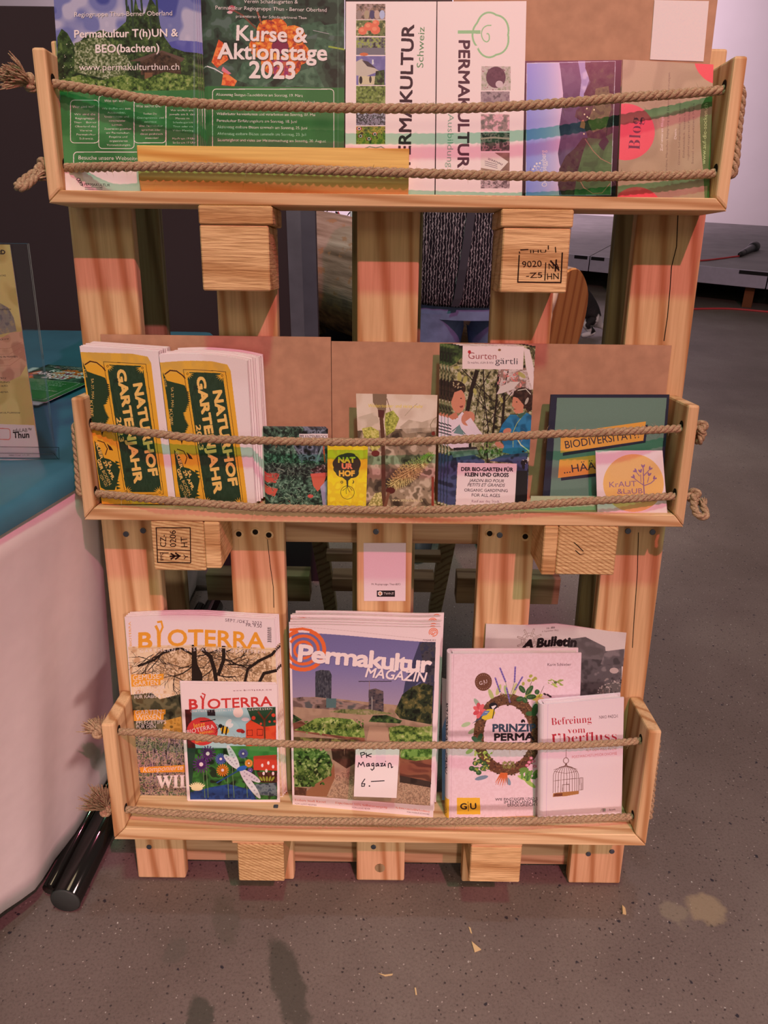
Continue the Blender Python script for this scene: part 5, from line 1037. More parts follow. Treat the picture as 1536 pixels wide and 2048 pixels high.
    c.tex([(470, 1530), (560, 1490), (640, 1530), (640, 1560), (660, 1745), (400, 1730)], [(166, 120, 92), (190, 142, 112), (140, 100, 78), (200, 156, 124)], 3, 3); c.tex([(1030, 1600), (1316, 1640), (1316, 1808), (1020, 1780)], [(166, 120, 92), (190, 142, 112), (140, 100, 78), (200, 156, 124)], 3, 3); c.tex([(1040, 1540), (1325, 1600), (1320, 1650), (1040, 1600)], [(50, 34, 28), (66, 46, 38)], 12, 1)
    c.poly([(430, 1520), (462, 1425), (470, 1560), (400, 1725), (210, 1718), (225, 1680)], (150, 92, 62)); c.tex([(125, 1640), (230, 1650), (225, 1716), (125, 1710)], [(80, 46, 34), (110, 66, 48)], 9, 2)
    c.tex([(118, 1280), (240, 1275), (420, 1360), (450, 1440), (430, 1540), (260, 1640), (125, 1640)], [(22, 32, 14), (50, 72, 28), (92, 112, 48), (140, 150, 80)], 9, 3); c.leaves(130, 1290, 430, 1630, 150, 17, [(66, 92, 34), (104, 124, 56), (150, 158, 90), (34, 46, 18)], 0.55, seed=5)
    c.leaves(200, 1050, 720, 1180, 90, 12, [(90, 110, 44), (130, 140, 70), (50, 66, 26)], 0.5, seed=6)
    O = (232, 98, 48)
    for R_, t0, t1, w_ in ((168, -1.2, 4.4, 34), (120, -2.5, 3.2, 26), (70, -4, 1.8, 24)):
        c.line([(198+R_*math.cos(t)*1.05, 440+R_*math.sin(t)*1.02) for t in np.linspace(t0, t1, 26)], w_, O)
    c.line([(90, 262), (190, 255), (260, 270), (326, 312)], 22, O)
    WT = (244, 208, 196); sh = (5, 6, (90, 74, 104)); c.text('Permakultur', 156, 536, 1316, 636, WT, 0.035, shadow=sh, h=150, space=0.9); c.text('MAGAZIN', 728, 676, 1280, 722, WT, 0.03, shear=0.2, shadow=sh)
    for k in range(3): c.line([(1342+(14+13*k)*math.cos(t), 281+(12+12*k)*math.sin(t)) for t in np.linspace(k*1.3, k*1.3+5.4, 18)], 6, O)
    c.line([(100, 232), (760, 290), (1180, 330), (1362, 362)], 3, (206, 166, 160)); c.text('AUSGABE 2022', 1245, 352, 1364, 360, (90, 66, 70), 0)
    rd = (214, 96, 70)
    for t, a, b in (('Essbare Stadt Kassel', (128, 1762), (390, 1782)), ('Experiment 100% Selbstversorgung', (474, 1786), (930, 1828)), ('Schwermetallbelastung', (1004, 1830), (1312, 1866))): c.text(t, *a, *b, rd, 0.01, serif=True, h=20)
    for t, a, b in (('VON ULRIKE MEISSNER', (128, 1792), (314, 1806)), ('VON LUCAS MEYER', (620, 1826), (778, 1840)), ('VON MARKUS SCHWARZ', (1104, 1866), (1310, 1888))): c.text(t, *a, *b, (120, 90, 96), 0)
    return c
def art_note(q):
    c = Canvas(q, (238, 206, 198), seed=23, res=3).Z(560, 1200, 4.389); k = (26, 20, 26)
    c.rect(840, 1290, 926, 1460, (228, 190, 186), 0.7)
    for p in ([(706, 1342), (716, 1384)], [(708, 1344), (736, 1338), (746, 1352), (720, 1364)], [(756, 1344), (760, 1384)], [(802, 1350), (762, 1366), (800, 1378)], [(684, 1468), (692, 1428), (710, 1452), (728, 1424), (742, 1464)], [(778, 1436), (762, 1440), (760, 1460), (778, 1458), (780, 1434), (786, 1460)], [(820, 1432), (804, 1440), (806, 1458), (822, 1452), (822, 1436), (824, 1480), (808, 1496), (796, 1484)],
              [(856, 1434), (842, 1440), (842, 1460), (858, 1456), (858, 1434), (868, 1460)], [(880, 1438), (902, 1434), (884, 1460), (912, 1456), (918, 1436), (924, 1460)], [(950, 1474), (950, 1440), (964, 1432), (974, 1444), (978, 1474), (990, 1466)], [(744, 1572), (718, 1610), (716, 1636), (738, 1636), (744, 1614), (718, 1614)], [(800, 1594), (914, 1588)]): c.line(p, 8, k)
    c.ell(784, 1634, 7, 6, k); c.ell(926, 1418, 5, 4, k)
    return c
def art_prinzip(q):
    c = Canvas(q, (236, 186, 186), seed=24).Z(870, 1230, 4.761)
    c.tex([(120, 330), (1420, 330), (1420, 2000), (120, 2000)], [(238, 190, 190), (230, 180, 180)], 4, 2, 0.6)
    c.line([(178, 380), (150, 1950)], 5, (206, 156, 160), 0.8)
    c.ell(466, 624, 82, 82, (110, 62, 44), n=36); c.text('G', 428, 652, 458, 648, (236, 196, 190), 0.0, h=34); c.line([(468, 606), (474, 652)], 3, (236, 196, 190)); c.text('U', 480, 640, 506, 632, (236, 196, 190), 0.0, h=34)
    for k in range(22): t = k*0.2856; c.line([(466+62*math.cos(t), 624+62*math.sin(t)), (466+69*math.cos(t), 624+69*math.sin(t))], 3, (206, 150, 130))
    for x, y, L, a, cc in ((430, 850, 90, -2.2, (150, 160, 130)), (560, 780, 100, -2.0, (176, 170, 96)), (600, 730, 90, -1.2, (190, 176, 100)), (700, 740, 90, -1.9, (170, 176, 104)), (760, 730, 100, -1.3, (196, 180, 110)), (880, 760, 90, -0.9, (180, 170, 90)), (960, 780, 90, -0.5, (196, 180, 60)), (330, 1010, 80, 2.8, (170, 180, 130)), (400, 1060, 90, 2.6, (150, 160, 110)), (380, 1200, 80, 2.9, (190, 190, 130)), (360, 1260, 70, 2.6, (150, 160, 80)), (500, 1520, 110, 2.9, (110, 120, 134)), (700, 1540, 70, 1.2, (120, 130, 140)), (820, 1520, 110, 0.4, (170, 180, 80)), (880, 1560, 110, 0.7, (150, 170, 70))):
        c.ell(x+L*.4*math.cos(a), y+L*.4*math.sin(a), L*.6, 20, cc, 0.9, a)
    pts = [(700+275*math.cos(t), 1120+335*math.sin(t)) for t in np.linspace(0, 2*math.pi, 48)]
    c.line(pts, 96, (104, 62, 40)); q2 = []
    for t in np.linspace(0, 2*math.pi, 420): r = 1+random.Random(int(t*999)).uniform(-.17, .17); q2.append((700+275*r*math.cos(t), 1120+335*r*math.sin(t)))
    for i, (x, y) in enumerate(q2): c.ell(x, y, 9, 7, [(70, 40, 26), (140, 92, 58), (120, 74, 46), (90, 56, 36)][i % 4])
    for x, y, a in ((580, 590, 1.2), (625, 500, 1.15), (770, 490, 1.6), (840, 580, 2.1), (690, 680, 1.3)):
        dx, dy = math.cos(a), math.sin(a)
        for k in range(12): c.ell(x+dx*k*12, y+dy*k*12, 9, 7, (104, 76, 142) if k % 2 else (132, 100, 160))
        c.line([(x+dx*130, y+dy*130), (720, 780)], 4, (120, 124, 70))
    for x, y, a, L in ((840, 690, -2.3, 70), (910, 700, -0.9, 90), (930, 760, -0.1, 80), (820, 780, 2.9, 60), (870, 790, 0.9, 50), (985, 715, -1.3, 40)): c.ell(x, y, L*.6, 24, (56, 84, 44), 1, a); c.line([(x-L*.4*math.cos(a), y-L*.4*math.sin(a)), (x+L*.4*math.cos(a), y+L*.4*math.sin(a))], 3, (120, 150, 90))
    for x, y in ((920, 570), (945, 605), (905, 610), (850, 640), (965, 590)): c.ell(x, y, 18, 14, (176, 156, 70), 1, x)
    c.line([(930, 620), (880, 760)], 5, (120, 110, 60)); c.line([(1050, 660), (990, 790)], 4, (90, 60, 40)); 
    for x, y in ((1060, 735), (1090, 742), (1110, 756), (1020, 775)): c.ell(x, y, 16, 9, (56, 30, 34), 1, 0.5)
    c.ell(1020, 800, 50, 36, (232, 170, 110)); c.leaves(1090, 600, 1230, 660, 16, 20, [(176, 176, 80), (150, 150, 70)], 0.3, 0.3, seed=1); c.ell(1158, 628, 16, 10, (90, 90, 50))
    for k in range(7): c.ell(430+34*math.cos(k*.9), 890+44*math.sin(k*.9), 32, 20, [(224, 92, 92), (206, 70, 76)][k % 2], 1, k*.9)
    c.ell(390, 1160, 40, 22, (60, 90, 60), 1, 0.6); c.ell(440, 1140, 40, 22, (44, 74, 44), 1, 2.0); c.ell(420, 1190, 40, 22, (70, 96, 60), 1, -0.3)
    c.ell(920, 915, 40, 22, (60, 90, 50), 1, 0); c.ell(970, 880, 30, 60, (54, 84, 44), 1, 0.2)
    # the tit
    c.poly([(360, 1010), (440, 950), (520, 880), (548, 900), (500, 950), (440, 970)], (60, 66, 84)); c.poly([(450, 960), (500, 880), (570, 870), (585, 910), (560, 960), (490, 980)], (224, 178, 50)); c.poly([(440, 945), (480, 890), (535, 890), (500, 930)], (100, 116, 150)); c.ell(565, 845, 42, 32, (26, 22, 28)); c.poly([(545, 850), (585, 838), (596, 845), (560, 880)], (236, 206, 200)); c.line([(600, 838), (610, 845)], 5, (26, 22, 28)); c.line([(575, 880), (560, 960)], 8, (26, 22, 28)); c.line([(484, 906), (510, 905)], 4, (230, 220, 220))
    for x, y in ((360, 1440), (395, 1390), (440, 1370), (430, 1480), (400, 1450), (470, 1440), (480, 1390), (510, 1420)): c.ell(x, y, 28, 24, (54, 84, 42)); c.ell(x-5, y-5, 10, 8, (96, 124, 76))
    c.leaves(380, 1280, 560, 1460, 50, 16, [(150, 160, 60), (84, 110, 50), (206, 186, 90)], 0.5, seed=9)
    for x, y in ((930, 1340), (910, 1380), (950, 1370), (890, 1410), (960, 1420)): c.ell(x, y, 18, 14, (224, 110, 130)); c.ell(x, y, 6, 6, (240, 200, 190))
    c.leaves(840, 1440, 980, 1540, 22, 32, [(110, 140, 60), (76, 110, 50)], 0.45, seed=2); c.leaves(660, 1370, 770, 1440, 70, 16, [(150, 140, 70), (110, 100, 50)], 0.2, seed=7)
    for k in range(6): c.poly([(640+k*9, 1480), (665+k*8, 1485), (580+k*24, 1630-abs(k-3)*14)], (222, 100, 50)); c.line([(645+k*9, 1490), (590+k*22, 1600)], 3, (180, 70, 34))
    nb, bk = (52, 62, 76), (30, 18, 22)
    c.text('PRINZIP', 565, 1086, 975, 1080, nb, 0.05, h=72); c.text('PERMA', 582, 1170, 958, 1164, bk, 0.05, h=68); c.text('KULTUR', 572, 1252, 965, 1244, bk, 0.05, h=62); c.ell(850, 985, 12, 18, bk, 1, 0.5); c.ell(868, 985, 8, 16, bk, 1, -0.5)
    c.rect(213, 1728, 437, 1895, (236, 166, 46)); c.text('G', 248, 1843, 308, 1843, bk, 0.02, h=62); c.line([(323, 1766), (323, 1862)], 4, bk); c.text('U', 344, 1843, 400, 1841, bk, 0.02, h=62)
    for t, x0, x1, y in (('WIE EINSTEIGER UND SELBSTVERSORGER', 582, 1290, 1760), ('IM EINKLANG MIT DER NATUR', 666, 1240, 1790), ('ERFOLGREICH GÄRTNERN', 698, 1180, 1820)): c.text(t, x0, y-1, x1, y-14, bk, 0.03)
    c.text('Karin Schlieber', 1078, 478, 1302, 476, (90, 60, 64), 0.0)
    return c
def art_befrei(q):
    c = Canvas(q, (236, 196, 204), seed=25).Z(1050, 1230, 4.358); R = (186, 44, 56)
    c.line([(200, 780), (185, 1800)], 4, (206, 166, 180), 0.8)
    c.text('Befreiung', 230, 955, 582, 930, R, 0.0, serif=True, h=66); c.text('vom', 374, 1026, 528, 1018, R, 0.0, serif=True, h=56); c.text('Uberfluss', 230, 1112, 802, 1084, R, 0.0, serif=True, h=88); c.ell(265, 1036, 9, 9, R); c.ell(296, 1032, 9, 9, R)
    c.text('NIKO PAECH', 650, 900, 810, 888, (90, 56, 60), -0.005, h=27); c.text('AUF DEM WEG IN DIE', 536, 1180, 800, 1164, (190, 96, 90), -0.01, h=22); c.text('POSTWACHSTUMSÖKONOMIE', 414, 1240, 802, 1206, (200, 110, 104), -0.01, h=24)
    b = (110, 66, 56)
    c.line([(361, 1140), (360, 1235)], 4, b); c.line([(360+23*math.cos(t), 1259+25*math.sin(t)) for t in np.linspace(0, 6.28, 20)], 5, b); c.poly([(350, 1300), (372, 1300), (365, 1282), (357, 1282)], b)
    dome = lambda k: [(360+k*112*math.sin(t), 1395-88*math.cos(t)) for t in np.linspace(0, 1.57, 10)]
    for k in (-1, -.82, -.6, -.38, -.16, .08, .3, .5, .7, .86, 1): p = dome(k); c.line(p+[(360+k*112-2, 1540)], 4, b)
    c.line([(254, 1352), (360, 1372), (464, 1352)], 3, b); c.line([(248, 1438), (360, 1424), (470, 1415)], 3, b); c.line([(252, 1340), (360, 1300), (460, 1336)], 3, b)
    c.poly([(248, 1546), (468, 1524), (472, 1552), (360, 1572), (244, 1578)], (176, 110, 60)); c.poly([(260, 1550), (330, 1545), (330, 1570), (252, 1576)], (120, 60, 40)); c.line([(330, 1530), (330, 1472), (390, 1468), (390, 1525)], 5, b)
    for k in range(5): c.line([(472+9*k, 1414-k), (470+9*k, 1520-k)], 2.5, b)
    c.line([(468, 1414), (508, 1408), (508, 1514), (468, 1520)], 3, b)
    c.line([(668, 1684), (662, 1710)], 4, (110, 120, 70)); c.rect(676, 1682, 684, 1712, (60, 36, 40)); c.rect(690, 1682, 700, 1710, (90, 110, 80)); c.text('oe', 706, 1704, 732, 1702, (200, 170, 176), 0); c.text('kom', 736, 1704, 788, 1700, (60, 36, 40), 0.03)
    return c
def art_bulletin(q):
    c = Canvas(q, (214, 178, 168), seed=26).Z(880, 1040, 3.413)
    c.tex([(300, 690), (1290, 700), (1290, 1400), (300, 1400)], [(220, 186, 176), (206, 172, 164)], 50, 1)
    gz = [(70, 58, 58), (96, 80, 80), (130, 108, 106)]
    c.tex([(880, 840), (1000, 815), (1130, 870), (1140, 960), (1000, 1000), (880, 980)], [(92, 76, 74), (110, 92, 90)], 16, 2); c.tex([(880, 960), (1240, 960), (1240, 1300), (880, 1300)], gz, 20, 3); c.tex([(1130, 900), (1260, 880), (1250, 1000), (1100, 990)], gz, 16, 2)
    c.ell(1200, 1170, 110, 60, (104, 88, 84)); 
    for k in range(26): t = k*0.24; c.ell(1200+118*math.cos(t), 1180+66*math.sin(t), 4, 4, (206, 180, 170))
    c.leaves(1100, 1080, 1240, 1190, 40, 9, [(190, 160, 150), (60, 50, 50), (150, 124, 116)], 0.5, seed=3); c.ell(1190, 1030, 30, 20, (196, 160, 150))
    o = (150, 118, 108)
    c.line([(615+36*math.cos(t), 835+34*math.sin(t)) for t in np.linspace(0, 6.28, 24)], 3, o); c.line([(615+56*math.cos(t), 835+52*math.sin(t)) for t in np.linspace(0, 6.28, 24)], 3, o)
    for k in range(8): t = k*0.785+0.39; c.line([(615+30*math.cos(t), 835+28*math.sin(t)), (615+86*math.cos(t), 835+80*math.sin(t))], 12, o); c.line([(615+30*math.cos(t), 835+28*math.sin(t)), (615+83*math.cos(t), 835+77*math.sin(t))], 6, (214, 178, 168))
    k0 = (30, 16, 18); c.text('Nr. 886', 735, 770, 792, 770, (60, 40, 40), 0.02); c.text('6. September 2022', 704, 786, 816, 788, (110, 84, 80), 0)
    c.text('A', 568, 884, 636, 884, k0, 0.06, h=56, shear=0.3); c.text('Bulletin', 668, 884, 936, 884, k0, 0.06, h=60, shear=0.15)
    return c
def art_twint(q):
    c = Canvas(q, (236, 190, 188), seed=27).Z(560, 1040, 3.84); k = (50, 30, 34)
    c.text('PK Regiogruppe Thun-BEO', 702, 500, 926, 500, (90, 60, 62), 0.0); c.rect(744, 541, 882, 590, (36, 20, 24)); c.poly([(752, 555), (768, 545), (786, 555), (786, 574), (768, 584), (752, 574)], (240, 220, 214)); c.ell(769, 565, 10, 10, (206, 130, 90)); c.text('TWINT', 796, 574, 874, 574, (240, 220, 214), 0.03)
    return c
def art_edulab(q):
    c = Canvas(q, (216, 172, 96), seed=28, res=1.8).Z(0, 460, 4.096)
    c.tex([(-900, 100), (330, 100), (330, 1640), (-900, 1640)], [(222, 176, 100), (206, 166, 100), (226, 186, 120)], 60, 2)
    c.tex([(-300, 640), (-60, 560), (60, 620), (110, 700), (135, 810), (-100, 850), (-300, 830)], [(120, 104, 104), (150, 128, 116), (176, 140, 110)], 12, 3); c.tex([(-300, 850), (0, 860), (80, 820), (200, 810), (240, 1060), (160, 1180), (40, 1230), (-300, 1200)], [(206, 140, 110), (222, 158, 128), (196, 130, 104)], 26, 2)
    for k in range(4): c.line([(-300, 960+50*k), (60, 950+48*k), (180, 900+40*k)], 5, (186, 116, 92), 0.6)
    c.poly([(-900, 1600), (288, 1596), (345, 1890), (-900, 1920)], (238, 198, 196))
    k0 = (50, 34, 34)
    for t, x1, y, L, h in (('PERMAKULTUR IM OBERLAND', 45, 195, 700, 34), ('SAMSTAG BIS SONNTAG', 44, 368, 260, 14), ('GARTENKURSE SCHREIBEN', 84, 638, 330, 14), ('BIOHOF', 60, 880, 110, 14), ('RUNDGANG IN FORMEN', 136, 1026, 300, 15), ('ERNTEN', 18, 1206, 150, 14), ('FUEHRUNG', 54, 1240, 190, 14), ('BESCHEID', 34, 1272, 170, 14), ('THEMA', 38, 1324, 110, 14), ('PERMAKULTURHOF', 152, 1500, 300, 14)): c.text(t, x1-L, y+6, x1, y, k0, 0.03, h=h)
    c.rrect(-80, 1636, 46, 1732, 24, 8, (226, 120, 110)); c.text('eduLAB™', 74, 1664, 258, 1656, (60, 44, 48), 0.0); c.text('Thun', 78, 1716, 234, 1708, (40, 26, 30), 0.045); c.text('Impressum: Permakultur im Oberland', 30, 1872, 232, 1864, (80, 60, 60), 0.0)
    return c
BLANK = lambda q, col=WH, s=1: Canvas(q, col, seed=s, res=1.0)

# ---- top shelf
T0, M0, B0 = SH['top'][1]+0.0004, SH['mid'][1]+0.0004, SH['bot'][1]+0.0004
def wv(px, py, v): return float(P(px, py, v=v)[2])
q = [(107, -6), (392, -4), (405, 388), (132, 387)]
sheet('flyer', 'front green flyer with sky and tree photo, left end of the top shelf', 'flyer', q, (0.044, 0.064), art_thun(q).material('print_thun', 0.35), 0.0008, group='green flyers at the left end of the top shelf', n=5, off=(0.0022, 0.0, -0.0022), blabel='green flyer stacked behind the leftmost front flyer on the top shelf')
q = [(407, -6), (689, -4), (688, 389), (424, 388)]
sheet('flyer', 'front dark green course flyer with orange blossom on the top shelf', 'flyer', q, (0.044, 0.064), art_kurse(q).material('print_kurse', 0.32), 0.0008, group='course flyers', n=5, off=(-0.0016, 0.0, -0.0022), blabel='dark green course flyer stacked behind the front one on the top shelf')
q = [(692, 3), (873, 3), (869, 393), (690, 392)]
sheet('leaflet', 'narrow white leaflet with a photo column left of large black sideways letters', 'leaflet', q, (0.038, 0.062), art_pk1(q).material('print_pk1', 0.5), 0.002)
q = [(875, 3), (1053, 2), (1044, 394), (871, 394)]
sheet('leaflet', 'narrow white leaflet with a green tree outline and photos at its right', 'leaflet', q, (0.038, 0.062), art_pk2(q).material('print_pk2', 0.5), 0.002)
q = [(1050, 122), (1244, 120), (1231, 395), (1046, 395)]
sheet('leaflet', 'leaflet with a sideways lake and hills photo on the top shelf', 'leaflet', q, (0.044, 0.062), art_lake(q).material('print_lake', 0.3), 0.003)
q = [(1246, 119), (1427, 129), (1418, 396), (1235, 395)]
sheet('leaflet', 'beige leaflet with a red circle lettered Blog, right end of top shelf', 'leaflet', q, (0.044, 0.062), art_blog(q).material('print_blog', 0.35), 0.002)
q = [(690, -40), (905, -40), (905, 392), (690, 392)]
c_ = Canvas(q, (24, 24, 18), seed=3, res=0.6)
sheet('flyer', 'dark flyer mostly hidden behind the white leaflet with the left photo column', 'flyer', q, (0.018, 0.028), c_.material('print_dark', 0.4), 0.002)
CARD = plain('cardboard', (190, 130, 100), 0.85, 0.15, noise=0.10, nscale=60)
def cardboard(name, label, x0, x1, v0, v1, w0, w1):
    root = thing(name, label, 'cardboard', W(((x0+x1)/2, v0, w0)))
    def pt(x, v, w): return W((x, v, w)) - root.location
    bm = bmesh.new(); add_hexa(bm, [pt(x0, v0, w0), pt(x1, v0, w0), pt(x1, v0, w0-0.004), pt(x0, v0, w0-0.004), pt(x0, v1, w1), pt(x1, v1, w1), pt(x1, v1, w1-0.004), pt(x0, v1, w1-0.004)])
    bobj('panel', bm, CARD, root); return root
xl = float(P(905, 60, w=0.012)[0]); xr = float(P(1432, 60, w=0.012)[0])
cardboard('cardboard_sheet', 'tall plain cardboard sheet behind the right half of the top shelf', xl, min(xr, 0.3755), T0, 1.30, 0.014, 0.012)
q = [(1309, 0), (1418, 2), (1407, 123), (1300, 119)]
sheet('paper_sheet', 'plain white square paper stuck on the cardboard, upper right', 'paper', q, (0.0132, 0.0134), Canvas(q, WH, res=0.6).material('paper_square', 0.7), 0.0003)

# ---- middle shelf
xa, xm, xb_ = float(P(200, 676, w=0.008)[0]), float(P(662, 686, w=0.008)[0]), float(P(1345, 690, w=0.008)[0])
cardboard('cardboard_sheet', 'cardboard strip behind the left half of the middle shelf', max(xa, -0.3765), xm-0.0004, M0, V_(450, 672, 0.007), 0.007, 0.006)
cardboard('cardboard_sheet', 'cardboard strip behind the right half of the middle shelf', xm+0.0004, min(xb_, 0.3765), M0, V_(1000, 687, 0.007), 0.007, 0.006)
q = [(159, 692), (316, 703), (352, 1008), (204, 1008)]
ng = 'garden programme booklets on the middle shelf'
nm = art_natur(q, (q[0][0], q[0][1])).material('print_natur', 0.5)
sheet('booklet', 'yellow and green garden booklet, front of the left stack', 'booklet', q, (0.050, 0.066), nm, 0.0040, group=ng, n=9, off=(0.0006, 0.0004, -0.0043), blabel='garden booklet packed behind the front one in the left stack', jitter=0.0009)
q = [(318, 709), (494, 722), (511, 1008), (353, 1006)]
nm2 = art_natur(q, (q[0][0]+1, q[0][1]+5)).material('print_natur2', 0.5)
sheet('booklet', 'yellow and green garden booklet with bulging cover, front of the right stack', 'booklet', q, (0.054, 0.068), nm2, 0.0038, group=ng, n=10, off=(0.0015, 0.0004, -0.0042), blabel='garden booklet packed behind the front one in the right stack', bulge=0.0016, top=[0, 4, 6, 6, 5, 0], jitter=0.0020)
q = [(530, 856), (656, 857), (653, 1012), (535, 1012)]
sheet('postcard', 'front plant picture card with fir twigs, red pots and a white strip', 'postcard', q, (0.046, 0.060), art_brocki(q).material('print_brocki', 0.35), 0.0007, group='plant picture cards', n=4, off=(-0.0012, 0.0006, -0.0016), blabel='plant picture card behind the front one with fir twigs')
q = [(655, 887), (736, 888), (732, 1013), (655, 1013)]
sheet('business_card', 'small bright yellow card with a dark tree emblem', 'card', q, (0.060, 0.070), art_yellow(q).material('print_yellow', 0.5), 0.0008)
q = [(712, 787), (875, 790), (868, 1014), (721, 1013)]
sheet('postcard', 'card with a willow catkin photo behind the small yellow card', 'postcard', q, (0.036, 0.058), art_strauch(q).material('print_strauch', 0.35), 0.0012)
q = [(899, 691), (1071, 692), (1053, 1014), (894, 1014)]
sheet('leaflet', 'tall leaflet with two boys among trees, front of its stack', 'leaflet', q, (0.036, 0.060), art_gurten(q).material('print_gurten', 0.35), 0.0012, group='garden leaflets with two boys', n=4, off=(-0.0040, 0.0006, -0.0026), blabel='leaflet with two boys fanned out behind the front one', jitter=0.0003)
q = [(1102, 789), (1339, 789), (1322, 1016), (1084, 1014)]
sheet('booklet', 'grey-green booklet with dark border and orange lettered strips', 'booklet', q, (0.030, 0.050), art_bio(q).material('print_bio', 0.4), 0.004, page=plain('navy_edge', (44, 42, 56), 0.5))
q = [(1062, 992), (1200, 992), (1196, 1020), (1058, 1020)]
wq = [P(*k, w=0.066) for k in q]
sheet('leaflet', 'pale green leaflet lying low behind the rope right of the boys', 'leaflet', q, (0.060, 0.064), Canvas(q, (176, 170, 130), res=0.8).material('print_pale', 0.5), 0.0008)
q = [(1191, 901), (1325, 901), (1335, 1030), (1195, 1029)]
sheet('card', 'square white card with an orange disc and purple sprig at the right', 'card', q, (0.058, 0.0715), art_kraut(q).material('print_kraut', 0.6), 0.0012, bulge=0.001)

# ---- bottom shelf
q = [(249, 1234), (549, 1237), (566, 1594), (279, 1594)]
wb_bio = wv(280, 1594, B0)
sheet('magazine', 'large magazine with orange title and bare tree, front one of its stack', 'magazine', q, (0.012, wb_bio), art_bioterra(q).material('print_bioterra', 0.38), 0.0022, group='large gardening magazines', n=4, off=(0.0018, 0.0014, -0.0026), blabel='large gardening magazine behind the front orange-titled one', top=[0, 3, 5, 5, 3, 0, -1])
q = [(361, 1366), (554, 1369), (560, 1605), (376, 1606)]
sheet('brochure', 'small brochure with red title and painted dragonfly garden, front one', 'brochure', q, (wv(376, 1606, B0)-0.012, wv(376, 1606, B0)), art_bioterra2(q).material('print_bioterra2', 0.38), 0.0010, group='small gardening brochures', n=3, off=(-0.0009, 0.0010, -0.0013), blabel='small gardening brochure behind the front red-titled one')
q = [(578, 1250), (882, 1254), (866, 1639), (585, 1613)]
wl, wr = wv(585, 1613, B0), wv(866, 1639, B0)
sheet('magazine', 'magazine with raised garden beds and orange spiral, front one of its stack', 'magazine', q, (0.036, (wl, min(wr, 0.080))), art_perma(q).material('print_perma', 0.38), 0.0026, group='permaculture magazines', n=7, off=(0.0006, 0.0013, -0.0050), blabel='white-edged permaculture magazine behind the one with the price note', top=[0, 1, 1, 0, -1, -2, 0], jitter=0.0026)
q = [(711.5, 1494), (799, 1496), (793, 1596), (707.6, 1593)]
sheet('price_note', 'small white handwritten price note on the raised bed magazine', 'note', q, (0.0635, 0.0745), art_note(q).material('print_note', 0.7), 0.0003)
q = [(972, 1248), (1253, 1266), (1226, 1530), (958, 1520)]
sheet('magazine', 'grey magazine with a photo of stones behind the two books', 'magazine', q, (0.004, 0.018), art_bulletin(q).material('print_bulletin', 0.4), 0.002, top=[0, 1, 2, 5, 9, 7, 4, 1, 0], nu=16)
q = [(884, 1356), (905, 1362), (898, 1600), (884, 1600)]
cb_ = Canvas(q, (224, 186, 184), res=1.0); cb_.poly([(884, 1480), (896, 1440), (905, 1440), (905, 1600), (884, 1600)], (120, 150, 190))
sheet('leaflet', 'narrow white and blue leaflet squeezed between the magazines and the book', 'leaflet', q, (0.02, 0.03), cb_.material('print_slip', 0.5), 0.001)
def book(name, label, q, wt, art, spine_col, thick, spine_art=None):
    """hardback: front board, back board, spine, page block, all leaning together"""
    bl_, br_ = q[3], q[2]; w0, w1 = wv(*bl_, B0), wv(*br_, B0)
    w0 = min(w0, 0.086); w1 = min(w1, 0.086); dw = wt-(w0+w1)/2
    c = [W(P(*q[0], w=w0+dw)), W(P(*q[1], w=w1+dw)), W(P(*br_, w=w1)), W(P(*bl_, w=w0))]
    tl, tr, br, bl = c; org = (bl+br)/2; ux = ((br-bl)+(tr-tl)).normalized(); uv = ((tl-bl)+(tr-br)).normalized(); nr = ux.cross(uv).normalized()
    if nr.y > 0: nr = -nr
    root = thing(name, label, 'book', org)
    def slab(nm, a, b, c_, d, n0, n1, mat, inset=(0, 0, 0)):      # corners bl br tr tl, depth n0..n1 behind the front
        s, t, u = inset
        a2, b2, c2, d2 = a+ux*s+uv*t, b-ux*u+uv*t, c_-ux*u-uv*t, d+ux*s-uv*t
        bm = bmesh.new(); add_hexa(bm, [p-org-nr*k for k in (n1, n0) for p in (a2, b2, c2, d2)]); return bobj(nm, bm, mat, root)
    fm = plain(name+spine_col[0], spine_col[1], 0.5)
    slab('front_board', bl, br, tr, tl, 0.0003, 0.0022, fm); slab('back_board', bl, br, tr, tl, thick-0.0022, thick, fm)
    slab('page_block', bl, br, tr, tl, 0.0023, thick-0.0023, PAPER, (0.003, 0.003, 0.004))
    V, F = [], []; m_ = 9
    for k in range(m_+1):
        t = math.pi*k/m_; o_ = -ux*math.sin(t)*0.0052-nr*(thick/2-(thick/2-0.0002)*math.cos(t)); V += [bl+o_-org, tl+o_-org]
    for k in range(m_): F.append((2*k, 2*k+1, 2*k+3, 2*k+2))
    F += [tuple(range(0, 2*m_+2, 2)), tuple(range(2*m_+1, 0, -2))]
    pobj('spine', V, F, fm, root, smooth=False)
    me = bpy.data.meshes.new('cover'); me.from_pydata([tuple(p-org) for p in (bl, br, tr, tl)], [], [(0, 1, 2, 3)]); uvl = me.uv_layers.new(name='print')
    for i, k in enumerate(((0, 0), (1, 0), (1, 1), (0, 1))): uvl.data[i].uv = k
    me.materials.append(art); link('cover', me, None, root)
    if spine_art:
        me = bpy.data.meshes.new('spine_print'); me.from_pydata([tuple(Vector(v)-ux*0.00015) for v in V], [], F[:m_]); uvl = me.uv_layers.new(name='print')
        for lp in me.loops: uvl.data[lp.index].uv = (1-(lp.vertex_index//2)/m_*1.25, lp.vertex_index % 2)
        me.materials.append(spine_art); link('spine_print', me, None, root)
    return root
q = [(903, 1308), (1163, 1306), (1153, 1632), (898, 1641)]
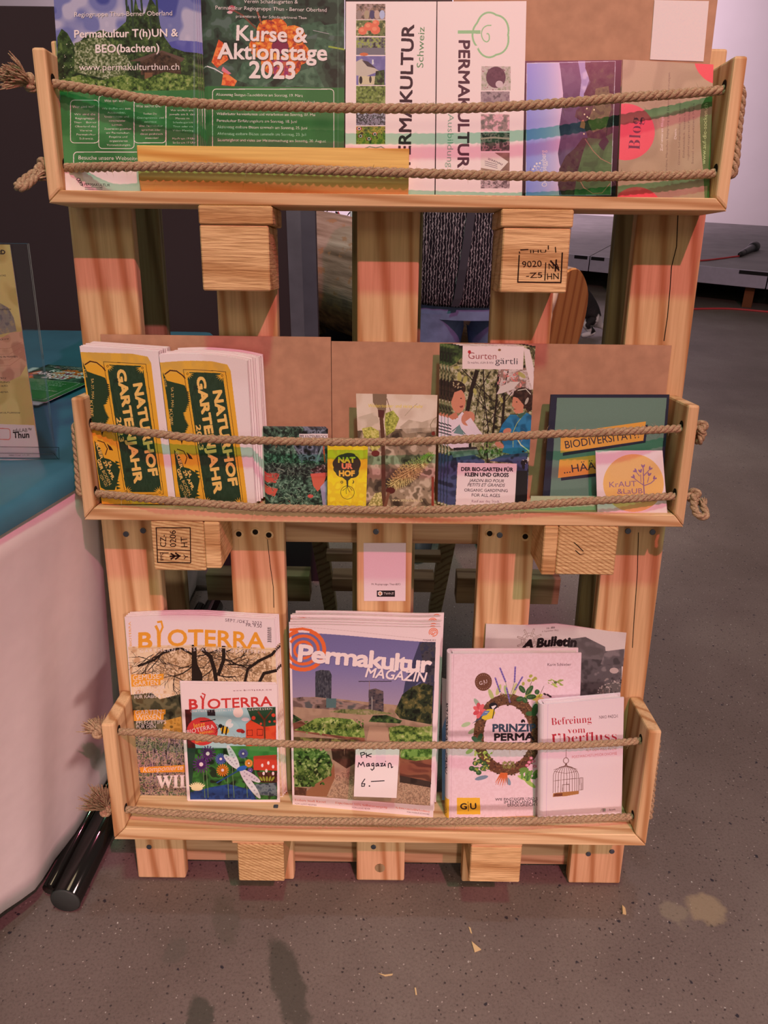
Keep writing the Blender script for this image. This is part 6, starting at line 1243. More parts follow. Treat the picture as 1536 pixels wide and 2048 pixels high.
sq = [(0, 0), (16, 0), (16, 330), (0, 330)]; sa = Canvas(sq, (232, 190, 186), res=3); sa.text('PRINZIP PERMAKULTUR', 11, 235, 11, 95, (60, 50, 60), 0.03, h=8); sa.rect(0, 285, 16, 330, (236, 166, 46)); sa.text('GU', 11, 318, 11, 306, (40, 30, 30), 0.0, h=6)
book('book', 'pink hardback book with a flower wreath and a bird', q, 0.056, art_prinzip(q).material('print_prinzip', 0.6), ('_pink', (232, 186, 184)), 0.017, sa.material('print_spine', 0.6))
q = [(1087, 1409), (1248, 1395), (1243, 1637), (1085, 1652)]
book('book', 'white hardback book with red title and birdcage, rightmost on the bottom shelf', q, 0.068, art_befrei(q).material('print_befrei', 0.55), ('_white', (232, 196, 204)), 0.014)
q = [(727, 1086), (812, 1086), (811, 1202), (728, 1202)]
sheet('payment_notice', 'white payment paper pinned to the middle board below the middle shelf', 'notice', q, (0.0012, 0.0012), art_twint(q).material('print_twint', 0.7), 0.0003)

# ------------------------------------------------------------------ the table at the left, its cloth, skirt and what stands on it
TZ = 0.70
outline = [(-1.45, -0.66), (-0.66, -0.66), (-0.56, -0.40), (-0.484, -0.17), (-0.454, -0.073), (-0.434, -0.005), (-0.414, 0.063), (-0.4065, 0.12), (-0.4055, 0.30), (-0.4055, 0.93), (-1.45, 0.93)]
table = thing('table', 'table under a white skirt at the left, its teal cloth on top', 'table', (-0.9, 0.2, 0))
tl0 = table.location
bm = bmesh.new()
ins = [(x*0.97-0.026, y*0.96+0.006) for x, y in outline]
lo = [bm.verts.new((x-tl0.x, y-tl0.y, TZ-0.03)) for x, y in ins]; hi = [bm.verts.new((x-tl0.x, y-tl0.y, TZ-0.004)) for x, y in ins]
bm.faces.new(hi); bm.faces.new(lo[::-1])
for i in range(len(ins)): j = (i+1) % len(ins); bm.faces.new((lo[i], lo[j], hi[j], hi[i]))
bobj('tabletop', bm, plain('table_board', (120, 100, 84), 0.6), table)
for x, y in ((-0.60, -0.35), (-0.60, 0.82), (-1.35, -0.55), (-1.35, 0.82)):
    tube('leg', [Vector((x, y, 0))-tl0, Vector((x, y, TZ-0.03))-tl0], 0.014, plain('table_steel', (96, 90, 92), 0.4, 0.5, metal=0.6), table, 10)
def edge_pts(step=0.02):
    out = []
    for (x0, y0), (x1, y1) in zip(outline, outline[1:]):
        n = max(1, int(math.hypot(x1-x0, y1-y0)/step))
        for k in range(n): out.append((x0+(x1-x0)*k/n, y0+(y1-y0)*k/n))
    out.append(outline[-1]); return out
ep = edge_pts()
# white skirt, tucked inwards and lifting off the floor towards the viewer
hem = [(G(220, 1560, z=0.02), 0.12), (G(110, 1740, z=0.035), 0), (G(80, 1775, z=0.045), 0), (G(0, 1830, z=0.06), 0)]
bx = sorted([(float(p.y), float(p.x), float(p.z)) for p, _ in hem] + [(-0.34, -0.70, 0.06), (0.95, -0.50, 0.02), (-0.66, -0.84, 0.06)])
BY, BX, BZ = [b[0] for b in bx], [b[1] for b in bx], [b[2] for b in bx]
sk = [(x, y) for x, y in ep if y <= 0.93]
sk = [p for p in sk if not (p[1] < -0.655 and p[0] < -1.4)]
V, F = [], []; nr_ = 16
for i, (x, y) in enumerate(sk):
    if y < -0.64: xb2, zb2, yb2 = x-0.02, 0.06, y+0.04
    elif y > 0.92: xb2, zb2, yb2 = x-0.02, 0.02, y-0.02
    else: xb2, zb2, yb2 = float(np.interp(y-0.03, BY, BX)), float(np.interp(y-0.03, BY, BZ)), y-0.03 if y < 0.3 else y
    for j in range(nr_+1):
        t = j/nr_; fold = 0.010*math.sin(y*21+1.0)*t**0.7 + 0.006*math.sin(y*47)*t
        s = t**1.25
        V.append(Vector((x*(1-s)+xb2*s-0.004-fold*(1-t*0.55), y*(1-s)+yb2*s, (TZ-0.012)*(1-t)+zb2*t)) - tl0)
for i in range(len(sk)-1):
    for j in range(nr_): a = i*(nr_+1)+j; F.append((a, a+1, a+nr_+2, a+nr_+1))
skirt = pobj('skirt', V, F, plain('white_banner', (240, 202, 198), 0.75, 0.2), table, smooth=True)
m_ = skirt.modifiers.new('thickness', 'SOLIDIFY'); m_.thickness = 0.001
# teal cloth with soft folds
nx_, ny_ = 60, 90; V, F = [], []; mark = {}
from bisect import bisect
oy = [p[1] for p in outline[1:-1]]; ox_ = [p[0] for p in outline[1:-1]]
for j in range(ny_+1):
    y = -0.66+1.59*j/ny_; xe = float(np.interp(y, oy, ox_))
    for i in range(nx_+1):
        t = i/nx_; x = -1.45+(xe+1.45)*(t**0.6)
        d = xe-x; z = TZ+0.001
        fo = mnoise.noise(Vector((x*7+y*3, y*5-x*4, 0.3)))*0.5+0.5
        near = max(0.0, 1-max(0, d-0.0)/0.16)*max(0.0, min(1.0, (0.16-y)/0.12))
        z += 0.020*fo*near + 0.0015*fo
        if d < 0.012: z -= 0.010*(1-d/0.012)
        V.append(Vector((x, y, z)))
for j in range(ny_):
    for i in range(nx_): a = j*(nx_+1)+i; F.append((a, a+1, a+nx_+2, a+nx_+1))
n0 = len(V)                                       # short drop at the edge
for j in range(ny_+1):
    p = V[j*(nx_+1)+nx_]; V.append(Vector((p.x+0.0005, p.y, TZ-0.016)))
for j in range(ny_): F.append((j*(nx_+1)+nx_, n0+j, n0+j+1, (j+1)*(nx_+1)+nx_))
TEAL = plain('teal_cloth', (60, 100, 112), 0.36, 0.6, noise=0.14, nscale=9)
cl = pobj('tablecloth', [v-Vector((-0.9, 0.2, TZ)) for v in V], F, TEAL, None, (-0.9, 0.2, TZ), True)
tag(cl, 'satin teal cloth covering the table, rumpled along the front edge', 'tablecloth')
# flyer lying on the cloth
br_, rt = G(92, 807, z=TZ+0.006), G(170, 771, z=TZ+0.006)
uy = (rt-br_); uy.z = 0; uy.normalize(); uxx = Vector((uy.y, -uy.x, 0))
def lying(name, label, org, w_, h_, z, mat, rot=0.0, group=None):
    root = thing(name, label, 'flyer', (org.x, org.y, z), group=group)
    R_ = Matrix.Rotation(rot, 3, 'Z'); a, b = R_ @ uxx, R_ @ uy
    cs = [Vector((0, 0, 0))-a*w_, Vector((0, 0, 0)), b*h_, b*h_-a*w_]
    bm = bmesh.new(); add_hexa(bm, [c for c in cs] + [c+Vector((0, 0, 0.0008)) for c in cs]); bobj('pages', bm, PAPER, root)
    me = bpy.data.meshes.new('cover'); me.from_pydata([tuple(c+Vector((0, 0, 0.0010))) for c in cs], [], [(0, 1, 2, 3)]); u_ = me.uv_layers.new(name='print')
    for i, k in enumerate(((0, 0), (1, 0), (1, 1), (0, 1))): u_.data[i].uv = k
    me.materials.append(mat); link('cover', me, None, root); return root
kur = bpy.data.materials['print_kurse']
lying('flyer', 'green course flyer lying on the teal cloth beside the acrylic holder', br_, 0.148, 0.21, TZ+0.0075, kur)
lying('flyer', 'flyer under the green course flyer on the teal cloth, white edge showing', br_+Vector((-0.008, -0.012, 0)), 0.148, 0.21, TZ+0.0060, PAPER, 0.06)
# acrylic sign holder with its poster
def acrylic():
    m, n, l, b = newmat('clear_acrylic'); b.inputs['Base Color'].default_value = (0.93, 0.95, 0.96, 1); b.inputs['Roughness'].default_value = 0.03
    b.inputs['Transmission Weight'].default_value = 1.0; b.inputs['IOR'].default_value = 1.3; b.inputs['Specular IOR Level'].default_value = 0.5
    t = n.new('ShaderNodeTexNoise'); t.inputs['Scale'].default_value = 40; r = n.new('ShaderNodeMapRange'); r.inputs[3].default_value = 0.02; r.inputs[4].default_value = 0.06; l.new(t.outputs['Fac'], r.inputs[0]); l.new(r.outputs[0], b.inputs['Roughness'])
    return m
ACR = acrylic()
hb = G(112, 907, z=TZ+0.008); yb_ = hb.y
ht = G(58, 487, y=yb_+0.075)
hl = hb+Vector((-0.222, 0, 0)); hold = thing('sign_holder', 'clear acrylic sign holder standing on the teal cloth at the left edge', 'sign holder', (hb.x-0.11, hb.y, TZ+0.004))
o_ = hold.location; up_ = (ht-hb); wid = Vector((-0.222, 0.0, 0.0)); nb_ = up_.cross(wid).normalized()
if nb_.y > 0: nb_ = -nb_
def plate(nm, a, b, c, d, t, mat, par, n_=None):
    n_ = n_ or nb_; bm = bmesh.new(); add_hexa(bm, [p-o_ for p in (a, b, c, d)] + [p-o_+n_*t for p in (a, b, c, d)]); return bobj(nm, bm, mat, par)
plate('back_panel', hb+wid, hb, ht, ht+wid, 0.002, ACR, hold)
fr_ = nb_*0.0045
plate('front_panel', hb+wid+fr_, hb+fr_, ht+fr_-up_*0.004, ht+wid+fr_-up_*0.004, 0.0015, ACR, hold)
lip = G(127, 883, z=TZ+0.03); lb = G(119, 921, z=TZ+0.0035)
a, b = hb+nb_*0.006, lb; plate('foot', a+wid, a, b, b+wid, 0.002, ACR, hold, Vector((0, 0, 1)))
plate('lip', b+wid, b, Vector((lip.x, b.y-0.012, TZ+0.028)), Vector((lip.x, b.y-0.012, TZ+0.028))+wid, 0.002, ACR, hold, Vector((0, -1, 0)))
# poster corners in the photograph
q = [(-320, 478), (22, 490), (82, 919), (-262, 930)]
pm = art_edulab(q).material('print_edulab', 0.4)
tr_, brp = G(22, 490, y=yb_+0.072), G(82, 915, y=yb_-0.002)
pr = thing('poster', 'yellow poster with cupped hands inside the acrylic holder', 'poster', tuple(brp))
wl_ = (tr_-brp).length; ph = [brp+wid*0.86, brp, tr_, tr_+wid*0.98]
sh_ = nb_*0.0032
u0 = 1 - 0.191*1539/1.03/ (22+320)     # share of the sheet that is left of the frame
me = bpy.data.meshes.new('cover'); me.from_pydata([tuple(p+sh_-pr.location) for p in ph], [], [(0, 1, 2, 3)]); u_ = me.uv_layers.new(name='print')
for i, k in enumerate(((0, 0), (1, 0), (1, 1), (0, 1))): u_.data[i].uv = k
me.materials.append(pm); link('cover', me, None, pr)
bm = bmesh.new(); add_hexa(bm, [p+sh_*0.5-pr.location for p in ph] + [p+sh_*0.96-pr.location for p in ph]); bobj('sheet', bm, PAPER, pr)

# roll-up banner cassette on the floor under the skirt
GLOSS = plain('glossy_black', (20, 14, 12), 0.08, 0.6, noise=0.0)
e0, e1 = G(131, 1800, z=0.026), G(232, 1600, z=0.026)
dr = (e1-e0).normalized()
cas = thing('banner_cassette', 'glossy black round banner cassette lying on the floor by the table skirt', 'banner stand', (e0.x, e0.y, 0))
oc = cas.location; end = e0+dr*0.86
tube('housing', [e0-oc, end-oc], 0.0235, GLOSS, cas, 28)
tube('end_cap', [e0-dr*0.003-oc, e0-dr*0.0005-oc], [0.0225, 0.0245], plain('cap_grey', (58, 54, 50), 0.5), cas, 28)
sd_ = Vector((-dr.y, dr.x, 0))*0.036
tube('side_rail', [e0+sd_+dr*0.02-oc+Vector((0, 0, -0.004)), end+sd_-oc+Vector((0, 0, -0.004))], 0.012, GLOSS, cas, 20)

# ------------------------------------------------------------------ black partition behind the table, taped at its right edge
PY = 0.97
px0, px1 = G(590, 560, y=PY).x-0.0, G(634, 560, y=PY).x
zt = G(60, 12, y=PY).z
part = thing('partition', 'tall dark brown-black partition behind the table, grey taped right edge', 'partition', (-0.9, PY, 0))
op = part.location
DARK = plain('dark_partition', (58, 42, 42), 0.75, 0.2, noise=0.05, nscale=3)
bm = bmesh.new(); add_box(bm, -1.9-op.x, px1-op.x, 0, 0.03, 0.0, zt, 0.002); bobj('panel', bm, DARK, part)
tp = plain('grey_tape', (98, 88, 92), 0.3, 0.5, noise=0.14, nscale=18, bump=0.4); tp2 = plain('grey_tape_edge', (82, 74, 80), 0.35, 0.5, noise=0.14, nscale=14, bump=0.4)
box('tape_strip', G(578, 560, y=PY).x-op.x, G(608, 560, y=PY).x-op.x, -0.0012, 0, 0.2, zt-0.01, tp, part, 0)
box('tape_strip', G(606, 560, y=PY).x-op.x, px1-op.x-0.0005, -0.0018, 0, 0.2, zt-0.01, tp2, part, 0)

# ------------------------------------------------------------------ the big log on an added black plinth
def bark(z_light=None):
    m, n, l, b = newmat('weathered_log'); N = lambda t: n.new('ShaderNode'+t)
    tc = N('TexCoord'); mp = N('Mapping'); mp.inputs['Scale'].default_value = (4, 26, 26); l.new(tc.outputs['Object'], mp.inputs['Vector'])
    t = N('TexNoise'); t.inputs['Scale'].default_value = 1; t.inputs['Detail'].default_value = 6; l.new(mp.outputs[0], t.inputs['Vector'])
    r = N('ValToRGB'); e = r.color_ramp.elements; e[0].position = 0.3; e[0].color = rgba(alb(84, 52, 38)); e[1].position = 0.7; e[1].color = rgba(alb(166, 122, 108)); x = e.new(0.48); x.color = rgba(alb(132, 90, 76))
    l.new(t.outputs['Fac'], r.inputs['Fac'])
    t2 = N('TexNoise'); t2.inputs['Scale'].default_value = 22; t2.inputs['Detail'].default_value = 3; l.new(tc.outputs['Object'], t2.inputs['Vector'])
    r2 = N('ValToRGB'); r2.color_ramp.elements[0].position = 0.58; r2.color_ramp.elements[1].position = 0.64; r2.color_ramp.elements[0].color = (0, 0, 0, 1); r2.color_ramp.elements[1].color = (1, 1, 1, 1); l.new(t2.outputs['Fac'], r2.inputs['Fac'])
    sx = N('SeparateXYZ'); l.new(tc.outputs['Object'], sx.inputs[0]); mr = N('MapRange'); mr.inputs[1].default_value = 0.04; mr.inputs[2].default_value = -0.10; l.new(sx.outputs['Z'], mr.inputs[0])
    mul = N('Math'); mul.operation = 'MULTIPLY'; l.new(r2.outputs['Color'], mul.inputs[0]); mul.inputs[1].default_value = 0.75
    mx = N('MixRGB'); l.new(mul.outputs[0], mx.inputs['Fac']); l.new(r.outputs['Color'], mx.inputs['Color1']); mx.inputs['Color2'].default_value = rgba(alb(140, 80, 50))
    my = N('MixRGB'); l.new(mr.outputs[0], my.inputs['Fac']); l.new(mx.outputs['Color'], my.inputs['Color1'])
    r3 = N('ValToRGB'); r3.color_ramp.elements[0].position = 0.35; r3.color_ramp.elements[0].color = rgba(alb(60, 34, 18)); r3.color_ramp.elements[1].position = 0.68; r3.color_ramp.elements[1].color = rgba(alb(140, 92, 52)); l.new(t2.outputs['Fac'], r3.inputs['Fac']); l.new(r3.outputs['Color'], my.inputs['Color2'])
    l.new(my.outputs['Color'], b.inputs['Base Color']); b.inputs['Roughness'].default_value = 0.85
    bp = N('Bump'); bp.inputs['Strength'].default_value = 0.7; bp.inputs['Distance'].default_value = 0.01; l.new(t.outputs['Fac'], bp.inputs['Height']); l.new(bp.outputs['Normal'], b.inputs['Normal'])
    return m
LA, LB = Vector((-0.52, 2.38, 0.710)), Vector((0.548, 1.60, 0.560)); LR = 0.205
ld = (LB-LA); ll = ld.length; ang = math.atan2(ld.y, ld.x); pit = math.atan2(ld.z, math.hypot(ld.x, ld.y))
log = thing('log', 'thick horizontal log behind the stand, weathered trunk with an orange sawn end', 'log', tuple((LA+LB)/2), (0, -pit, ang))
V, F = [], []; ns, nl = 36, 26
for i in range(nl+1):
    x = (i/nl-0.5)*ll
    for k in range(ns):
        t = 2*math.pi*k/ns; r = LR*(1+0.05*mnoise.noise(Vector((x*2, math.cos(t)*1.5, math.sin(t)*1.5)))+0.02*mnoise.noise(Vector((x*9, math.cos(t)*6, math.sin(t)*6)))); V.append((x, r*math.cos(t), r*math.sin(t)))
for i in range(nl):
    for k in range(ns): k2 = (k+1) % ns; F.append((i*ns+k, i*ns+k2, (i+1)*ns+k2, (i+1)*ns+k))
F.append(tuple(range(ns-1, -1, -1)))
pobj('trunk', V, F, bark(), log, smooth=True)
V2 = [(ll/2+0.001+0.0*k, y, z) for k, (x, y, z) in enumerate(V[-ns:])]; V3 = [(ll/2+0.008, y*0.985, z*0.985) for x, y, z in V[-ns:]]
F2 = [(k, (k+1) % ns, ns+(k+1) % ns, ns+k) for k in range(ns)] + [tuple(range(ns, 2*ns))]
pobj('sawn_end', V2+V3, F2, wood('orange_end', 2, (204, 124, 70), (168, 88, 46), knots=0.0, spacing=0.6), log)
pl = thing('plinth', 'added low plinth under the log, black for the shade there', 'plinth', (0.02, 2.05, 0))
bm = bmesh.new(); u3 = Vector((ld.x, ld.y, 0)).normalized(); v3 = Vector((-u3.y, u3.x, 0)); c3 = Vector((0.02-0.02, 1.99-2.05, 0))
cs = [c3-u3*0.62-v3*0.17, c3+u3*0.46-v3*0.17, c3+u3*0.46+v3*0.25, c3-u3*0.62+v3*0.25]
add_hexa(bm, cs + [c+Vector((0, 0, 0.452-0.11*(i in (1, 2)))) for i, c in enumerate(cs)], 0.01, 2); bobj('plinth_body', bm, plain('plinth_black', (16, 13, 14), 0.95, 0.05), pl)  # black body takes the place of the shade below the log
for a, s in ((-0.30, 0.035), (0.28, -0.07)):
    p_ = c3+u3*a; bm = bmesh.new(); h_ = 0.452 if a < 0 else 0.39
    for sg_ in (-1, 1):
        c4 = p_+v3*(0.04+0.13*sg_)
        add_hexa(bm, [c4-u3*.03-v3*.03+Vector((0, 0, h_-0.01)), c4+u3*.03-v3*.03+Vector((0, 0, h_-0.01)), c4+u3*.03+v3*.03+Vector((0, 0, h_-0.01)), c4-u3*.03+v3*.03+Vector((0, 0, h_-0.01)), c4-u3*.03-v3*.03+Vector((0, 0, h_+0.045+s)), c4+u3*.03-v3*.03+Vector((0, 0, h_+0.045+s)), c4+u3*.03+v3*.03+Vector((0, 0, h_+0.045+s)), c4-u3*.03+v3*.03+Vector((0, 0, h_+0.045+s))])
    bobj('wedge', bm, MC['dark_pine'], pl)

# dark foliage, red lead and a white socket behind the log
pot = thing('potted_plant', 'dark leafy plant in a black planter behind the log', 'plant', (-0.30, 3.15, 0))
bm = bmesh.new(); add_box(bm, -0.45, 0.55, -0.12, 0.12, 0, 0.62, 0.01); bobj('planter', bm, plain('black_planter', (20, 18, 18), 0.7), pot)
V, F = [], []; r = random.Random(5)
for k in range(900):
    p = Vector((r.uniform(-0.45, 0.55), r.uniform(-0.2, 0.14), r.uniform(0.6, 1.05))); a = Vector((r.uniform(-1, 1), r.uniform(-1, 0.4), r.uniform(-0.4, 1))).normalized(); s = frame_at(a)[0]*0.012; L = r.uniform(0.04, 0.09); o = len(V)
    V += [p, p+a*L*0.5+s, p+a*L, p+a*L*0.5-s]; F += [(o, o+1, o+2, o+3)]
tag(pobj('foliage', V, F, plain('dark_leaf', (40, 62, 34), 0.6, 0.3, noise=0.5, nscale=8), pot), kind='stuff')
lead, _ = smooth_path([G(676, 424, y=2.9), G(684, 438, y=2.85), G(694, 452, y=2.8), G(698, 464, y=2.75)], 16)
w0_ = G(713, 440, y=2.65)
sock = thing('garden_socket', 'small white socket box on a post behind the log beside a red lead', 'socket', tuple(w0_))
tube('post', [Vector((0, 0.02, -w0_.z)), Vector((0, 0.02, 0))], 0.012, black_pl, sock, 10)
a_, b_ = G(700, 418, y=2.65)-w0_, G(724, 452, y=2.65)-w0_
box('housing', a_.x, b_.x, 0, 0.03, b_.z, a_.z, plain('white_plastic', (214, 196, 196), 0.35, 0.5), sock, 0.008, 3)
for i in range(3):
    for j in range(2): x_ = a_.x+(b_.x-a_.x)*(0.35+0.3*j); z_ = b_.z+(a_.z-b_.z)*(0.3+0.25*i); box('hole', x_-0.003, x_+0.003, -0.0006, 0, z_-0.003, z_+0.003, HOLE, sock, 0)
tag(tube('lead', [p-lead[0] for p in lead], 0.0035, red_m, None, 6, lead[0]), 'thin red lead hanging behind the top of the log', 'cable')

# ------------------------------------------------------------------ people and animals
def skin_mesh(name, nodes, edges, mat, parent=None, loc=(0, 0, 0), sub=2):
    """one continuous surface grown along a skeleton: nodes {name: (pos, radius or (rx, ry))}"""
    keys = list(nodes); me = bpy.data.meshes.new(name); me.from_pydata([nodes[k][0] for k in keys], [(keys.index(a), keys.index(b)) for a, b in edges], []); me.update()
    o = link(name, me, mat, parent, loc); md_ = o.modifiers.new('Skin', 'SKIN'); md_.use_smooth_shade = True
    for i, k in enumerate(keys):
        r_ = nodes[k][1]; me.skin_vertices[0].data[i].radius = r_ if hasattr(r_, '__len__') else (r_, r_)
    me.skin_vertices[0].data[0].use_root = True
    s_ = o.modifiers.new('Subdivision', 'SUBSURF'); s_.levels = sub; s_.render_levels = sub
    return o
per = G(930, 650, y=1.24); PX = per.x
person = thing('person', 'person in a black patterned zip jacket and blue jeans standing before the log', 'person', (PX, 1.24, 0))
SKIN = plain('skin', (214, 158, 132), 0.55, 0.35, noise=0.04)
nd = {'pelvis': ((0, 0, 0.80), 0.125), 'waist': ((0, 0.005, 0.95), 0.11), 'chest': ((0, 0, 1.14), (0.15, 0.11)), 'neck0': ((0, 0, 1.29), 0.062), 'neck': ((0, -0.01, 1.35), 0.05)}
ed = [('pelvis', 'waist'), ('waist', 'chest'), ('chest', 'neck0'), ('neck0', 'neck')]
for s, t in ((-1, 'l'), (1, 'r')):
    nd[t+'hip'] = ((s*0.085, 0, 0.72), 0.082); nd[t+'knee'] = ((s*0.10, -0.01, 0.42), 0.052); nd[t+'calf'] = ((s*0.10, 0.0, 0.30), 0.052); nd[t+'ank'] = ((s*0.105, 0.01, 0.08), 0.034); nd[t+'foot'] = ((s*0.115, -0.10, 0.035), 0.032)
    nd[t+'sho'] = ((s*0.16, 0, 1.25), 0.055); nd[t+'elb'] = ((s*0.205, 0.02, 1.00), 0.038); nd[t+'wri'] = ((s*0.215, -0.03, 0.79), 0.024); nd[t+'palm'] = ((s*0.215, -0.045, 0.73), (0.018, 0.034))
    ed += [('pelvis', t+'hip'), (t+'hip', t+'knee'), (t+'knee', t+'calf'), (t+'calf', t+'ank'), (t+'ank', t+'foot'), ('chest', t+'sho'), (t+'sho', t+'elb'), (t+'elb', t+'wri'), (t+'wri', t+'palm')]
    for k in range(4):
        y_ = -0.072+0.018*k; L = (0.062, 0.072, 0.068, 0.054)[k]
        a = t+'f%d' % k; nd[a+'a'] = ((s*0.214, y_, 0.70), 0.0085); nd[a+'b'] = ((s*0.211, y_, 0.70-L*0.55), 0.0078); nd[a+'c'] = ((s*0.202, y_-0.004, 0.70-L), 0.0065); ed += [(t+'palm', a+'a'), (a+'a', a+'b'), (a+'b', a+'c')]
    nd[t+'th1'] = ((s*0.204, -0.082, 0.735), 0.0095); nd[t+'th2'] = ((s*0.196, -0.098, 0.705), 0.0078); ed += [(t+'palm', t+'th1'), (t+'th1', t+'th2')]
skin_mesh('body', nd, ed, SKIN, person)
# head: a shaped ellipsoid with brow, nose, lips and chin
bm = bmesh.new(); bmesh.ops.create_uvsphere(bm, u_segments=32, v_segments=24, radius=1.0)
for v in bm.verts:
    x, y, z = v.co; f = max(0, -y)
    nz_ = math.exp(-((x/0.13)**2+((z+0.12)/0.22)**2))*0.16*(f > 0.5); lp = math.exp(-((x/0.3)**2+((z+0.46)/0.07)**2))*0.05*(f > 0.4); ey = -math.exp(-(((abs(x)-0.36)/0.16)**2+((z-0.04)/0.12)**2))*0.07*(f > 0.4)
    w_ = 1-0.22*max(0, -z)**1.5
    v.co = Vector((x*0.072*w_, y*0.092-(nz_+lp+ey)*0.092-0.02*max(0, -z)*f*0.4, z*0.112+1.49))
bobj('head', bm, SKIN, person, smooth=True)
EYE = plain('eye_white', (230, 220, 214), 0.3); 
for s in (-1, 1):
    bm = bmesh.new(); bmesh.ops.create_uvsphere(bm, u_segments=12, v_segments=8, radius=0.010); bmesh.ops.translate(bm, verts=bm.verts, vec=(s*0.027, -0.079, 1.494)); bobj('eye', bm, EYE, person, smooth=True)
    bm = bmesh.new(); bmesh.ops.create_uvsphere(bm, u_segments=10, v_segments=6, radius=0.0052); bmesh.ops.translate(bm, verts=bm.verts, vec=(s*0.027, -0.0862, 1.494)); bobj('iris', bm, plain('iris', (60, 44, 34), 0.2), person, smooth=True)
    bm = bmesh.new(); bmesh.ops.create_uvsphere(bm, u_segments=12, v_segments=10, radius=1.0)
    for v in bm.verts: v.co = Vector((v.co.x*0.007+s*0.074, v.co.y*0.016+0.006, v.co.z*0.028+1.485))
    bobj('ear', bm, SKIN, person, smooth=True)
bm = bmesh.new(); bmesh.ops.create_uvsphere(bm, u_segments=12, v_segments=8, radius=1.0)
for v in bm.verts: v.co = Vector((v.co.x*0.022, v.co.y*0.006-0.091, v.co.z*0.006+1.438))
bobj('mouth', bm, plain('lips', (186, 100, 92), 0.5), person, smooth=True)
bm = bmesh.new(); bmesh.ops.create_uvsphere(bm, u_segments=28, v_segments=20, radius=1.0)
for v in bm.verts:
    x, y, z = v.co
    r_ = 1.0 + 0.03*mnoise.noise(v.co*6)
    v.co = Vector((x*0.082*r_, max(y, -0.62 if z > 0.45 else -0.05)*0.102*r_+0.008, (z if z > -0.5 else -0.5)*0.120*r_+1.505))
bobj('hair', bm, plain('brown_hair', (92, 62, 46), 0.6, 0.3, noise=0.3, nscale=80), person, smooth=True)
def jacket_mat():
    m, n, l, b = newmat('patterned_knit'); N = lambda t: n.new('ShaderNode'+t)
    tc = N('TexCoord'); mp = N('Mapping'); mp.inputs['Scale'].default_value = (1, 0.3, 0.6); l.new(tc.outputs['Object'], mp.inputs['Vector'])
    wv_ = N('TexWave'); wv_.wave_type = 'BANDS'; wv_.bands_direction = 'X'; wv_.inputs['Scale'].default_value = 46; wv_.inputs['Distortion'].default_value = 4.5; wv_.inputs['Detail'].default_value = 1.0; wv_.inputs['Detail Scale'].default_value = 4.0; l.new(mp.outputs[0], wv_.inputs['Vector'])
    t = N('TexNoise'); t.inputs['Scale'].default_value = 150; t.inputs['Detail'].default_value = 1; l.new(tc.outputs['Object'], t.inputs['Vector'])
    mul = N('Math'); mul.operation = 'MULTIPLY'; l.new(wv_.outputs['Fac'], mul.inputs[0]); mul.inputs[1].default_value = 1.0
    r = N('ValToRGB'); r.color_ramp.elements[0].position = 0.72; r.color_ramp.elements[0].color = rgba(alb(34, 25, 30)); r.color_ramp.elements[1].position = 0.92; r.color_ramp.elements[1].color = rgba(alb(156, 128, 128)); l.new(mul.outputs[0], r.inputs['Fac'])
    l.new(r.outputs['Color'], b.inputs['Base Color']); b.inputs['Roughness'].default_value = 0.9; b.inputs['Specular IOR Level'].default_value = 0.1
    return m
JK = jacket_mat()
def ring_loft(name, rings, mat, parent, n=36, cap=False):
    V, F = [], []
    for (cx, cy, cz, rx, ry) in rings:
        for k in range(n): t = 2*math.pi*k/n; V.append((cx+rx*math.cos(t), cy+ry*math.sin(t), cz))
    for i in range(len(rings)-1):
        for k in range(n): k2 = (k+1) % n; F.append((i*n+k, i*n+k2, (i+1)*n+k2, (i+1)*n+k))
    if cap: F.append(tuple(range(n-1, -1, -1)))
    o = pobj(name, V, F, mat, parent, smooth=True); s_ = o.modifiers.new('thickness', 'SOLIDIFY'); s_.thickness = 0.004; return o
hz = G(895, 612, y=1.24-0.155).z
ring_loft('jacket', [(0, 0, hz-0.005, 0.192, 0.150), (0, 0, hz+0.003, 0.196, 0.156), (0, 0, hz+0.03, 0.198, 0.160), (0, 0, hz+0.12, 0.196, 0.165), (0, 0, 0.95, 0.188, 0.160), (0, 0, 1.10, 0.195, 0.150), (0, 0, 1.20, 0.198, 0.135), (0, 0, 1.27, 0.15, 0.110), (0, -0.005, 1.315, 0.075, 0.080), (0, -0.008, 1.36, 0.068, 0.072)], JK, person)
for s in (-1, 1):
    V, F = tube_data([(s*0.150, 0, 1.255), (s*0.185, 0.005, 1.19), (s*0.210, 0.02, 1.02), (s*0.216, 0.0, 0.90), (s*0.218, -0.025, 0.80)], [0.07, 0.068, 0.054, 0.046, 0.038], 18, False)
    pobj('sleeve', V, F, JK, person, smooth=True)
zp = [(G(912, 430, y=1.06), 0), (G(906, 500, y=1.065), 0), (G(901, 560, y=1.07), 0), (G(894, 606, y=1.078), 0)]
V, F = [], []
for i, (z_, yv) in enumerate(((0.705, 0), (0.76, 0), (0.83, 0), (0.90, 0), (0.98, 0), (1.08, 0), (1.18, 0))):
    gx = -0.045+0.028*(z_-0.7)/0.25 if z_ < 0.95 else -0.015; ry = float(np.interp(z_, [0.70, 0.84, 0.95, 1.1, 1.2], [0.158, 0.165, 0.160, 0.150, 0.135])); z2 = max(z_, hz)
    yy = -math.sqrt(max(0, 1-(gx/0.195)**2))*ry-0.004
    V += [(gx-0.010, yy, z2), (gx+0.010, yy, z2), (gx+0.010, yy-0.003, z2), (gx-0.010, yy-0.003, z2)]
    if i: o = 4*i; F += [(o-4, o-3, o+1, o), (o-3, o-2, o+2, o+1), (o-2, o-1, o+3, o+2), (o-1, o-4, o, o+3)]
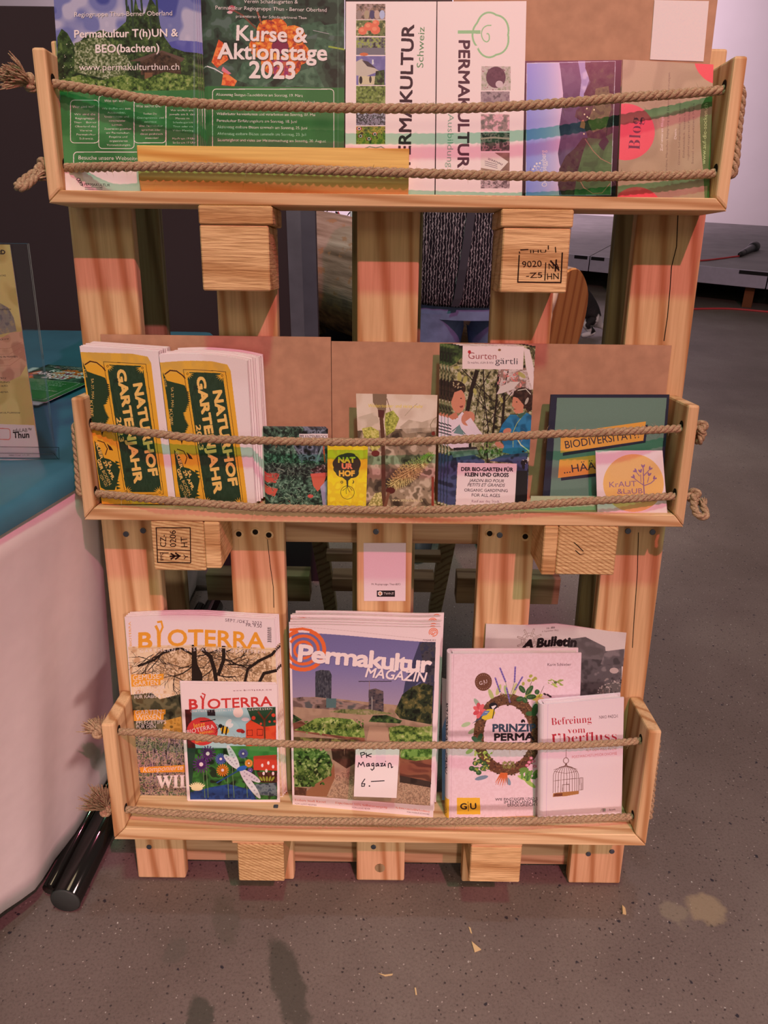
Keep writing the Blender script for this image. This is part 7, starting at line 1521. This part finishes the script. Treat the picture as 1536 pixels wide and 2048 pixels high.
pobj('zipper', V, F, plain('zip_tape', (64, 54, 60), 0.35, 0.5), person)
def denim():
    return plain('blue_denim', (126, 126, 158), 0.85, 0.15, noise=0.22, nscale=24)
DEN = denim()
V, F = [], []; NR = 28
def jr(cx, cy, cz, rx, ry):
    o = len(V)
    for k in range(NR): t = 2*math.pi*k/NR; V.append((cx+rx*math.cos(t), cy+ry*math.sin(t)*(1+0.012*math.sin(cz*60+cx*30)), cz))
    return o
def jj(a, b):
    for k in range(NR): k2 = (k+1) % NR; F.append((a+k, a+k2, b+k2, b+k))
rs_ = [jr(0, 0, 0.93, 0.165, 0.135), jr(0, 0, 0.85, 0.178, 0.142), jr(0, 0, 0.76, 0.182, 0.142), jr(0, -0.002, 0.70, 0.184, 0.138)]
for a, b in zip(rs_, rs_[1:]): jj(a, b)
for s in (-1, 1):
    r2 = [jr(s*0.090, -0.002, 0.715, 0.094, 0.128), jr(s*0.094, -0.004, 0.66, 0.090, 0.112), jr(s*0.100, -0.008, 0.56, 0.080, 0.096), jr(s*0.104, -0.010, 0.42, 0.070, 0.078), jr(s*0.106, 0.0, 0.26, 0.066, 0.072), jr(s*0.108, 0.006, 0.075, 0.064, 0.070)]
    for a, b in zip(r2, r2[1:]): jj(a, b)
pobj('jeans', V, F, DEN, person, smooth=True)
for s in (-1, 1):
    bm = bmesh.new(); bmesh.ops.create_uvsphere(bm, u_segments=20, v_segments=14, radius=1.0)
    for v in bm.verts: x, y, z = v.co; v.co = Vector((x*0.048*(1-0.12*max(0, y)), y*0.125-0.045, max(z, -0.55)*0.052*(1+0.35*max(0, y))+0.029))
    bmesh.ops.translate(bm, verts=bm.verts, vec=(s*0.115, 0, 0)); bobj('shoe', bm, plain('dark_shoe', (50, 44, 48), 0.6), person, smooth=True)

# black and white dog sitting beyond the log
def dog_mat():
    m, n, l, b = newmat('dog_coat'); N = lambda t: n.new('ShaderNode'+t)
    tc = N('TexCoord'); t = N('TexNoise'); t.inputs['Scale'].default_value = 9; t.inputs['Detail'].default_value = 2; l.new(tc.outputs['Object'], t.inputs['Vector'])
    sx = N('SeparateXYZ'); l.new(tc.outputs['Object'], sx.inputs[0]); a = N('Math'); a.operation = 'MULTIPLY_ADD'; l.new(sx.outputs['Z'], a.inputs[0]); a.inputs[1].default_value = 1.5; l.new(t.outputs['Fac'], a.inputs[2])
    r = N('ValToRGB'); r.color_ramp.elements[0].position = 0.70; r.color_ramp.elements[0].color = rgba(alb(222, 190, 184)); r.color_ramp.elements[1].position = 0.74; r.color_ramp.elements[1].color = rgba(alb(26, 20, 22)); l.new(a.outputs[0], r.inputs['Fac'])
    f = N('TexNoise'); f.inputs['Scale'].default_value = 120; l.new(tc.outputs['Object'], f.inputs['Vector']); bp = N('Bump'); bp.inputs['Strength'].default_value = 0.6; bp.inputs['Distance'].default_value = 0.006; l.new(f.outputs['Fac'], bp.inputs['Height']); l.new(bp.outputs['Normal'], b.inputs['Normal'])
    l.new(r.outputs['Color'], b.inputs['Base Color']); b.inputs['Roughness'].default_value = 0.7
    return m
dg = G(1176, 668, z=0.0)
dog = thing('dog', 'black and white dog sitting on the floor beyond the sawn log end', 'dog', (dg.x, dg.y, 0), (0, 0, math.radians(200)))
nd = {'rump': ((0.0, 0, 0.17), 0.115), 'loin': ((0.06, 0, 0.25), 0.105), 'chest': ((0.16, 0, 0.35), 0.10), 'neck': ((0.21, 0, 0.45), 0.062), 'poll': ((0.235, 0, 0.515), 0.056), 'brow': ((0.275, 0, 0.53), 0.050), 'muz': ((0.335, 0, 0.505), 0.030), 'nose': ((0.365, 0, 0.500), 0.022), 'tail1': ((-0.11, 0.02, 0.07), 0.026), 'tail2': ((-0.20, 0.06, 0.035), 0.022), 'tail3': ((-0.27, 0.11, 0.03), 0.012)}
ed = [('rump', 'loin'), ('loin', 'chest'), ('chest', 'neck'), ('neck', 'poll'), ('poll', 'brow'), ('brow', 'muz'), ('muz', 'nose'), ('rump', 'tail1'), ('tail1', 'tail2'), ('tail2', 'tail3')]
for s, t in ((-1, 'l'), (1, 'r')):
    nd[t+'sh'] = ((0.17, s*0.06, 0.27), 0.045); nd[t+'el'] = ((0.15, s*0.065, 0.19), 0.032); nd[t+'wr'] = ((0.175, s*0.065, 0.07), 0.022); nd[t+'pw'] = ((0.195, s*0.065, 0.022), 0.024); nd[t+'pt'] = ((0.225, s*0.065, 0.018), 0.018)
    nd[t+'th'] = ((0.03, s*0.085, 0.13), 0.065); nd[t+'kn'] = ((0.12, s*0.105, 0.11), 0.042); nd[t+'hk'] = ((0.01, s*0.11, 0.035), 0.024); nd[t+'hf'] = ((0.11, s*0.115, 0.024), 0.024); nd[t+'ht'] = ((0.15, s*0.115, 0.02), 0.018)
    nd[t+'e1'] = ((0.22, s*0.052, 0.555), 0.018); nd[t+'e2'] = ((0.225, s*0.085, 0.52), 0.014)
    ed += [('chest', t+'sh'), (t+'sh', t+'el'), (t+'el', t+'wr'), (t+'wr', t+'pw'), (t+'pw', t+'pt'), ('rump', t+'th'), (t+'th', t+'kn'), (t+'kn', t+'hk'), (t+'hk', t+'hf'), (t+'hf', t+'ht'), ('poll', t+'e1'), (t+'e1', t+'e2')]
skin_mesh('body', nd, ed, dog_mat(), dog); dog.scale = (0.72, 0.72, 0.72)
for s in (-1, 1):
    bm = bmesh.new(); bmesh.ops.create_uvsphere(bm, u_segments=10, v_segments=8, radius=0.008); bmesh.ops.translate(bm, verts=bm.verts, vec=(0.305, s*0.028, 0.545)); bobj('eye', bm, plain('dog_eye', (30, 20, 16), 0.15), dog, smooth=True)
bm = bmesh.new(); bmesh.ops.create_uvsphere(bm, u_segments=12, v_segments=8, radius=0.014); bmesh.ops.translate(bm, verts=bm.verts, vec=(0.386, 0, 0.503)); bobj('nose', bm, black_pl, dog, smooth=True)

# chips and splinters on the floor
CH = plain('wood_chip', (222, 172, 120), 0.7)
for lb_, pts, h_ in (('triangular pale wood chip on the floor in front of the stand', [(943, 1884), (962, 1900), (949, 1905)], 0.002), ('thin wood splinter on the floor above the triangular chip', [(937, 1854), (941, 1856), (944, 1868), (941, 1866)], 0.001),
                     ('curved wood splinter on the floor left of the triangular chip', [(757, 1947), (770, 1950), (786, 1948), (784, 1951), (770, 1953)], 0.001), ('tiny splinter on the floor below the middle of the stand', [(829, 1976), (832, 1976), (834, 1990), (831, 1990)], 0.001),
                     ('small leaf fragment on the floor right of the stand foot', [(1244, 1812), (1250, 1818), (1252, 1830), (1245, 1828)], 0.003)):
    g = [G(*p, z=0.0005) for p in pts]; o0_ = g[0].copy(); bm = bmesh.new(); lo = [bm.verts.new(p-o0_) for p in g]; hi = [bm.verts.new(p-o0_+Vector((0, 0, h_))) for p in g]
    bm.faces.new(hi); bm.faces.new(lo[::-1])
    for i in range(len(g)): j = (i+1) % len(g); bm.faces.new((lo[i], lo[j], hi[j], hi[i]))
    tag(bobj('wood_chip' if 'leaf' not in lb_ else 'leaf_fragment', bm, CH, None, o0_), lb_, 'wood chip' if 'leaf' not in lb_ else 'leaf')

bpy.data.objects.remove(_fo, do_unlink=True)
